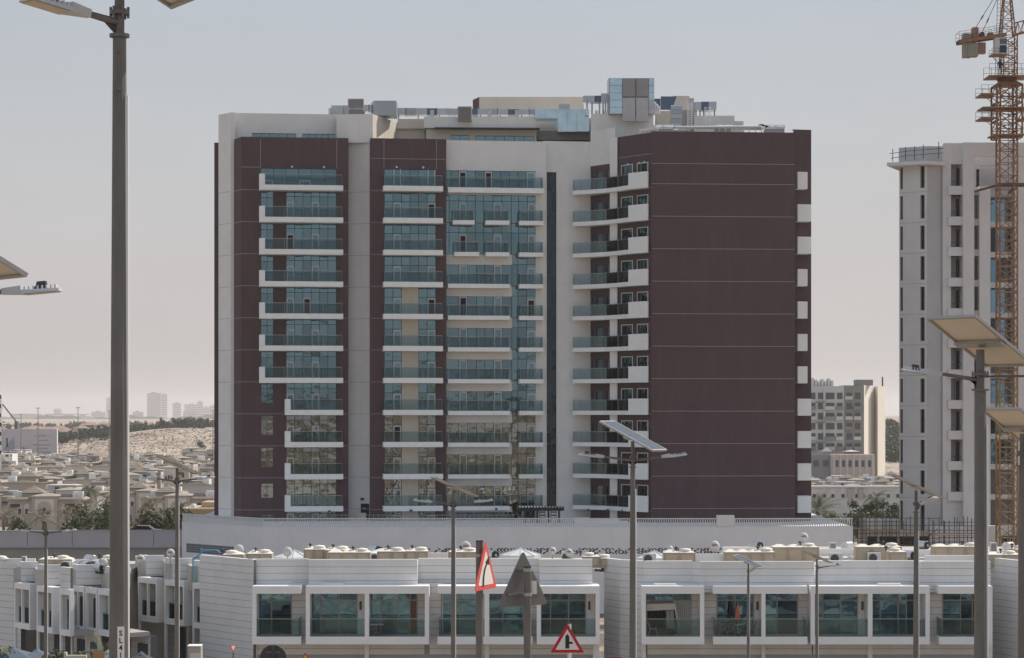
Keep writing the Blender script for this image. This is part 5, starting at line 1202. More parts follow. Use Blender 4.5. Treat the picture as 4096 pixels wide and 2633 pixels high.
MB().prism([(X(3602, 260.3), 260.3), (X(3850, 260.3), 260.3), (X(3850, 271), 271), (X(3604, 271), 271)], 0, ztop - 0.1).build('core', M_ug, ut); uslab(3850, 4130, 264, 0, Zv(650, 262), 8, 'core', M_ug)
# roof slab and set-back parapet with its guard rail
MB().prism([(X(3547, 257.2), 257.2), (X(3715, 255.3), 255.3), (X(3782, 256.6), 256.6), (X(3782, 263), 263), (X(3600, 263), 263)], Zv(663, 257), Zv(650, 257)).build('roof_slab', M_uw, ut)
MB().prism([(X(3595, 259), 259), (X(3705, 257.3), 257.3), (X(3775, 257.5), 257.5), (X(3775, 263), 263), (X(3610, 263), 263)], Zv(650, 257) + 0.001, Zv(588, 258)).build('parapet', M_ug, ut)
for u, v0, v1 in ((3571, 596, 646), (3622, 588, 642), (3658, 586, 640), (3693, 580, 636), (3755, 567, 634)): MB().tube(W(u, v1, 256.6), W(u, v0, 256.6), 0.045, n=6).build('guard_post', M_scaf, ut)
for a, b in (((3558, 615), (3640, 604)), ((3563, 634), (3642, 620)), ((3640, 603), (3775, 594)), ((3640, 622), (3773, 612))): MB().tube(W(*a, 256.5), W(*b, 256.5), 0.035, n=6).build('guard_rail', M_scaf, ut)
# scaffolding in front of its base
def tubes(name, par, lst, r=0.045, m=M_scaf):
    for a, b in lst: MB().tube(a, b, r, n=5).build(name, m, par)
sc = empty('scaffolding', (X(3680, 250), 250, 0), 'dark tube scaffolding with planks at the foot of the unfinished tower', 'scaffolding')
random.seed(5)
YS = 250.0
for i in range(34):
    u = 3412 + i * 14.3 + random.uniform(-5, 5)
    vt = 2062 + random.uniform(-2, 10) if u > 3430 else 2070
    if u > 3560: vt = 2072 + random.uniform(-8, 14)
    y = YS + random.choice((0, 1.2)); tubes('upright', sc, [(Vector((X(u, y), y, 0)), W(u + random.uniform(-1.5, 1.5), vt, y))])
for v in (2072, 2089, 2103, 2121, 2135, 2152, 2168, 2182):
    for k, (a, b) in enumerate(((3412, 3600), (3600, 3760), (3760, 3905))):
        if (v, k) in ((2072, 2), (2089, 1)): continue
        tubes('ledger', sc, [(W(a, v + random.uniform(-2, 2), YS - 0.05), W(b, v + random.uniform(-2, 2), YS - 0.05))], 0.035)
for i in range(10):
    u = 3420 + random.uniform(0, 440); v = random.uniform(2110, 2160); tubes('brace', sc, [(W(u, v + 40, YS - 0.1), W(u + 40, v, YS - 0.1))], 0.03)
for (a, b, v) in ((3412, 3480, 2112), (3480, 3590, 2120), (3560, 3730, 2131), (3720, 3880, 2138)):
    MB().box(X(a, YS), X(b, YS), YS - 0.3, YS + 0.9, Zv(v + 4, YS), Zv(v, YS)).build('plank', M_plank, sc)
sb = empty('site_building', (X(3560, 254), 254, 0), 'unfinished cream ground-floor block behind the scaffolding', 'building')
MB().box(X(3465, 254), X(3720, 254), 254, 260, 0, Zv(2125, 254)).build('wall', M_cream, sb); MB().box(X(3462, 253.6), X(3600, 253.6), 253.6, 258, Zv(2125, 254) + 0.002, Zv(2078, 254)).build('upper_wall', M_cream, sb)
MB().box(X(3540, 253), X(3592, 253), 253.2, 253.59, Zv(2118, 253), Zv(2080, 253)).build('shutter', M_grey, sb)
for a, b in ((3470, 3510), (3518, 3590), (3600, 3660), (3668, 3715)): MB().box(X(a, 253.9), X(b, 253.9), 253.93, 253.99, Zv(2180, 254), Zv(2146, 254)).build('dark_opening_panel', M_open, sb)
sb2 = empty('site_wall', (X(3900, 250), 250, 0), 'white rendered site wall with green shutter at the right behind the roofs', 'wall')
MB().box(X(3720, 253), X(4150, 253), 253, 254, 0, Zv(2104, 253)).build('wall', M_uw, sb2)
o = MB().box(X(4008, 252.9), X(4100, 252.9), 252.9, 252.98, Zv(2180, 253), Zv(2144, 253)).build('shutter', M_open, sb2)
MB().box(X(4005, 252.8), X(4100, 252.8), 252.6, 252.9, Zv(2150, 253), Zv(2144, 253)).build('canopy', mat('dark_teal', (0.02, 0.06, 0.06), 0.6), sb2)
for i in range(8): MB().box(X(4030 + i * 9, 252.8), X(4034 + i * 9, 252.8), 252.84, 252.89, Zv(2180, 253), Zv(2152, 253)).build('slat', M_grey, sb2)

# ================================================================ tower crane
M_cr = mat('crane_orange', (0.28, 0.125, 0.045), 0.6, 0.25, 3, dirt=0.35, dirtcol=(0.12, 0.07, 0.05)); M_cry = mat('crane_yellow', (0.30, 0.17, 0.05), 0.6, 0.25, 3, dirt=0.35, dirtcol=(0.16, 0.09, 0.05))
M_crd = mat('crane_dark', (0.10, 0.05, 0.035), 0.65, 0.2, 3)
cr = empty('tower_crane', (X(4027, 250), 250, 0), 'orange lattice tower crane with concrete counterweights at the right edge', 'crane')
YC = 250.0; XC = X(4027, YC)
def zc(v): return Zv(v, YC)
def lattice(cx, cyy, h0, h1, z0, z1, bays, r=0.09, rb_=0.05, name='mast_section', m=M_cr, par=cr, horiz=True):
    mb = MB()
    def cor(k, f):
        h = h0 + (h1 - h0) * f; sx, sy = ((-1, -1), (1, -1), (1, 1), (-1, 1))[k]; return Vector((cx + sx * h, cyy + sy * h, z0 + (z1 - z0) * f))
    for k in range(4): mb.beam(cor(k, 0), cor(k, 1), r * 1.6)
    for i in range(bays):
        f0, f1 = i / bays, (i + 1) / bays
        for k in range(4):
            k2 = (k + 1) % 4
            if i % 2: mb.tube(cor(k, f0), cor(k2, f1), rb_, n=5)
            else: mb.tube(cor(k2, f0), cor(k, f1), rb_, n=5)
            if horiz: mb.tube(cor(k, f0), cor(k2, f0), rb_, n=5)
    return mb.build(name, m, par)
z = 0.0; zm = zc(550); nsec = 18
for i in range(nsec):
    a, b = zm * i / nsec, zm * (i + 1) / nsec
    lattice(XC, YC, 0.93, 0.93, a, b, 2, 0.10, 0.05, m=M_cry if i < 9 else M_cr)
lad = MB()
for q in (-0.2, 0.2): lad.tube((XC + q + 0.3, YC - 0.3, 0), (XC + q + 0.3, YC - 0.3, zc(160)), 0.03, n=5)
for i in range(int(zc(160) / 0.4)): lad.tube((XC + 0.1, YC - 0.3, i * 0.4), (XC + 0.5, YC - 0.3, i * 0.4), 0.018, n=4)
lad.build('ladder', M_crd, cr)
lattice(XC, YC, 0.85, 0.85, zm, zc(335), 4, 0.10, 0.05)
# climbing sleeve and its platforms
lattice(XC, YC, 1.36, 1.36, zc(556), zc(345), 6, 0.11, 0.05, 'climbing_sleeve')
mb = MB(); mb.add([(XC - 1.5, YC - 1.5, zc(345)), (XC + 1.5, YC - 1.5, zc(345)), (XC + 1.5, YC + 1.5, zc(345)), (XC - 1.5, YC + 1.5, zc(345)), (XC - 0.8, YC - 0.8, zc(326)), (XC + 0.8, YC - 0.8, zc(326)), (XC + 0.8, YC + 0.8, zc(326)), (XC - 0.8, YC + 0.8, zc(326))], [(3, 2, 1, 0), (4, 5, 6, 7), (0, 1, 5, 4), (1, 2, 6, 5), (2, 3, 7, 6), (3, 0, 4, 7)]); mb.build('sleeve_head', M_cr, cr)
def platform(v, x0, x1, rail=1.0, y0=-1.6, y1=1.6, name='platform', lean=0.0):
    z = zc(v); p = MB().box(x0, x1, YC + y0, YC + y1, z, z + 0.14).build(name, M_cr, cr)
    mb = MB()
    for y in (y0 + 0.05, y1 - 0.05):
        n = max(2, int((x1 - x0) / 0.75))
        for i in range(n + 1): q = x0 + 0.04 + (x1 - x0 - 0.08) * i / n; mb.tube((q, YC + y, z + 0.14), (q - lean, YC + y, z + rail), 0.022, n=5)
        for h in (0.55, 1.0): mb.tube((x0 + 0.04 - lean * h, YC + y, z + rail * h), (x1 - 0.04 - lean * h, YC + y, z + rail * h), 0.02, n=5)
    mb.build('guard_rail', M_crd, p)
platform(387, XC - 3.05, XC - 1.45, 1.05); platform(387, XC + 1.45, XC + 3.05, 1.05); platform(481, XC - 3.05, XC - 1.45, 1.0); platform(481, XC + 1.45, XC + 3.05, 1.0); platform(440, XC - 2.9, XC + 2.9, 0.14)
for v in (387, 481):
    for s_ in (-1, 1): MB().tube((XC + s_ * 2.8, YC - 1.2, zc(v)), (XC + s_ * 1.4, YC - 1.2, zc(v) - 1.1), 0.035, n=5).build('strut', M_crd, cr)
platform(548, XC - 1.75, XC + 1.6, 0.14)
# slewing ring and upper turret
MB().lathe((XC, YC, zc(326) + 0.01), [(1.0, 0), (1.05, 0.15), (1.05, 0.3), (0.95, 0.42)], 24).build('slewing_ring', M_crd, cr)
platform(314, XC - 2.2, XC + 2.1, 1.35, lean=-0.0)
lattice(XC + 0.25, YC, 0.72, 0.72, zc(310), zc(145), 6, 0.08, 0.045, 'turret')
lattice(XC + 0.05, YC, 0.75, 0.18, zc(145), zc(-90), 7, 0.08, 0.04, 'tower_head')
mb = MB()
for q in (-0.18, 0.18): mb.tube((XC - 1.05 + q, YC, zc(300)), (XC - 0.75 + q, YC, zc(-60)), 0.03, n=5)
for i in range(24): zz = zc(300) + i * 0.42; mb.tube((XC - 1.23 + 0.012 * i, YC, zz), (XC - 0.87 + 0.012 * i, YC, zz), 0.018, n=4)
mb.build('ladder', M_crd, cr)
# counter jib to the left, rising towards the mast
jl = W(3830, 172, YC); jr = W(4020, 143, YC)
for y in (-0.75, 0.75): MB().beam(jl + Vector((0, y, 0)), jr + Vector((0, y, 0)), 0.18, 0.34).build('counter_jib', M_cr, cr)
mb = MB()
for i in range(9):
    f = i / 8; p = jl.lerp(jr, f)
    for y in (-0.95, 0.95):
        mb.tube(p + Vector((0, y, 0.15)), p + Vector((0, y, 1.05)), 0.02, n=5)
for y in (-0.95, 0.95):
    for h in (0.6, 1.05): mb.tube(jl + Vector((0, y, h)), jr + Vector((0, y, h)), 0.02, n=5)
mb.tube(jl + Vector((0, -.95, 1.05)), jl + Vector((0, .95, 1.05)), 0.02, n=5); mb.build('guard_rail', M_crd, cr)
MB().beam(jl + Vector((0, 0, 0.2)), jr + Vector((0, 0, 0.2)), 1.4, 0.05).build('walkway', M_crd, cr)
M_conc = mat('counterweight_concrete', (0.30, 0.26, 0.22), 0.9, 0.12, 2)
for i in range(4):
    x0 = X(3851, YC) + i * 0.22
    MB().box(x0, x0 + 0.19, YC - 0.55 - 0.0, YC + 0.55, zc(231), zc(137)).build('counterweight', M_conc, cr)
MB().box(X(3874, YC), X(3909, YC), YC - 0.56, YC + 0.56, zc(228), zc(175)).build('counterweight', M_conc, cr)
MB().box(X(3888, YC), X(3911, YC), YC - 0.5, YC + 0.5, zc(165), zc(112)).build('winch_box', mat('winch_red', (0.30, 0.15, 0.10), 0.6, 0.15, 3), cr)
mb = MB(); mb.prism([(X(3911, YC), YC - 0.4), (X(3940, YC), YC - 0.4), (X(3940, YC), YC + 0.4), (X(3911, YC), YC + 0.4)], zc(216), zc(172)); mb.build('weight_shackle', MATS['winch_red'], cr)
MB().lathe(W(3926, 140, YC) + Vector((0, -0.4, 0)), [(0.28, 0), (0.28, 0.8)], 14, 'y').build('winch_drum', M_crd, cr)
MB().box(X(3950, YC), X(3971, YC), YC - 0.4, YC + 0.4, zc(150), zc(132)).build('control_box', M_cr, cr)
# operator's cab
cb = MB().box(X(3966, YC), X(4014, YC), YC - 1.9, YC - 0.76, zc(228), zc(162)).build('cab', mat('cab_white', (0.55, 0.54, 0.52), 0.5, 0.06, 2), cr, bevel=0.05)
MB().box(X(3984, YC), X(4011, YC), YC - 1.935, YC - 1.905, zc(222), zc(193)).build('cab_window', M_glassd, cb); MB().box(X(3984, YC), X(4012, YC), YC - 1.94, YC - 1.905, zc(187), zc(166)).build('cab_window', mat('cab_blind', (0.10, 0.11, 0.15), 0.5), cb)
platform(232, X(3952, YC), X(4012, YC), 0.75, -1.95, -0.3, 'cab_platform')
for s_ in (0, 0.7): MB().tube((X(3962, YC) + s_, YC - 1, zc(233)), (X(4000, YC), YC - 0.7, zc(268)), 0.04, n=5).build('strut', M_crd, cr)
# jib to the right
ja = W(4058, 140, YC); jb = W(4400, 50, YC); d_ = (jb - ja)
mb = MB(); nb = 14
for y, h in ((-0.6, 0), (0.6, 0), (0, 1.25)): mb.beam(ja + Vector((0, y, h)), jb + Vector((0, y, h)), 0.13)
for i in range(nb):
    p, q, r_ = ja + d_ * (i / nb), ja + d_ * ((i + 0.5) / nb), ja + d_ * ((i + 1) / nb)
    for y in (-0.6, 0.6):
        mb.tube(p + Vector((0, y, 0)), q + Vector((0, 0, 1.25)), 0.035, n=5); mb.tube(q + Vector((0, 0, 1.25)), r_ + Vector((0, y, 0)), 0.035, n=5)
    mb.tube(p + Vector((0, -0.6, 0)), r_ + Vector((0, 0.6, 0)), 0.03, n=5)
mb.build('jib', M_cr, cr)
ap = Vector((XC + 0.05, YC, zc(-90)))
for a in (W(3902, 112, YC), W(3930, 128, YC)):
    t_ = MB().tube(a, ap + Vector((0, 0, 0.1)), 0.035, n=6).build('tie_rod', M_crd, cr); q = a.lerp(ap, 0.17); MB().tube(q, q + (ap - a).normalized() * 0.5, 0.08, n=6).build('coupling', M_crd, t_)
MB().tube(ja + d_ * 0.9 + Vector((0, 0, 1.3)), ap, 0.035, n=6).build('tie_rod', M_crd, cr)
for v in (740, 1505): 
    mb = MB(); mb.beam((XC - 1.2, YC - 1.1, zc(v)), (XC + 3.0, YC - 1.1, zc(v)), 0.2); mb.beam((XC - 1.2, YC + 1.1, zc(v)), (XC + 3.0, YC + 1.1, zc(v)), 0.2); mb.beam((XC - 1.0, YC + 1, zc(v)), (XC - 2.2, YC + 9, zc(v)), 0.2); mb.beam((XC + 1.0, YC + 1, zc(v)), (XC + 2.2, YC + 9, zc(v)), 0.2); mb.build('wall_tie', M_crd, cr)

# ================================================================ distant apartment block to the right of the tower
YF = 700.0; fb = empty('apartment_block', (X(3400, YF), YF, 0), 'distant beige and grey block with sunlit end wall between the two towers', 'apartment block')
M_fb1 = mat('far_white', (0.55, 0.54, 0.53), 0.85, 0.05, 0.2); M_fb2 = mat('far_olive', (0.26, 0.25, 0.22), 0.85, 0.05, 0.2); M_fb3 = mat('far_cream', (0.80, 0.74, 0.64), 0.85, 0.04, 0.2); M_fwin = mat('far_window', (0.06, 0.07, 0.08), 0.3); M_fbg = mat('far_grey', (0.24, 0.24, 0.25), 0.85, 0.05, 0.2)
def fbx(u0, u1, v0, v1, Y, dep, name, m, par=fb, z0=None): return MB().box(X(u0, Y), X(u1, Y), Y, Y + dep, Zv(v1, Y) if z0 is None else z0, Zv(v0, Y)).build(name, m, par)
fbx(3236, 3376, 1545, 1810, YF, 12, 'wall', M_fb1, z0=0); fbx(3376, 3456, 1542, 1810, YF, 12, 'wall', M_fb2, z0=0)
# end wall turned towards the sun
pE = [(X(3456.2, YF), YF), (X(3491, YF + 12), YF + 12), (X(3491, YF + 12) - 4, YF + 14), (X(3456.2, YF) - 3, YF + 12)]
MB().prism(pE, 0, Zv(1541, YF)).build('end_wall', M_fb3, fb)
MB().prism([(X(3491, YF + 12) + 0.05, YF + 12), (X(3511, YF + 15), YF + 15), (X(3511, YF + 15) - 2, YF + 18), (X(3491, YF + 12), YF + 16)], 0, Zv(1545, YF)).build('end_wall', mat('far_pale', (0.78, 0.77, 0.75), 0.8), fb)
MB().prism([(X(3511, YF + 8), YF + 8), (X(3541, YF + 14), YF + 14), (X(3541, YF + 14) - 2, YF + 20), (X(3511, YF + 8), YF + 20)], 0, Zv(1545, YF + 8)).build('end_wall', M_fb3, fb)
fbx(3426, 3492, 1519, 1542, YF + 3, 6, 'roof_house', M_fbg); MB().tube(W(3530, 1545, YF + 12), W(3530, 1508, YF + 12), 0.25, n=6).build('antenna', M_dkgrey, fb)
for i in range(7): fbx(3246 + i * 13, 3256 + i * 13, 1512 + (i * 7) % 16, 1545, YF + 4, 4, 'roof_unit', M_fb1)
for r in range(6):
    v = 1571 + r * 40.5
    for (a, b, balc) in ((3240, 3262, 1), (3272, 3292, 0), (3303, 3338, 1), (3348, 3370, 1), (3386, 3408, 1), (3420, 3442, 1)):
        fbx(a, b, v, v + 26, YF - 0.08, 0.1, 'window', M_fwin)
        if balc and (r + a) % 3: fbx(a - 4, b + 3, v + 14, v + 28, YF - 1.4, 1.3, 'balcony', M_fbg if (r + a) % 2 else M_fb1)
    if r % 2 == 0: fbx(3294, 3302, v - 8, v + 30, YF - 0.9, 0.9, 'fin', M_fb1)
    else: fbx(3264, 3300, v - 6, v - 1, YF - 0.7, 0.65, 'ledge', M_fbg)
fp = empty('podium_block', (X(3400, 690), 690, 0), 'low pale podium with columns in front of the distant block', 'building')
fbx(3236, 3325, 1822, 1875, 690, 5, 'wall', M_fbg, fp, 0); fbx(3325, 3500, 1818, 1875, 688, 6, 'wall', mat('far_pink', (0.55, 0.46, 0.41), 0.85), fp, 0)
for i in range(7): fbx(3333 + i * 26, 3339 + i * 26, 1820, 1880, 687.5, 0.5, 'column', M_fb1, fp, 0)
for i in range(6): fbx(3343 + i * 26, 3354 + i * 26, 1842, 1868, 687.9, 0.15, 'dark_opening_panel', M_fwin, fp)
for a, b in ((3254, 3274), (3292, 3314)): fbx(a, b, 1842, 1866, 689.9, 0.15, 'window', M_fwin, fp)
for u, w_, l in ((3306, 22, 'pale peaked tent roof on the terrace of the distant block'), (3405, 34, 'flat tan shade sail on the terrace of the distant block')):
    c = W(u, 1802, 696); r = w_ / F * 696
    o = MB().add([(c.x - r, c.y - r * .6, c.z - 0.3), (c.x + r, c.y - r * .6, c.z - 0.3), (c.x + r, c.y + r * .6, c.z - 0.3), (c.x - r, c.y + r * .6, c.z - 0.3), (c.x, c.y, c.z + (1.0 if w_ < 30 else 0.1))], [(0, 1, 4), (1, 2, 4), (2, 3, 4), (3, 0, 4), (3, 2, 1, 0)]).build('shade_canopy', M_fb3); tag(o, l, 'canopy')

# ================================================================ vegetation makers
def leaf_mat(name, col, var=0.35):
    m, t, p, o = nodes(name); N = t.nodes.new; L = t.links.new
    p.inputs['Roughness'].default_value = 0.65; p.inputs['Specular IOR Level'].default_value = 0.3
    g = N('ShaderNodeNewGeometry'); n = N('ShaderNodeTexNoise'); n.inputs['Scale'].default_value = 1.7; n.inputs['Detail'].default_value = 3; L(g.outputs['Position'], n.inputs['Vector'])
    r = N('ShaderNodeMapRange'); r.inputs[1].default_value = 0.3; r.inputs[2].default_value = 0.7; r.inputs[3].default_value = 1 - var; r.inputs[4].default_value = 1 + var; L(n.outputs[0], r.inputs[0])
    h = N('ShaderNodeMix'); h.data_type = 'RGBA'; h.blend_type = 'MULTIPLY'; h.inputs[0].default_value = 1; h.inputs[6].default_value = (*col, 1); L(r.outputs[0], h.inputs[7]); L(h.outputs[2], p.inputs['Base Color'])
    MATS[name] = m; return m
M_leaf = leaf_mat('leaf_green', (0.075, 0.105, 0.035)); M_leafd = leaf_mat('leaf_dark', (0.045, 0.065, 0.035)); M_leafg = leaf_mat('leaf_greygreen', (0.105, 0.115, 0.055)); M_palm = leaf_mat('palm_green', (0.12, 0.135, 0.065)); M_palmd = leaf_mat('palm_dry', (0.19, 0.16, 0.10))
M_bark = mat('bark', (0.17, 0.12, 0.085), 0.9, 0.25, 6)
def leaf_cloud(mb, c, rad, n, size, rng, clumps=9):
    cl = []
    for _ in range(clumps):
        v = Vector((rng.gauss(0, 1), rng.gauss(0, 1), rng.gauss(0, 1))).normalized() * rng.uniform(0.35, 0.8)
        cl.append((Vector((c[0] + v.x * rad[0], c[1] + v.y * rad[1], c[2] + v.z * rad[2])), rng.uniform(0.28, 0.5)))
    for i in range(n):
        cc, k = cl[i % clumps]
        d = Vector((rng.gauss(0, 1), rng.gauss(0, 1), rng.gauss(0, 1))).normalized() * (rng.random() ** 0.4)
        p = cc + Vector((d.x * rad[0] * k, d.y * rad[1] * k, d.z * rad[2] * k))
        nrm = (d + Vector((rng.gauss(0, .5), rng.gauss(0, .5), rng.gauss(0.3, .5)))).normalized(); t = nrm.cross(Vector((rng.gauss(0, 1), rng.gauss(0, 1), rng.gauss(0, 1)))).normalized(); b = nrm.cross(t)
        s_ = size * rng.uniform(0.6, 1.3)
        mb.add([p - t * s_ * 0.5, p + b * s_ * 0.28, p + t * s_ * 0.5, p - b * s_ * 0.28], [(0, 1, 2, 3)])
TREES = {}
def tree_proto(kind, rng, h, rad, m, n=900, size=0.42, trunk=0.16, th=0.35):
    mb = MB(); mb.tube((0, 0, 0), (0.05, 0, h * th), trunk, trunk * 0.7, n=7)
    for k in range(5):
        g = k * 1.257 + rng.random(); mb.tube((0.05, 0, h * th), (math.cos(g) * rad[0] * 0.5, math.sin(g) * rad[1] * 0.5, h * th + rad[2] * rng.uniform(0.6, 1.2)), trunk * 0.55, trunk * 0.2, n=5)
    lc = MB(); leaf_cloud(lc, (0, 0, h - rad[2]), rad, n, size, rng)
    TREES[kind] = (mb.mesh('trunk', M_bark, (0, 0, 0)), lc.mesh('crown', m, (0, 0, 0)))
rng = random.Random(11)
tree_proto('round', rng, 6.0, (2.6, 2.4, 2.2), M_leaf); tree_proto('round2', rng, 5.2, (3.0, 2.6, 2.0), M_leafd); tree_proto('bushy', rng, 2.6, (1.7, 1.5, 1.25), M_leafg, 600, 0.3, 0.08, 0.2); tree_proto('wide', rng, 4.2, (3.6, 3.0, 1.7), M_leafd, 1000, 0.42, 0.16, 0.4)
def put_tree(kind, loc, s, label, group, name='tree', rz=None, cat='tree'):
    t = empty(name, loc, label, cat, group); t.scale = (s, s, s * random.uniform(0.9, 1.12)); t.rotation_euler = (0, 0, random.uniform(0, 6.28) if rz is None else rz)
    for nme, me in zip(('trunk', 'crown'), TREES[kind]):
        o = bpy.data.objects.new(nme, me); COL.objects.link(o); o.parent = t; ORG[o] = Vector(loc)
    return t
def palm_proto(kind, h, fr, nf, m, rng, droop=1.0, tr=0.22):
    mb = MB(); k = 8
    for i in range(k): mb.tube((0.02 * i, 0, h * i / k), (0.02 * (i + 1), 0, h * (i + 1) / k), tr * (1.12 if i % 2 else 1.0), tr * 0.95, n=7)
    c = Vector((0.02 * k, 0, h)); lf = MB()
    for i in range(nf):
        az = 2 * math.pi * i / nf + rng.uniform(-0.2, 0.2); e0 = rng.uniform(-0.15, 1.25); L_ = fr * rng.uniform(0.8, 1.1)
        pts = []; p = c.copy(); e = e0
        for j in range(7):
            pts.append(p.copy()); d = Vector((math.cos(az) * math.cos(e), math.sin(az) * math.cos(e), math.sin(e))); p = p + d * (L_ / 6); e -= 0.27 * droop
        side = Vector((-math.sin(az), math.cos(az), 0))
        for j in range(6):
            w0 = (0.1, .34, .42, .4, .32, .2, .05)[j] * L_ * 0.42; a, b = pts[j], pts[j + 1]
            for s_ in (-1, 1):
                for q in range(3):
                    f = (q + 0.15) / 3; st = a.lerp(b, f); en = st + (b - a) * 0.9 + side * s_ * w0 - Vector((0, 0, w0 * 0.45))
                    wv = (b - a) * 0.2
                    lf.add([st, st + wv, en], [(0, 1, 2)])
    TREES[kind] = (mb.mesh('trunk', M_bark, (0, 0, 0)), lf.mesh('fronds', m, (0, 0, 0)))
palm_proto('palm', 4.2, 2.6, 34, M_palm, rng); palm_proto('palm_dry', 4.6, 2.3, 30, M_palmd, rng, 0.9); palm_proto('palm_low', 1.4, 3.2, 30, M_palm, rng, 0.55, 0.25)
def put_palm(kind, loc, s, label, group):
    t = empty('palm_tree', loc, label, 'palm tree', group); t.scale = (s, s, s); t.rotation_euler = (0, 0, random.uniform(0, 6.28))
    for nme, me in zip(('trunk', 'fronds'), TREES[kind]):
        o = bpy.data.objects.new(nme, me); COL.objects.link(o); o.parent = t; ORG[o] = Vector(loc)
    return t

# ================================================================ road wall at the left, road and car behind it
YR = 262.0
M_rw = mat('road_wall', (0.50, 0.45, 0.46), 0.85, 0.06, 0.4, stretch=(1, 1, 0.3), dirt=0.2, dirtcol=(0.34, 0.3, 0.29)); M_rw2 = mat('road_wall_base', (0.36, 0.32, 0.285), 0.9, 0.06, 0.4, dirt=0.2)
rw = empty('retaining_wall', (X(350, YR), YR, 0), 'long mauve-grey concrete road wall behind the left terraces', 'wall')
zr = Zv(2123, YR); edges = [-60, 110, 289, 452, 615, 735]
for a, b in zip(edges, edges[1:]):
    MB().box(X(a, YR) + 0.03, X(b, YR) - 0.03, YR, YR + 0.35, zr - 1.75, zr - (0.08 if a < 280 else 0.0)).build('parapet_panel', M_rw, rw)
    MB().box(X(a, YR) + 0.01, X(b, YR) - 0.01, YR - 0.06, YR + 0.4, zr - 0.02 - (0.08 if a < 280 else 0.0) + 0.022, zr + 0.08 - (0.08 if a < 280 else 0.0)).build('coping', M_jointw, rw)
MB().box(X(-60, YR), X(735, YR), YR + 0.12, YR + 0.6, 0, zr - 1.76).build('base_wall', M_rw2, rw)
MB().box(X(-60, YR), X(735, YR), YR - 0.12, YR + 0.1, zr - 1.9, zr - 1.76).build('ledge', M_rw, rw)
rd = MB().box(X(-80, YR), X(735, YR), YR + 0.61, YR + 14, -2, zr - 1.1).build('road', mat('asphalt', (0.06, 0.058, 0.056), 0.9, 0.15, 0.6)); tag(rd, kind='structure')
# red car on that road
cx, cyy, cz = X(582, YR + 5), YR + 5, zr - 1.1
car = empty('parked_car', (cx, cyy, cz), 'red car showing its roof above the road wall', 'car')
prof = [(-2.1, 0.35), (2.1, 0.35), (2.15, 0.75), (1.9, 0.95), (1.0, 1.02), (0.45, 1.42), (-0.9, 1.46), (-1.75, 1.05), (-2.1, 0.95)]
n = len(prof); mb = MB(); mb.add([(cx + a, cyy - 0.85, cz + b) for a, b in prof] + [(cx + a, cyy + 0.85, cz + b) for a, b in prof], [tuple(range(n)), tuple(range(2 * n - 1, n - 1, -1))] + [(i, n + i, n + (i + 1) % n, (i + 1) % n) for i in range(n)])
M_car = mat('car_red', (0.28, 0.01, 0.02), 0.25); mb.build('body', M_car, car, bevel=0.06)
for q in (((0.85, 1.0), (0.40, 1.37), (-0.2, 1.40), (-0.2, 1.0)), ((-0.28, 1.0), (-0.28, 1.40), (-0.85, 1.40), (-1.55, 1.04))):
    MB().add([(cx + a, cyy - 0.862, cz + b) for a, b in q], [(0, 1, 2, 3)]).build('window', M_open, car)
for q in (-1.3, 1.3):
    for y in (-0.8, 0.66): MB().lathe((cx + q, cyy + y, cz + 0.33), [(0.2, 0), (0.33, 0.0), (0.33, 0.16), (0.2, 0.16)], 18, 'y').build('wheel', M_black, car)
for q, m in ((2.12, M_light), (-2.1, M_sred)): MB().box(cx + q - 0.05, cx + q + 0.05, cyy - 0.75, cyy - 0.45, cz + 0.7, cz + 0.85).build('lamp', m, car)

# ================================================================ villas
M_vw = mat('villa_wall', (0.43, 0.385, 0.33), 0.9, 0.06, 0.3, dirt=0.12, dirtcol=(0.34, 0.3, 0.25)); M_vw2 = mat('villa_wall_pale', (0.52, 0.48, 0.43), 0.9, 0.05, 0.3, dirt=0.1)
M_deck = mat('roof_deck_dusty', (0.24, 0.215, 0.19), 0.9, 0.2, 1); M_vw3 = mat('villa_wall_grey', (0.50, 0.48, 0.45), 0.9, 0.06, 0.3, dirt=0.1); M_vt = mat('roof_tile', (0.27, 0.22, 0.175), 0.85, 0.25, 1.8); M_vts = mat('roof_tile_light', (0.36, 0.305, 0.25), 0.85, 0.25, 1.8); M_vd = mat('villa_window', (0.035, 0.04, 0.05), 0.3); M_porch = mat('porch_screen', (0.06, 0.05, 0.055), 0.8); M_surr = mat('window_surround', (0.62, 0.59, 0.58), 0.8)
def hip(mb, x0, x1, y0, y1, z, h):
    rx = max(0.05, (x1 - x0 - (y1 - y0)) / 2); cx_, cy_ = (x0 + x1) / 2, (y0 + y1) / 2
    mb.add([(x0, y0, z), (x1, y0, z), (x1, y1, z), (x0, y1, z), (cx_ - rx, cy_, z + h), (cx_ + rx, cy_, z + h)], [(0, 1, 5, 4), (1, 2, 5), (2, 3, 4, 5), (3, 0, 4), (3, 2, 1, 0)])
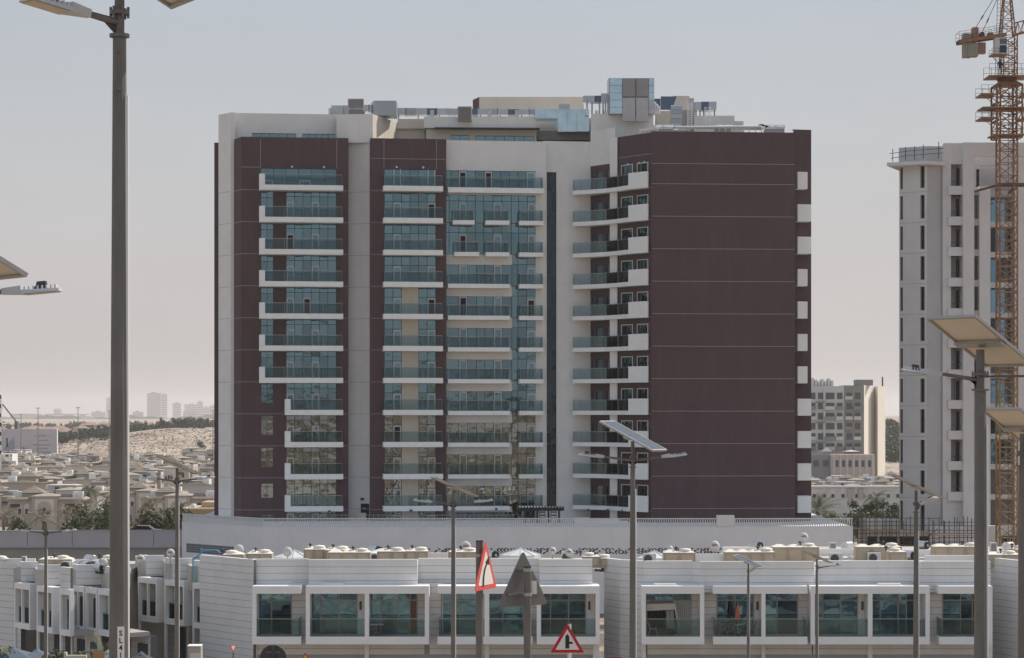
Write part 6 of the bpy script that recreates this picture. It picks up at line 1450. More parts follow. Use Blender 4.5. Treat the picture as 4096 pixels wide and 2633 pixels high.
def tile_courses(mb, x0, x1, y0, y1, z, h, n=6):
    """stepped tile courses so the hip roof has real relief"""
    for i in range(n):
        f0, f1 = i / n, (i + 1) / n; sx, sy = (x1 - x0) / 2, (y1 - y0) / 2; s_ = min(sx, sy)
        a, b = s_ * f0, s_ * f1; zz0, zz1 = z + h * f0 + 0.05, z + h * f1
        o_ = [(x0 + a, y0 + a), (x1 - a, y0 + a), (x1 - a, y1 - a), (x0 + a, y1 - a)]; q_ = [(x0 + b, y0 + b), (x1 - b, y0 + b), (x1 - b, y1 - b), (x0 + b, y1 - b)]
        mb.add([(*p, zz0) for p in o_] + [(*p, zz1 + 0.0) for p in q_], [(k, (k + 1) % 4, 4 + (k + 1) % 4, 4 + k) for k in range(4)])
        mb.add([(*p, zz0 - 0.06) for p in o_] + [(*p, zz0) for p in o_], [(k, (k + 1) % 4, 4 + (k + 1) % 4, 4 + k) for k in range(4)])
def arch_pts(w_, h, n=10): return [(-w_ / 2, 0), (w_ / 2, 0), (w_ / 2, h - w_ / 2)] + [(w_ / 2 * math.cos(math.pi * i / n), h - w_ / 2 + w_ / 2 * math.sin(math.pi * i / n)) for i in range(1, n)] + [(-w_ / 2, h - w_ / 2)]
def flat(mb, pts, x, y, z, th=0.06):
    n = len(pts); mb.add([(x + a, y - th, z + b) for a, b in pts] + [(x + a, y, z + b) for a, b in pts], [tuple(range(n)), tuple(range(2 * n - 1, n - 1, -1))] + [(i, n + i, n + (i + 1) % n, (i + 1) % n) for i in range(n)])
def villa_proto(kind):
    flat_roof = kind == 2
    """front at y=0, width 13, two storeys; returns a hidden-free root used itself as the first villa"""
    r = empty('villa', (0, 0, 0), 'x', 'villa')
    W_, D_, H_ = ((13.5, 10.0, 6.6), (11.0, 9.0, 6.2), (12.5, 9.5, 6.9))[kind]
    wm = (M_vw, M_vw2, M_vw3)[kind]
    MB().box(-W_ / 2, W_ / 2, 0, D_, 0, H_).build('wall', wm, r)
    mb = MB(); 
    for (x0, x1, y0, y1) in ((-W_ / 2 - .35, W_ / 2 + .35, -0.45, 0.5), (-W_ / 2 - .35, W_ / 2 + .35, D_ - .5, D_ + .45), (-W_ / 2 - .45, -W_ / 2 + .5, .5, D_ - .5), (W_ / 2 - .5, W_ / 2 + .45, .5, D_ - .5)): hip(mb, x0, x1, y0, y1, H_ + 0.001, 0.5)
    mb.build('eaves', M_vts, r)
    # crenel tile ends along the eaves
    mb = MB()
    for i in range(34): q = -W_ / 2 - 0.2 + (W_ + 0.4) * i / 33; mb.box(q - 0.1, q + 0.1, -0.5, -0.2, H_ + 0.02, H_ + 0.2)
    tag(mb.build('tile_ends', M_vt, r), kind='stuff')
    # raised middle bay with arch
    mb = MB(); mb.box(-2.3, 2.3, -0.8, 5, 0, H_ + 0.7); mb.build('entrance_bay', wm, r)
    mb = MB(); hip(mb, -2.7, 2.7, -1.2, 5.3, H_ + 0.701, 0.55); mb.build('bay_roof', M_vts, r)
    mb = MB(); mb.box(-1.7, 1.7, -0.86, -0.801, H_ - 2.9, H_ + 0.15); mb.build('arch_surround', M_surr, r)
    mb = MB(); flat(mb, arch_pts(2.6, 2.5), 0, -0.862, H_ - 2.7); a = mb.build('arch_window', wm, r)
    for q in (-0.75, 0.0, 0.75): MB().box(q - 0.28, q + 0.28, -0.97, -0.925, H_ - 2.6, H_ - 1.65 + (0.2 if q == 0 else 0)).build('pane', M_vd, a)
    for q in ((-4.6, -3.3, 3.6, 5.2) if kind == 0 else (-3.9, 3.9)):
        s_ = MB(); flat(s_, arch_pts(0.95, 1.9), q, -0.002, 4.0, 0.04); so_ = s_.build('window_surround', M_surr, r)
        MB().box(q - 0.3, q + 0.3, -0.09, -0.045, 4.05, 4.95).build('window', M_vd, so_)
    for q in (-4.9, -3.9, 3.5, 4.5): MB().box(q - 0.35, q + 0.35, -0.06, -0.002, 0.4, 2.1).build('window', M_vd, r)
    # porch screens (dark sloping shades) and turret
    for q, z in ((-W_ / 2 + 1.4, H_ - 0.9), (W_ / 2 - 2.2, H_ - 0.85)):
        MB().add([(q - 0.9, -1.2, z - 0.35), (q + 0.9, -1.2, z - 0.35), (q + 0.9, -0.02, z + 0.15), (q - 0.9, -0.02, z + 0.15), (q - 0.9, -1.2, z - 0.43), (q + 0.9, -1.2, z - 0.43), (q + 0.9, -0.02, z + 0.07), (q - 0.9, -0.02, z + 0.07)], [(0, 1, 2, 3), (7, 6, 5, 4), (0, 4, 5, 1), (1, 5, 6, 2), (2, 6, 7, 3), (3, 7, 4, 0)]).build('awning', M_porch, r)
    MB().box(-W_ / 2 + .52, W_ / 2 - .52, .52, D_ - .52, H_ - .2, H_ + .03).build('roof_deck', M_deck, r)
    tx = -2.8 if kind == 0 else 2.2
    if not flat_roof:
        hw = 1.9 if kind == 0 else 1.5
        t_ = MB().box(tx - hw, tx + hw, 3.0, 3.0 + 2 * hw, H_ + .031, H_ + 1.2).build('turret', wm, r); mb = MB(); tile_courses(mb, tx - hw - .4, tx + hw + .4, 2.6, 3.4 + 2 * hw, H_ + 1.2, 1.25, 4); mb.build('turret_roof', M_vt, t_)
        MB().lathe((tx, 3 + hw, H_ + 2.45), [(0.12, -0.1), (0.12, 0.1), (0.02, 0.5)], 8).build('finial', M_vts, t_)
    else:
        MB().box(-5.0, 1.0, 3.0, 8.0, H_, H_ + 1.5).build('roof_room', M_surr, r); MB().box(-5.3, 1.3, 2.7, 8.3, H_ + 1.501, H_ + 1.65).build('roof_slab', M_surr, r); MB().box(-3.5, -2.6, 2.93, 2.99, H_ + .3, H_ + 1.2).build('window', M_vd, r)
    for q in (-1.2, 3.6): MB().add([(q - 1.0, 1.0, H_ + .55), (q + 1.0, 1.0, H_ + .55), (q + 1.0, 2.4, H_ + 1.05), (q - 1.0, 2.4, H_ + 1.05), (q - 1.0, 2.4, H_), (q + 1.0, 2.4, H_)], [(0, 1, 2, 3), (3, 2, 5, 4)]).build('roof_awning', M_porch, r)
    for q in (-5.5, 5.0): MB().box(q - .9, q + .9, D_ - 3.2, D_ - 1.6, H_, H_ + 1.3).build('water_tank_box', M_light, r)
    for q in (-3.8, 3.2): MB().box(q, q + 1.3, 6, 7.2, H_, H_ + 0.8).build('roof_unit', M_surr, r)
    return r
vp = [villa_proto(0), villa_proto(1), villa_proto(2)]; used = [False] * 3
def put_villa(kind, loc, rz, s, label, group):
    if not used[kind]:
        v = vp[kind]; used[kind] = True; v.location = loc; v.rotation_euler = (0, 0, rz); v.scale = (s, s, s); v['label'] = label
    else: v = copy_tree(vp[kind], loc, rz, s, label=label)
    v['group'] = group; return v
random.seed(21)
put_villa(0, (X(180, 420), 420, Zv(2131, 420) - 0.6), 0.04, 0.98, 'beige villa with arched upper window at the far left, nearest behind the road wall', 'villas left of the tower')
put_villa(0, (X(712, 425), 425, Zv(2131, 425) - 0.4), -0.03, 0.98, 'beige villa with arched window nearest to the left edge of the tower', 'villas left of the tower')
rowy = [452, 486, 522, 562, 606, 655, 708, 768, 830, 885]
for j, Y in enumerate(rowy):
    g = ground_z(-60, Y); x = X(-40 + (j % 2) * 60, Y); i = 0
    while x < X(900, Y):
        k = random.choice((0, 1, 0, 1, 2)); s = random.uniform(0.88, 1.08)
        put_villa(k, (x, Y + random.uniform(-3, 3), g + random.uniform(-0.6, 0.5) - 0.3 + 0.2 * (j < 3)), random.choice((0, 0, math.pi, 1.57, -1.57)) + random.uniform(-0.25, 0.25), s, '%s villa, %s from the left in row %s behind the road wall' % (('beige', 'pale', 'grey-white')[k], ordw(i), ordw(j + 1) if j else 'two'), 'villas left of the tower')
        x += random.uniform(13.5, 16.5); i += 1
rowr = [520, 545, 572, 600, 628]
for j, Y in enumerate(rowr):
    x = X(3230 + 20 * (j % 2), Y); i = 0
    while x < X(3640, Y):
        k = random.choice((0, 1, 0, 1, 2))
        put_villa(k, (x, Y, ground_z(60, Y) - 1.2 + random.uniform(-0.4, 0.4)), random.uniform(-0.2, 0.2), random.uniform(0.72, 0.86), '%s villa, %s from the left in row %s right of the tower' % (('beige', 'pale', 'grey-white')[k], ordw(i), ('one', 'two', 'three', 'four', 'five')[j]), 'villas right of the tower')
        x += random.uniform(9.5, 11.5); i += 1
# beige flat house touching the tower at the left
bh = empty('flat_house', (X(810, 310), 310, 0), 'tan flat-roofed house with moulded cornice just left of the tower', 'house')
M_bh = mat('tan_render', (0.52, 0.40, 0.27), 0.85, 0.05, 0.4)
MB().box(X(751, 310), X(870, 310), 310, 320, 0, Zv(2052, 310)).build('wall', M_bh, bh)
for i, (d, v0, v1) in enumerate(((0.25, 2052, 2046), (0.5, 2046, 2040), (0.75, 2040, 2033))): MB().box(X(751, 310) - d, X(875, 310), 310 - d, 320, Zv(v0, 310) + 0.001, Zv(v1, 310)).build('cornice', M_bh, bh)
MB().box(X(806, 312), X(870, 312), 312, 318, Zv(2033, 310) + 0.002, Zv(2009, 312)).build('roof_house', M_bh, bh)
MB().lathe((X(773, 312), 312, Zv(2033, 310) + 0.002), [(0.35, 0), (0.4, 0.35), (0.25, 0.5)], 12).build('tank', M_light, bh)
# long white house on the right and its windows
lw = empty('long_house', (X(3420, 400), 400, 0), 'long pale house with small windows above the shrubs right of the tower', 'house')
MB().box(X(3235, 400), X(3640, 400), 400, 410, -1.6, Zv(1950, 400)).build('wall', mat('pale_blue_white', (0.55, 0.55, 0.54), 0.9, 0.05, 0.3), lw); MB().box(X(3235, 400), X(3640, 400), 399.7, 400.3, Zv(1950, 400) + 0.001, Zv(1945, 400)).build('parapet', M_surr, lw)
for u in (3257, 3298, 3331, 3372, 3427, 3452, 3481, 3553, 3591):
    q = X(u, 400); mb = MB(); flat(mb, arch_pts(0.75, 1.7), q, 399.998, Zv(1992, 400), 0.04); s_ = mb.build('window_surround', M_surr, lw); MB().box(q - 0.26, q + 0.26, 399.9, 399.955, Zv(1991, 400), Zv(1977, 400)).build('window', M_vd, s_)
for u in (3400, 3442): MB().lathe((X(u, 400), 400, Zv(1992, 400)), [(0.55, 0), (0.55, 1.5), (0.4, 1.6)], 16).build('balcony_niche', M_vw, lw)
# ================================================================ near vegetation
random.seed(31)
PL = [(12, 2105, 400, 'palm_dry', 1.25), (172, 2105, 330, 'palm_dry', 1.1), (270, 2085, 345, 'palm_dry', 1.0), (345, 2060, 385, 'palm_dry', 1.15), (423, 2040, 390, 'palm_dry', 1.3), (600, 2055, 380, 'palm_dry', 1.3), (725, 2060, 375, 'palm', 1.0), (355, 1995, 430, 'palm', 1.35)]
for i, (u, v, Y, k, s) in enumerate(PL):
    z = Zv(v, Y) - 4.4 * s * 0.75; put_palm(k, (X(u, Y), Y, min(z, 2.5)), s, '%s palm tree, %s from the left behind the road wall' % ('dusty brown' if k == 'palm_dry' else 'green', ordw(sorted(p[0] for p in PL).index(u))), 'palms behind the road wall')
BS = [(88, 2105, 300), (295, 2095, 295), (340, 2100, 300), (385, 2110, 298), (430, 2100, 296), (465, 2105, 298), (640, 2095, 300), (668, 2105, 299), (700, 2100, 297), (728, 2108, 298), (610, 2108, 300), (315, 2070, 330), (405, 2065, 335), (445, 2075, 330), (655, 2070, 330)]
for i, (u, v, Y) in enumerate(sorted(BS)):
    put_tree('bushy', (X(u, Y), Y, Zv(v, Y) - 2.2), random.uniform(1.3, 1.9), 'grey-green shrub, %s from the left just behind the road wall' % ordw(i), 'shrubs behind the road wall', 'shrub', cat='shrub')
RS = [(3270, 2000, 300, 'palm_low', 1.5)]
put_palm('palm_low', (X(3268, 300), 300, Zv(2060, 300) - 1.2), 1.15, 'pale low palm close to the right edge of the tower', 'plants right of the tower'); put_palm('palm', (X(3508, 345), 345, Zv(1990, 345) - 4.6), 1.05, 'green palm rising from the shrubs right of the tower', 'plants right of the tower')
RB = [(3320, 2040, 318, 'bushy', 1.8), (3350, 2042, 310, 'bushy', 1.6), (3385, 2025, 318, 'bushy', 2.0), (3425, 2015, 322, 'round', 0.8), (3460, 2012, 318, 'round', 0.85), (3500, 2005, 320, 'round', 0.85), (3540, 2008, 316, 'round2', 0.9), (3575, 2005, 318, 'round2', 0.9), (3600, 2010, 322, 'round', 0.8), (3480, 2042, 306, 'bushy', 1.8), (3440, 2048, 305, 'bushy', 1.6), (3530, 2045, 306, 'bushy', 1.9), (3580, 2045, 305, 'bushy', 1.9)]
for i, (u, v, Y, k, s) in enumerate(sorted(RB)):
    h = {'bushy': 2.6, 'round': 6.0, 'round2': 5.2}[k] * s; put_tree(k, (X(u, Y), Y, Zv(v, Y) - h * 0.95), s, 'green %s, %s from the left right of the tower' % ('shrub' if k == 'bushy' else 'tree', ordw(i)), 'plants right of the tower', 'shrub' if k == 'bushy' else 'tree', cat='shrub' if k == 'bushy' else 'tree')
# mid-distance trees among the villas
MT = [(20, 1850, 860, 'round2', 1.0), (60, 1853, 865, 'wide', 1.0), (110, 1853, 868, 'wide', 0.9), (205, 1855, 865, 'round2', 0.9), (640, 1838, 870, 'wide', 0.9), (745, 1822, 860, 'round', 1.5), (775, 1820, 865, 'round', 1.5), (815, 1830, 850, 'wide', 1.2), (850, 1828, 855, 'round', 1.2), (700, 1850, 840, 'wide', 0.9), (385, 1872, 800, 'wide', 0.7), (350, 1870, 700, 'round2', 0.9), (440, 1885, 650, 'round', 0.6), (75, 1935, 520, 'round', 0.6), (560, 1930, 540, 'round', 0.7), (820, 1905, 560, 'round2', 0.8)]
for i, (u, v, Y, k, s) in enumerate(sorted(MT)):
    h = {'wide': 4.2, 'round': 6.0, 'round2': 5.2}[k] * s; put_tree(k, (X(u, Y), Y, Zv(v, Y) - h), s, 'dark green tree, %s from the left between villas and dune' % ordw(i), 'trees between villas and dune')
DB = [(800, 1760, 1030, 'round2', 1.5), (775, 1778, 1025, 'bushy', 2.0), (838, 1788, 1020, 'bushy', 1.7), (592, 1798, 1000, 'wide', 0.75), (672, 1800, 1000, 'bushy', 1.2), (362, 1805, 990, 'bushy', 1.4)]
for i, (u, v, Y, k, s) in enumerate(sorted(DB)):
    h = {'bushy': 2.6, 'round2': 5.2, 'wide': 4.2}[k] * s; x = X(u, Y); put_tree(k, (x, Y, ground_z(x, Y) - 0.2), s, 'grey-green desert bush, %s from the left on the sandy dune' % ordw(i), 'bushes on the dune', 'desert_bush', cat='bush')
# far wood beyond the dune: one mass of foliage
rng = random.Random(5); wood = MB()
for i in range(520):
    right = i >= 475
    if right: u = rng.uniform(3540, 3610); Y = rng.uniform(1000, 1300)
    else: u = rng.uniform(-30, 870); Y = rng.uniform(1330, 1750) if i < 300 else rng.uniform(1750, 2700)
    x = X(u, Y); g = ground_z(x, Y)
    r = rng.uniform(3.0, 5.5); hh = rng.uniform(2.5, 4.2)
    if not right and i < 300 and u < 460 and rng.random() < 0.45: Y = rng.uniform(1200, 1330); x = X(u, Y); g = ground_z(x, Y)
    leaf_cloud(wood, (x, Y, g + hh * 0.8), (r, r, hh), 150, 1.4, rng, 6)
tag(wood.build('distant_woodland', M_leafd), 'dark belt of trees beyond the dune', 'woodland', kind='stuff')
scr = MB()
for i in range(1500):
    Y = rng.uniform(960, 1300); u = rng.uniform(220, 870); x = X(u, Y); g = ground_z(x, Y); r = rng.uniform(0.25, 0.7)
    leaf_cloud(scr, (x, Y, g + r * 0.4), (r * 1.6, r, r * 0.7), 8, 0.55, rng, 3)
tag(scr.build('dune_scrub', mat('dry_scrub', (0.20, 0.16, 0.12), 0.9, 0.3, 1)), 'low dry scrub dotted over the dune', 'scrub', kind='stuff')
# salmon-roofed villas beyond the dune
M_salm = mat('salmon_tile', (0.36, 0.235, 0.19), 0.85, 0.12, 0.3)
SV = [(8, 1712, 1420), (50, 1713, 1430), (105, 1709, 1440), (130, 1703, 1450), (190, 1708, 1440), (228, 1704, 1450), (262, 1715, 1400), (320, 1702, 1460), (355, 1690, 1600), (395, 1705, 1450), (410, 1688, 1620), (440, 1695, 1520), (560, 1688, 1600), (600, 1690, 1580), (640, 1688, 1600), (700, 1692, 1600), (725, 1690, 1620), (800, 1690, 1600), (830, 1695, 1580)]
for i, (u, v, Y) in enumerate(SV):
    x = X(u, Y); g = ground_z(x, Y); zt = Zv(v, Y); h = 4.6; t = empty('salmon_roofed_villa', (x, Y, g), 'villa with salmon tiled roof, %s from the left beyond the dune' % (ordw(i) if i < 16 else ('seventeenth', 'eighteenth', 'nineteenth')[i - 16]), 'villa', 'salmon-roofed villas beyond the dune')
    w_ = random.uniform(4, 6.5); MB().box(x - w_, x + w_, Y, Y + 9, g - 1, max(g + 2, zt - 1.8)).build('wall', M_vw2, t); mb = MB(); hip(mb, x - w_ - .5, x + w_ + .5, Y - .5, Y + 9.5, max(g + 2, zt - 1.8) + .001, 1.9); mb.build('roof', M_salm, t)
    MB().box(x - 1.5, x + 1.5, Y - 0.06, Y - 0.01, max(g + 2, zt - 1.8) - 1.6, max(g + 2, zt - 1.8) - 0.4).build('window', M_vd, t)
# ================================================================ hoarding, masts, far left tower, boom
YH = 900.0
hb_ = empty('hoarding', (X(110, YH), YH, 0), 'large faded advertising hoarding beyond the left villas', 'hoarding')
M_hb = mat('faded_hoarding', (0.52, 0.47, 0.49), 0.8, 0.08, 0.12); z0, z1 = Zv(1856, YH), Zv(1717, YH)
MB().box(X(-40, YH), X(226, YH), YH, YH + 1.2, z0 - 2, z1).build('board', M_hb, hb_); MB().box(X(226, YH) + 0.001, X(229, YH), YH + 0.05, YH + 1.4, z0 - 2, z1 + 0.05).build('edge_strip', M_light, hb_)
M_hp1 = mat('print_blue_grey', (0.30, 0.32, 0.36), 0.8, 0.2, 0.3); M_hp2 = mat('print_dark', (0.12, 0.12, 0.15), 0.8); M_hp3 = mat('print_mauve', (0.33, 0.27, 0.33), 0.8)
def hpoly(pts, m, name): MB().add([(*W(a, b, YH).xy, W(a, b, YH).z) for a, b in pts], [tuple(range(len(pts)))]).build(name, m, hb_).location.y -= 0.02
hpoly([(12, 1797), (58, 1745), (60, 1800), (50, 1815)][::-1], M_hp1, 'print'); hpoly([(15, 1805), (115, 1798), (116, 1848), (60, 1848), (50, 1815)][::-1], M_hp1, 'print'); hpoly([(90, 1790), (115, 1786), (116, 1812), (92, 1810)][::-1], M_hp2, 'print'); hpoly([(24, 1752), (32, 1752), (32, 1788), (24, 1788)][::-1], M_hp2, 'print')
for txt, u, v, sz, m in (('AL', 141, 1744, 1.25, M_sorange), ('ANDA', 168, 1744, 1.25, M_hp2), ('LUS', 196, 1744, 1.25, M_hp1), ('+971', 146, 1810, 0.95, M_hp2), ('4', 160, 1810, 0.95, M_hp2), ('8302600', 184, 1810, 0.95, M_hp2)):
    p = W(u, v, YH); text_mesh(txt, sz, m, 'lettering', hb_, (p.x, YH - 0.03, p.z), (R(90), 0, 0), 0.01)
for (a, b, v) in ((155, 190, 1762), (132, 203, 1780), (146, 192, 1794)):
    MB().box(X(a, YH), X(b, YH), YH - 0.03, YH - 0.005, Zv(v + 2.5, YH), Zv(v - 2.5, YH)).build('text_line', M_hp3, hb_)
for i, (u, v0, v1, Y) in enumerate(((84, 1655, 1850, 880), (152, 1631, 1860, 860), (312, 1629, 1858, 860), (437, 1641, 1858, 880), (852, 1640, 1830, 880), (107, 1790, 1850, 890), (238, 1778, 1850, 890))):
    t = empty('light_mast', (X(u, Y), Y, ground_z(X(u, Y), Y)), '%s slim light mast from the left, standing before the dune' % ordw(sorted((84, 152, 312, 437, 852, 107, 238)).index(u)), 'light mast', 'light masts before the dune')
    MB().tube((X(u, Y), Y, -1.6), W(u, v0, Y), 0.22, 0.12, n=6).build('pole', M_sback, t); c = W(u, v0, Y); MB().box(c.x - 0.8, c.x + 0.8, c.y - 0.1, c.y + 0.1, c.z - 0.35, c.z).build('lamp_head', M_frame, t)
lt = empty('striped_tower', (X(-30, 650), 650, 0), 'white tower with dark window bands cut by the left edge', 'apartment block')
for i in range(7):
    v = 1580 + i * 37
    MB().prism([(X(-120, 650), 650), (X(6, 650), 650), (X(4, 662), 662), (X(-120, 650), 662)], Zv(v + 37, 650), Zv(v + 16, 650)).build('floor_band', M_light, lt); MB().prism([(X(-120, 650), 650.4), (X(4, 650), 650.4), (X(2, 662), 662), (X(-120, 650), 662)], Zv(v + 16, 650) + .001, Zv(v, 650) - .001).build('window_band', M_vd, lt)
MB().prism([(X(-120, 650), 650), (X(6, 650), 650), (X(4, 662), 662), (X(-120, 650), 662)], -2, Zv(1840, 650)).build('base', M_light, lt)
wh = empty('white_house', (X(20, 720), 720, 0), 'small white sunlit house in front of the hoarding at the left edge', 'house')
MB().box(X(-30, 720), X(49, 720), 720, 728, -2, Zv(1816, 720)).build('wall', M_light, wh)
for a, b in ((0, 6), (22, 34), (43, 47)): MB().box(X(a, 720), X(b, 720), 719.94, 719.99, Zv(1827, 720), Zv(1819, 720)).build('window', M_vd, wh)
bm = empty('mobile_crane', (X(66, 980), 980, 0), 'thin raised boom of a mobile crane near the left edge', 'crane'); MB().beam(W(66, 1688, 980), W(10, 1617, 980), 0.5).build('boom', M_hp2, bm); MB().tube(W(10, 1617, 980), W(9, 1640, 980), 0.08, n=5).build('cable', M_hp2, bm); MB().box(X(60, 980), X(72, 980), 979, 983, -1.6, Zv(1686, 980)).build('chassis', M_hp2, bm)
# ================================================================ far skyline in the haze
M_ct = mat('skyline_concrete', (0.20, 0.20, 0.23), 0.9); M_ct2 = mat('skyline_pale', (0.42, 0.42, 0.43), 0.9); M_ctw = mat('skyline_window', (0.07, 0.08, 0.10), 0.5)
CB = [(425, 458, 1591, 1), (588, 643, 1573, 0), (645, 669, 1577, 1), (690, 724, 1613, 1), (738, 800, 1618, 1), (787, 812, 1607, 1), (812, 842, 1629, 1), (838, 870, 1624, 1), (690, 842, 1646, 0), (530, 566, 1648, 0), (40, 168, 1660, 0), (180, 300, 1659, 1), (215, 245, 1637, 1), (365, 420, 1648, 0), (300, 360, 1664, 0)]
for i, (u0, u1, v, k) in enumerate(CB):
    Y = 10400 - (i % 4) * 250; t = empty('distant_tower', (X((u0 + u1) / 2, Y), Y, 15), '%s hazy %s from the left on the skyline' % (ordw(sorted(c[0] * 10 + c[2] % 10 for c in CB).index(u0 * 10 + v % 10)), 'tower' if u1 - u0 < 60 else 'block'), 'tower', 'hazy skyline buildings')
    m = M_ct2 if k else M_ct; x0, x1 = X(u0, Y), X(u1, Y); zt = Zv(v, Y)
    MB().box(x0, x1, Y, Y + 60, 5, zt).build('body', m, t); MB().box(x0 + (x1 - x0) * .3, x0 + (x1 - x0) * .62, Y + 5, Y + 30, zt, zt + 5).build('roof_house', m, t)
    n = max(1, int((zt - 18) / 9))
    for j in range(n): MB().box(x0 + 1.0, x1 - 1.0, Y - 0.3, Y - 0.05, 18 + j * (zt - 18) / n + 2.0, 18 + j * (zt - 18) / n + 6.0).build('window_band', M_ctw, t)
ridge = MB(); pr = [(u, 1668 + 6 * math.sin(u * 0.021) + 4 * math.sin(u * 0.057 + 1)) for u in range(-80, 960, 12)]
Y = 7600
vs = []
for u, v in pr: p = W(u, v, Y); vs += [(p.x, Y, 5), (p.x, Y, p.z), (p.x, Y + 500, 5)]
ridge.add(vs, [f for i in range(len(pr) - 1) for f in ((3 * i, 3 * i + 3, 3 * i + 4, 3 * i + 1), (3 * i + 1, 3 * i + 4, 3 * i + 5, 3 * i + 2))])
tag(ridge.build('hills', mat('far_trees', (0.06, 0.07, 0.05), 0.9, 0.2, 0.02)), kind='structure')

# ================================================================ plant on the tower roof
M_mir = mat('mirror_cladding', (0.42, 0.55, 0.62), 0.12, 0.15, 0.8, metal=0.9, bump=0.15, bscale=1.5)
M_lvd = mat('louvre_dark', (0.22, 0.21, 0.21), 0.7)
M_ducd = mat('duct_blue_grey', (0.10, 0.13, 0.20), 0.4, 0.1, 1.5, metal=0.6)
def rbx(par, name, u0, u1, v0, v1, Y, dep, m, bevel=0.0): return MB().box(X(u0, Y), X(u1, Y), Y, Y + dep, Zv(v1, Y), Zv(v0, Y)).build(name, m, par, bevel)
def plant(name, u, v, Y, label, cat='duct'): return empty(name, W(u, v, Y), label, cat)
t = plant('louvred_vent', 1423, 457, 253.5, 'grey louvred vent box standing highest on the left part of the tower roof', 'vent')
rbx(t, 'casing', 1391, 1455, 395, 462, 253.5, 2.0, M_grey)
for i in range(15): rbx(t, 'louvre', 1395 + i * 4, 1397.2 + i * 4, 398, 432, 253.42, 0.07, M_lvd); rbx(t, 'louvre', 1395 + i * 4, 1397.2 + i * 4, 437, 457, 253.42, 0.07, M_lvd)
t = plant('duct_bend', 1350, 457, 254, 'galvanised duct bend left of the louvred vent on the tower roof')
rbx(t, 'duct', 1325, 1391, 422, 462, 254.5, 1.4, M_metal); rbx(t, 'duct', 1358, 1372, 424, 462, 254.0, 0.48, M_metal); rbx(t, 'end_piece', 1314, 1324, 433, 462, 254.2, 0.9, M_grey)
t = plant('duct_link', 1470, 440, 254, 'short duct between vent box and silver plant box'); rbx(t, 'duct', 1456, 1488, 420, 445, 254.5, 1.2, M_metal); rbx(t, 'flange', 1474, 1477, 418, 447, 254.4, 1.4, M_ducd)
t = plant('plant_box', 1535, 457, 253, 'silver plant box on the left part of the tower roof', 'plant box'); rbx(t, 'casing', 1494, 1585, 403, 462, 253.0, 3.0, mat('silver_sheet', (0.36, 0.39, 0.43), 0.4, 0.08, 1, metal=0.6)); MB().prism([(X(1484, 254.6), 254.6), (X(1494, 253), 253.01), (X(1494, 253), 256), (X(1484, 254.6), 256)], Zv(462, 253), Zv(404, 253)).build('side', M_metal, t)
t = plant('duct_run', 1860, 460, 259, 'long galvanised duct running across the tower roof')
q = 1585; i = 0
while q < 2138:
    w_ = 37 + (i * 13) % 9; e_ = min(q + w_, 2140); rbx(t, 'duct_section', q + 0.6, e_ - 0.6, 432 + (q - 1585) * 0.012, 459, 258.6 + 0.05 * (i % 2), 1.6, (M_metal, MATS['silver_sheet'], M_metal, M_ducd)[i % 4]); rbx(t, 'flange', e_ - 1.5, e_ + 0.4, 430.5, 460.5, 258.5, 1.8, M_ducd if i % 3 == 0 else M_metal)
    if i % 2 == 0: rbx(t, 'support', q + 8, q + 11, 460, 475, 258.9, 0.2, M_dkgrey)
    q = e_; i += 1
for u in (1720, 1950, 2060): rbx(t, 'branch_duct', u, u + 16, 440, 470, 257.9, 0.6, M_metal)
t = plant('louvred_box', 1859, 483, 255, 'grey louvred box hanging on the parapet of the middle penthouse', 'vent'); rbx(t, 'casing', 1831, 1887, 426, 484, 254.9, 0.9, M_grey)
for i in range(13): rbx(t, 'louvre', 1834, 1884, 429.5 + i * 4.1, 431.8 + i * 4.1, 254.82, 0.07, M_lvd)
t = plant('large_duct', 2245, 527, 255.5, 'big square mirrored duct left of the right roof block')
for i, (a, b, v0, v1) in enumerate(((2140, 2182, 436, 474), (2183, 2229, 436, 474), (2231, 2268, 437, 527), (2269, 2307, 437, 527), (2308, 2356, 437, 526))): rbx(t, 'duct_section', a, b, v0, v1, 255.4, 2.6, M_mir)
rbx(t, 'branch_duct', 2236, 2280, 416, 436, 256.4, 1.2, M_metal)
t = plant('raised_duct', 2385, 455, 255, 'drum-shaped duct on legs left of the tall mirrored plant tower')
for a, b, m in ((2333, 2352, M_metal), (2353, 2378, M_metal), (2379, 2404, M_ducd), (2405, 2430, M_metal)): rbx(t, 'duct_section', a, b, 383 if a < 2400 else 374, 409, 255.2, 1.5, m)
for u in (2348, 2368, 2398, 2412, 2422): MB().tube(W(u, 409, 255.5), W(u, 462, 255.5), 0.09, n=8).build('leg', M_metal, t)
for u in (2342, 2380, 2415): rbx(t, 'pump', u, u + 12, 442, 462, 254.8, 0.5, M_light)
t = plant('plant_tower', 2524, 455, 252.4, 'tall mirrored plant tower with louvres, highest point of the tower roof', 'plant tower')
rbx(t, 'core', 2437, 2616, 313, 456, 252.6, 4.0, MATS['silver_sheet'])
for i, (v0, v1) in enumerate(((312, 341), (342, 371), (372, 400), (401, 429), (430, 455))):
    rbx(t, 'mirror_panel', 2440, 2488, v0 + 0.5, v1, 252.5, 0.09, M_mir); rbx(t, 'mirror_panel', 2596, 2617, v0 + 0.5, v1, 252.5, 0.09, M_mir if i < 3 else M_metal)
MB().prism([(X(2431, 254), 254), (X(2439.5, 252.5), 252.51), (X(2439.5, 252.5), 256), (X(2431, 254), 256)], Zv(456, 253), Zv(312.5, 253)).build('side_panel', M_metal, t)
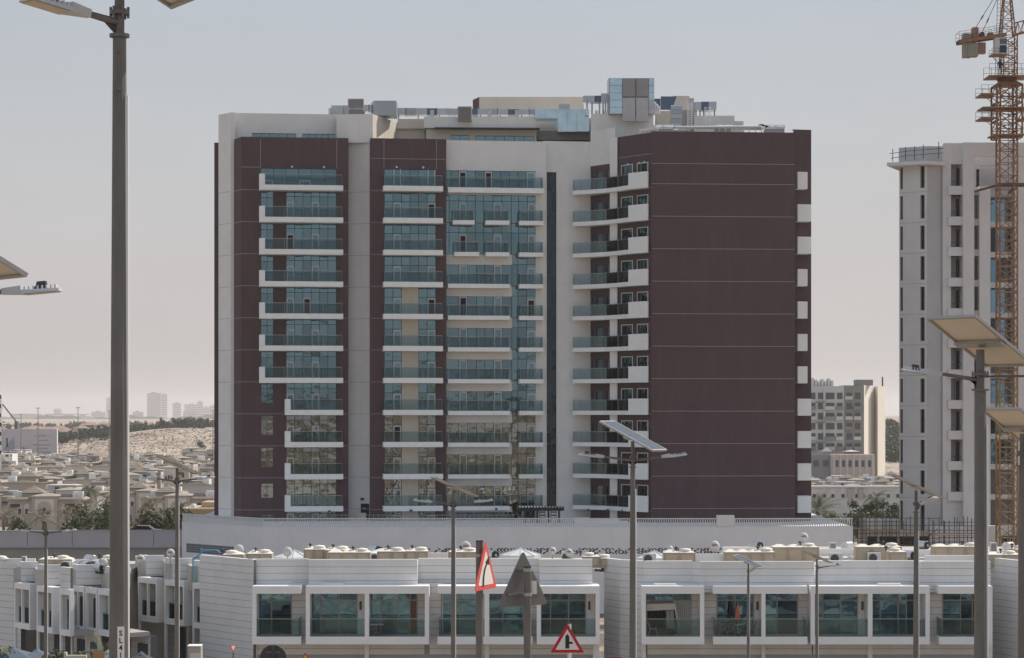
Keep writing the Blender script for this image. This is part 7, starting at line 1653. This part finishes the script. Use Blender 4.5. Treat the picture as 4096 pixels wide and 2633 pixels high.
for a, b in ((2490, 2541), (2545, 2594)):
    rbx(t, 'louvre_frame', a, b, 314, 388, 252.3, 0.2, M_lvd); rbx(t, 'grey_panel', a, b - 0.5, 391, 485, 252.2, 0.3, M_grey)
    for i in range(16): rbx(t, 'louvre', a + 1.5, b - 1.5, 316.5 + i * 4.4, 319 + i * 4.4, 252.22, 0.08, M_grey)
t = plant('roof_pipes', 2628, 450, 254, 'white insulated pipe bends right of the mirrored plant tower', 'pipes')
for u in (2622, 2630, 2637):
    MB().tube(W(u, 455, 254.2), W(u, 412 + (u - 2622), 254.2), 0.09, n=8).build('pipe', M_light, t); MB().tube(W(u, 412 + (u - 2622), 254.2), W(u - 9, 411 + (u - 2622), 254.4), 0.09, n=8).build('bend', M_light, t)
t = plant('hopper_duct', 2675, 440, 260, 'dark blue hopper-shaped duct on the right of the tower roof')
MB().add([W(2643, 440, 260), W(2688, 440, 260), W(2707, 386, 260), W(2643, 386, 260), W(2643, 440, 262), W(2688, 440, 262), W(2707, 386, 262), W(2643, 386, 262)], [(0, 1, 2, 3), (7, 6, 5, 4), (0, 4, 5, 1), (1, 5, 6, 2), (2, 6, 7, 3), (3, 7, 4, 0)]).build('hopper', M_ducd, t); rbx(t, 'duct', 2618, 2642, 395, 440, 260.5, 1.2, M_ducd)
t = plant('curved_duct', 2705, 510, 255, 'silver duct with rounded top climbing the right roof wall')
for i in range(5): rbx(t, 'duct_section', 2684, 2728, 438 + i * 18.5, 455.5 + i * 18.5, 254.7, 0.9, M_metal if i % 2 else MATS['silver_sheet'])
c = W(2706, 437.5, 255.15); hw = (X(2728, 255) - X(2684, 255)) / 2; MB().lathe((c.x - hw, c.y, c.z), [(0.45, 0), (0.45, 2 * hw)], 18, 'x').build('bend', M_metal, t)
for u0, u1, v0, v1, Y, l in ((2751, 2767, 405, 512, 255.0, 'white steel ladder behind the rounded duct on the tower roof'), (2820, 2840, 428, 500, 258.0, 'white steel ladder right of the taller one on the tower roof')):
    t = plant('roof_ladder', (u0 + u1) / 2, v1, Y, l, 'ladder')
    for u in (u0, u1): MB().tube(W(u, v1, Y), W(u, v0, Y), 0.05, n=6).build('stringer', M_light, t)
    for i in range(int((v1 - v0) / 9)): MB().tube(W(u0, v1 - 5 - i * 9, Y), W(u1, v1 - 5 - i * 9, Y), 0.035, n=6).build('rung', M_light, t)
    for v in (v0 + 4, v0 + 16, v0 + 28): MB().tube(W(u1, v, Y), W(u1 + 7, v, Y - 0.4), 0.03, n=6).build('hoop', M_light, t)
t = plant('drum_duct', 2822, 470, 261, 'drum-shaped galvanised duct on legs at the right of the tower roof')
for a, b, v0, m in ((2778, 2805, 408, M_metal), (2806, 2834, 407, M_ducd), (2835, 2866, 407, M_metal)): rbx(t, 'duct_section', a, b, v0, 440, 260.8, 1.6, m)
rbx(t, 'fan_cowl', 2757, 2776, 393, 440, 261, 1.0, M_metal)
for u in (2784, 2800, 2815, 2858): MB().tube(W(u, 440, 261), W(u, 466, 261), 0.07, n=6).build('leg', M_dkgrey, t)
for i, (u0, u1, l) in enumerate(((2614, 2690, 'white chiller unit at the left of the brown end roof'), (2860, 2925, 'low dark chiller unit in the middle of the brown end roof'), (3064, 3138, 'white chiller unit with round fans at the right of the brown end roof'))):
    t = plant('chiller', (u0 + u1) / 2, 530, 250, l, 'chiller'); rbx(t, 'casing', u0, u1, 516, 536, 250.0, 2.2, M_grey); rbx(t, 'top', u0 - 1, u1 + 1, 511, 516, 249.9, 2.4, M_light)
    for k in range(2):
        c = W(u0 + (u1 - u0) * (0.25 + 0.5 * k), 511, 251); MB().lathe((c.x, c.y, c.z), [(0.55, 0), (0.6, 0.12), (0.6, 0.24)], 18).build('fan', M_light, t)
t = plant('roof_pipe_rack', 2880, 512, 249.5, 'white insulated pipes running along the brown end roof', 'pipes')
for i, (u0, u1, v) in enumerate(((2700, 3045, 507), (2715, 3060, 511), (2695, 2760, 519), (2900, 3050, 516))): MB().tube(W(u0, v + 2, 249.0 + i * 0.5), W(u1, v, 249.0 + i * 0.5), 0.12, n=8).build('pipe', M_light, t)
for u in range(2710, 3060, 24): MB().tube(W(u, 512, 249.3), W(u, 534, 249.3), 0.05, n=6).build('stand', M_light, t)
t = plant('vent_row', 2590, 520, 250, 'row of small white vent cowls at the corner of the brown end roof', 'vents')
for i in range(7):
    c = W(2565 + i * 10.5, 533 - i * 1.5, 248.8 - i * 0.2); MB().lathe((c.x, c.y, c.z - 0.4), [(0.14, 0), (0.14, 0.5), (0.22, 0.55), (0.18, 0.8)], 10).build('cowl', M_light, t)
t = plant('pump', 3056, 508, 250.5, 'black hunched lump lying on the pipes of the brown end roof', 'pump'); c = W(3053, 506, 250)  # dark lump of unclear nature, shaped like a pump motor
MB().lathe((c.x - 0.3, c.y, c.z), [(0.1, -0.3), (0.24, -0.1), (0.26, 0.3), (0.12, 0.55), (0.16, 0.7), (0.02, 0.85)], 10, 'x').build('motor', M_black, t)
# small things on the long walls of the tower
for u, v in ((2537, 2015), ): pass
for i, (u, v, Y) in enumerate(((1317, 2046, 247.4), (1644, 2043, 248.2), (1985, 2037, 249.5), (2353, 2041, 251.5), (2430, 2041, 249.8), (2490, 2044, 248.0))):
    o = rbx(tower, 'flood_lamp', u - 5, u + 5, v - 4, v + 4, Y - 0.15, 0.3, M_dkgrey)

# ================================================================ balcony furniture on the right terrace
YB2 = 154.5
def fpt(u, v): return W(u, v, YB2)
zfl = zo0 + 0.01
for u, m, l, vt in ((2925, mat('navy_canvas', (0.015, 0.014, 0.03), 0.8), 'closed dark navy parasol on the balcony of the right terrace', 2408), (2951, mat('coral_canvas', (0.62, 0.17, 0.11), 0.8), 'closed coral parasol on the balcony of the right terrace', 2419)):
    x = X(u, YB2 + (0.15 if u < 2940 else 0)); y = YB2 + (0.15 if u < 2940 else 0); zt = Zv(vt, y); t = empty('parasol', (x, y, zfl), l, 'parasol')
    MB().tube((x, y, zfl), (x, y, zt), 0.022, n=8).build('pole', M_light if u > 2940 else M_black, t)
    n = 12; vs = []; hs_ = [(0.03, 0), (0.09, -0.12), (0.13, -0.45), (0.19, -0.85), (0.15, -0.95)]
    for r_, h in hs_:
        for i in range(n): g = 2 * math.pi * i / n; rr = r_ * (1.0 if i % 2 else 0.68); vs.append((x + rr * math.cos(g), y + rr * math.sin(g), zt + h))
    mb = MB(); mb.add(vs, [(k * n + i, (k + 1) * n + i, (k + 1) * n + (i + 1) % n, k * n + (i + 1) % n) for k in range(len(hs_) - 1) for i in range(n)], False); mb.build('canopy', m, t)
    MB().lathe((x, y, zfl), [(0.22, 0), (0.22, 0.05), (0.05, 0.09)], 14).build('base', M_dkgrey, t)
def table(u, label, m, w_=0.38):
    x = X(u, YB2); t = empty('garden_table', (x, YB2, zfl), label, 'table'); MB().lathe((x, YB2, zfl + 0.70), [(w_, 0), (w_, 0.03)], 20).build('table_top', m, t); MB().tube((x, YB2, zfl + 0.12), (x, YB2, zfl + 0.7), 0.03, n=8).build('stem', m, t)
    for i in range(4): g = i * math.pi / 2 + 0.4; MB().tube((x, YB2, zfl + 0.25), (x + 0.33 * math.cos(g), YB2 + 0.33 * math.sin(g), zfl), 0.02, n=6).build('leg', m, t)
table(2953, 'white round garden table under the closed coral parasol', M_light); table(1505, 'white garden table on the balcony left of the narrow red sign', M_light, 0.5); table(2917, 'dark garden table under the navy parasol', M_dkgrey, 0.42)
c = fpt(2953, 2500); t = empty('flower_pot', (c.x, YB2, zfl + 0.735), 'orange flower pot with plant on the white garden table', 'flower pot'); MB().lathe((c.x, YB2, zfl + 0.735), [(0.06, 0), (0.09, 0.14), (0.1, 0.15)], 12).build('pot', M_sorange, t); lc = MB(); leaf_cloud(lc, (c.x, YB2, zfl + 0.98), (0.12, 0.12, 0.14), 60, 0.07, random.Random(2), 4); lc.build('plant', M_leaf, t)
def chair(u, label, m, fr_, face=1):
    x = X(u, YB2 - 0.1); y = YB2 - 0.1; t = empty('garden_chair', (x, y, zfl), label, 'chair')
    MB().box(x - 0.22, x + 0.22, y - 0.22, y + 0.22, zfl + 0.42, zfl + 0.46).build('seat', m, t)
    mb = MB(); bx = x - 0.22 * face; mb.hexa([(bx - 0.02, y - .22, zfl + .46), (bx + .02, y - .22, zfl + .46), (bx + .02, y + .22, zfl + .46), (bx - .02, y + .22, zfl + .46), (bx - .02 - .14 * face, y - .22, zfl + .95), (bx + .02 - .14 * face, y - .22, zfl + .95), (bx + .02 - .14 * face, y + .22, zfl + .95), (bx - .02 - .14 * face, y + .22, zfl + .95)]); mb.build('backrest', m, t)
    for a in (-1, 1):
        for b in (-0.2, 0.2): MB().tube((x + a * 0.18, y + b, zfl + 0.44), (x + a * 0.3, y + b, zfl), 0.018, n=6).build('leg', fr_, t)
chair(2893, 'folding chair with coral seat left of the white garden table', M_sorange, M_light, 1); chair(2980, 'dark folding chair right of the white garden table', M_dkgrey, M_dkgrey, -1); chair(3003, 'coral folding chair behind the small lamp post', M_sorange, M_light, -1); chair(1494, 'tan wicker chair on the balcony left of the narrow red sign', M_tan, M_tan, 1); chair(2612, 'white folding chair under the fabric gazebo', M_light, M_light, 1)
# fabric gazebo on the first right balcony
t = empty('gazebo', (X(2640, YB2), YB2, zfl), 'grey fabric gazebo canopy with dark curtains on the first balcony of the right terrace', 'gazebo'); M_gz = mat('gazebo_fabric', (0.50, 0.46, 0.42), 0.85, 0.05, 3); y0, y1 = YB2 - 0.2, YB2 + 0.65
P_ = lambda u, v, y: Vector((X(u, YB2), y, Zv(v, YB2)))
MB().add([P_(2586, 2443, y0), P_(2701, 2438, y0), P_(2697, 2414, y0), P_(2586, 2416, y0), P_(2586, 2412, y1), P_(2697, 2410, y1)], [(0, 1, 2, 3), (3, 2, 5, 4)]).build('canopy', M_gz, t)
MB().beam(P_(2697, 2415, y0), P_(2720, 2542, y0), 0.1).build('leg', M_gz, t); MB().beam(P_(2590, 2415, y1), P_(2588, 2542, y1), 0.08).build('leg', M_gz, t)
for i in range(7): MB().box(X(2590 + i * 15, y1), X(2603 + i * 15, y1), y1 - 0.1 + 0.03 * (i % 2), y1 - 0.06 + 0.03 * (i % 2), zfl + 0.05, Zv(2442, y1)).build('curtain', M_open if i < 5 else M_gz, t)
MB().box(X(2600, YB2), X(2700, YB2), YB2 + 0.1, YB2 + 0.6, zfl, zfl + 0.4).build('daybed', M_dkgrey, t)
for i in range(7):
    o = MB().box(X(2708 + i * 8, 155.2), X(2714 + i * 8, 155.2), 155.16, 155.22, zfl, ztr).build('curtain', M_gz, tC)
# ================================================================ gardens at the bottom left
for i, (u, v, w_, l, c_) in enumerate(((55, 2592, 3.4, 'blue-grey square parasol cut by the bottom left corner', (0.10, 0.13, 0.17)), (150, 2600, 3.2, 'larger blue-grey square parasol left of the second lamp post', (0.12, 0.15, 0.19)), (430, 2606, 2.4, 'pale blue parasol behind the tall lamp post', (0.16, 0.21, 0.25)), (565, 2612, 2.4, 'dark grey parasol right of the tall lamp post', (0.07, 0.08, 0.10)))):
    Y = 150.0; c = W(u, v, Y); t = empty('garden_parasol', (c.x, Y, 0), l, 'parasol'); h = 0.7; zr_ = c.z
    MB().tube((c.x, Y, 0), (c.x, Y, zr_), 0.04, n=8).build('pole', M_dkgrey, t); m = mat('parasol_cloth_%d' % i, c_, 0.85, 0.06, 2)
    r = w_ / 2; co = [(c.x - r, Y - r), (c.x + r, Y - r), (c.x + r, Y + r), (c.x - r, Y + r)]
    for k in range(4): MB().add([(*co[k], zr_ - h), (*co[(k + 1) % 4], zr_ - h), (c.x, Y, zr_)], [(0, 1, 2)]).build('cloth_panel', m, t)
    MB().lathe((c.x, Y, zr_), [(0.3, -0.1), (0.1, 0.05), (0.02, 0.12)], 4).build('vent_cap', m, t)
gw = empty('garden_wall', (X(330, 148), 148, 0), 'low cream garden wall with posts at the bottom left', 'wall')
MB().box(X(262, 148), X(345, 148), 148, 148.25, 0, Zv(2622, 148)).build('wall', M_cream, gw); MB().box(X(256, 148), X(266, 148), 147.95, 148.3, 0, Zv(2610, 148)).build('post', M_cream, gw)
o = MB().box(X(371, 147), X(419, 147), 147, 147.06, 0, Zv(2608, 147)).build('timber_panel', mat('orange_ply', (0.45, 0.24, 0.11), 0.8, 0.1, 2)); tag(o, 'orange plywood panel at the bottom left of the tall lamp post', 'panel')
gs = empty('garden_shed', (X(775, 150), 150, 0), 'small grey box shed at the foot of the left end wall', 'shed'); MB().box(X(751, 150), X(803, 150), 150, 151, 0, Zv(2586, 150)).build('box', M_soff, gs); MB().box(X(749, 150), X(803, 150), 149.9, 151, Zv(2586, 150) + .001, Zv(2583, 150)).build('lid', M_fr, gs); MB().box(X(760, 149.9), X(800, 149.9), 149.93, 149.99, Zv(2640, 150), Zv(2612, 150)).build('door', M_cream, gs)
random.seed(77)
for i, (u, s) in enumerate(((205, 0.9), (225, 0.95), (245, 0.9), (8, 1.5), (300, 0.7), (325, 0.6))):
    put_tree('bushy', (X(u, 149), 149, Zv(2600 if u > 20 else 2575, 149) - 2.5 * s), s, '%s hedge bush from the left at the bottom left' % ordw(sorted((205, 225, 245, 8, 300, 325)).index(u)), 'garden bushes at the bottom left', 'garden_bush', cat='bush')
put_palm('palm_low', (X(408, 152), 152, Zv(2590, 152) - 1.2), 0.55, 'small dark garden palm under the left terrace', None)
# a person leaning on the lowest right balcony of the tower and one on the crane platform
def person(loc, label, sh, h=1.72):
    t = empty('person', loc, label, 'person')
    bm_v = [(0, 0, .95), (0, 0, 1.2), (0, 0, 1.42), (0, 0, 1.52), (0, 0, 1.66), (-.2, 0, 1.40), (-.26, -.08, 1.12), (-.2, -.26, 1.05), (.2, 0, 1.40), (.26, -.08, 1.12), (.2, -.26, 1.05), (-.1, 0, .88), (-.11, .0, .48), (-.11, .02, .06), (-.11, -.12, .04), (.1, 0, .88), (.11, 0, .48), (.11, .02, .06), (.11, -.12, .04)]
    ed = [(0, 1), (1, 2), (2, 3), (3, 4), (2, 5), (5, 6), (6, 7), (2, 8), (8, 9), (9, 10), (0, 11), (11, 12), (12, 13), (13, 14), (0, 15), (15, 16), (16, 17), (17, 18)]
    rad = [.15, .14, .16, .065, .105, .07, .05, .04, .07, .05, .04, .09, .065, .05, .04, .09, .065, .05, .04]
    me = bpy.data.meshes.new('body'); me.from_pydata(bm_v, ed, []); o = bpy.data.objects.new('body', me); COL.objects.link(o); o.parent = t
    sk = o.modifiers.new('skin', 'SKIN')
    for i, r in enumerate(rad): me.skin_vertices[0].data[i].radius = (r, r * 0.8)
    me.skin_vertices[0].data[0].use_root = True
    sd2 = o.modifiers.new('sub', 'SUBSURF'); sd2.levels = 1; sd2.render_levels = 2; me.materials.append(sh); return t
M_cl = mat('dark_clothing', (0.02, 0.02, 0.03), 0.9)
person((X(2521, 247.7), 247.7, ZB[10] + 0.5), 'person in dark clothing on the lowest balcony beside the brown end wall', M_cl)
person((X(4000, 249), 249.0, zc(314) + 0.14), 'person in dark clothing on the round platform of the crane', M_cl)

# ================================================================ haze
hz = MB().box(-9500, 9500, -1000, 13000, -4.0, 110.0)
m = bpy.data.materials.new('haze_air'); m.use_nodes = True; t = m.node_tree; t.nodes.clear()
o_ = t.nodes.new('ShaderNodeOutputMaterial'); pv = t.nodes.new('ShaderNodeVolumePrincipled')
pv.inputs['Color'].default_value = (1.0, 0.972, 0.968, 1); pv.inputs['Density'].default_value = 0.000085; pv.inputs['Anisotropy'].default_value = 0.3
t.links.new(pv.outputs[0], o_.inputs['Volume'])
ho = hz.build('haze', m); tag(ho, kind='stuff')
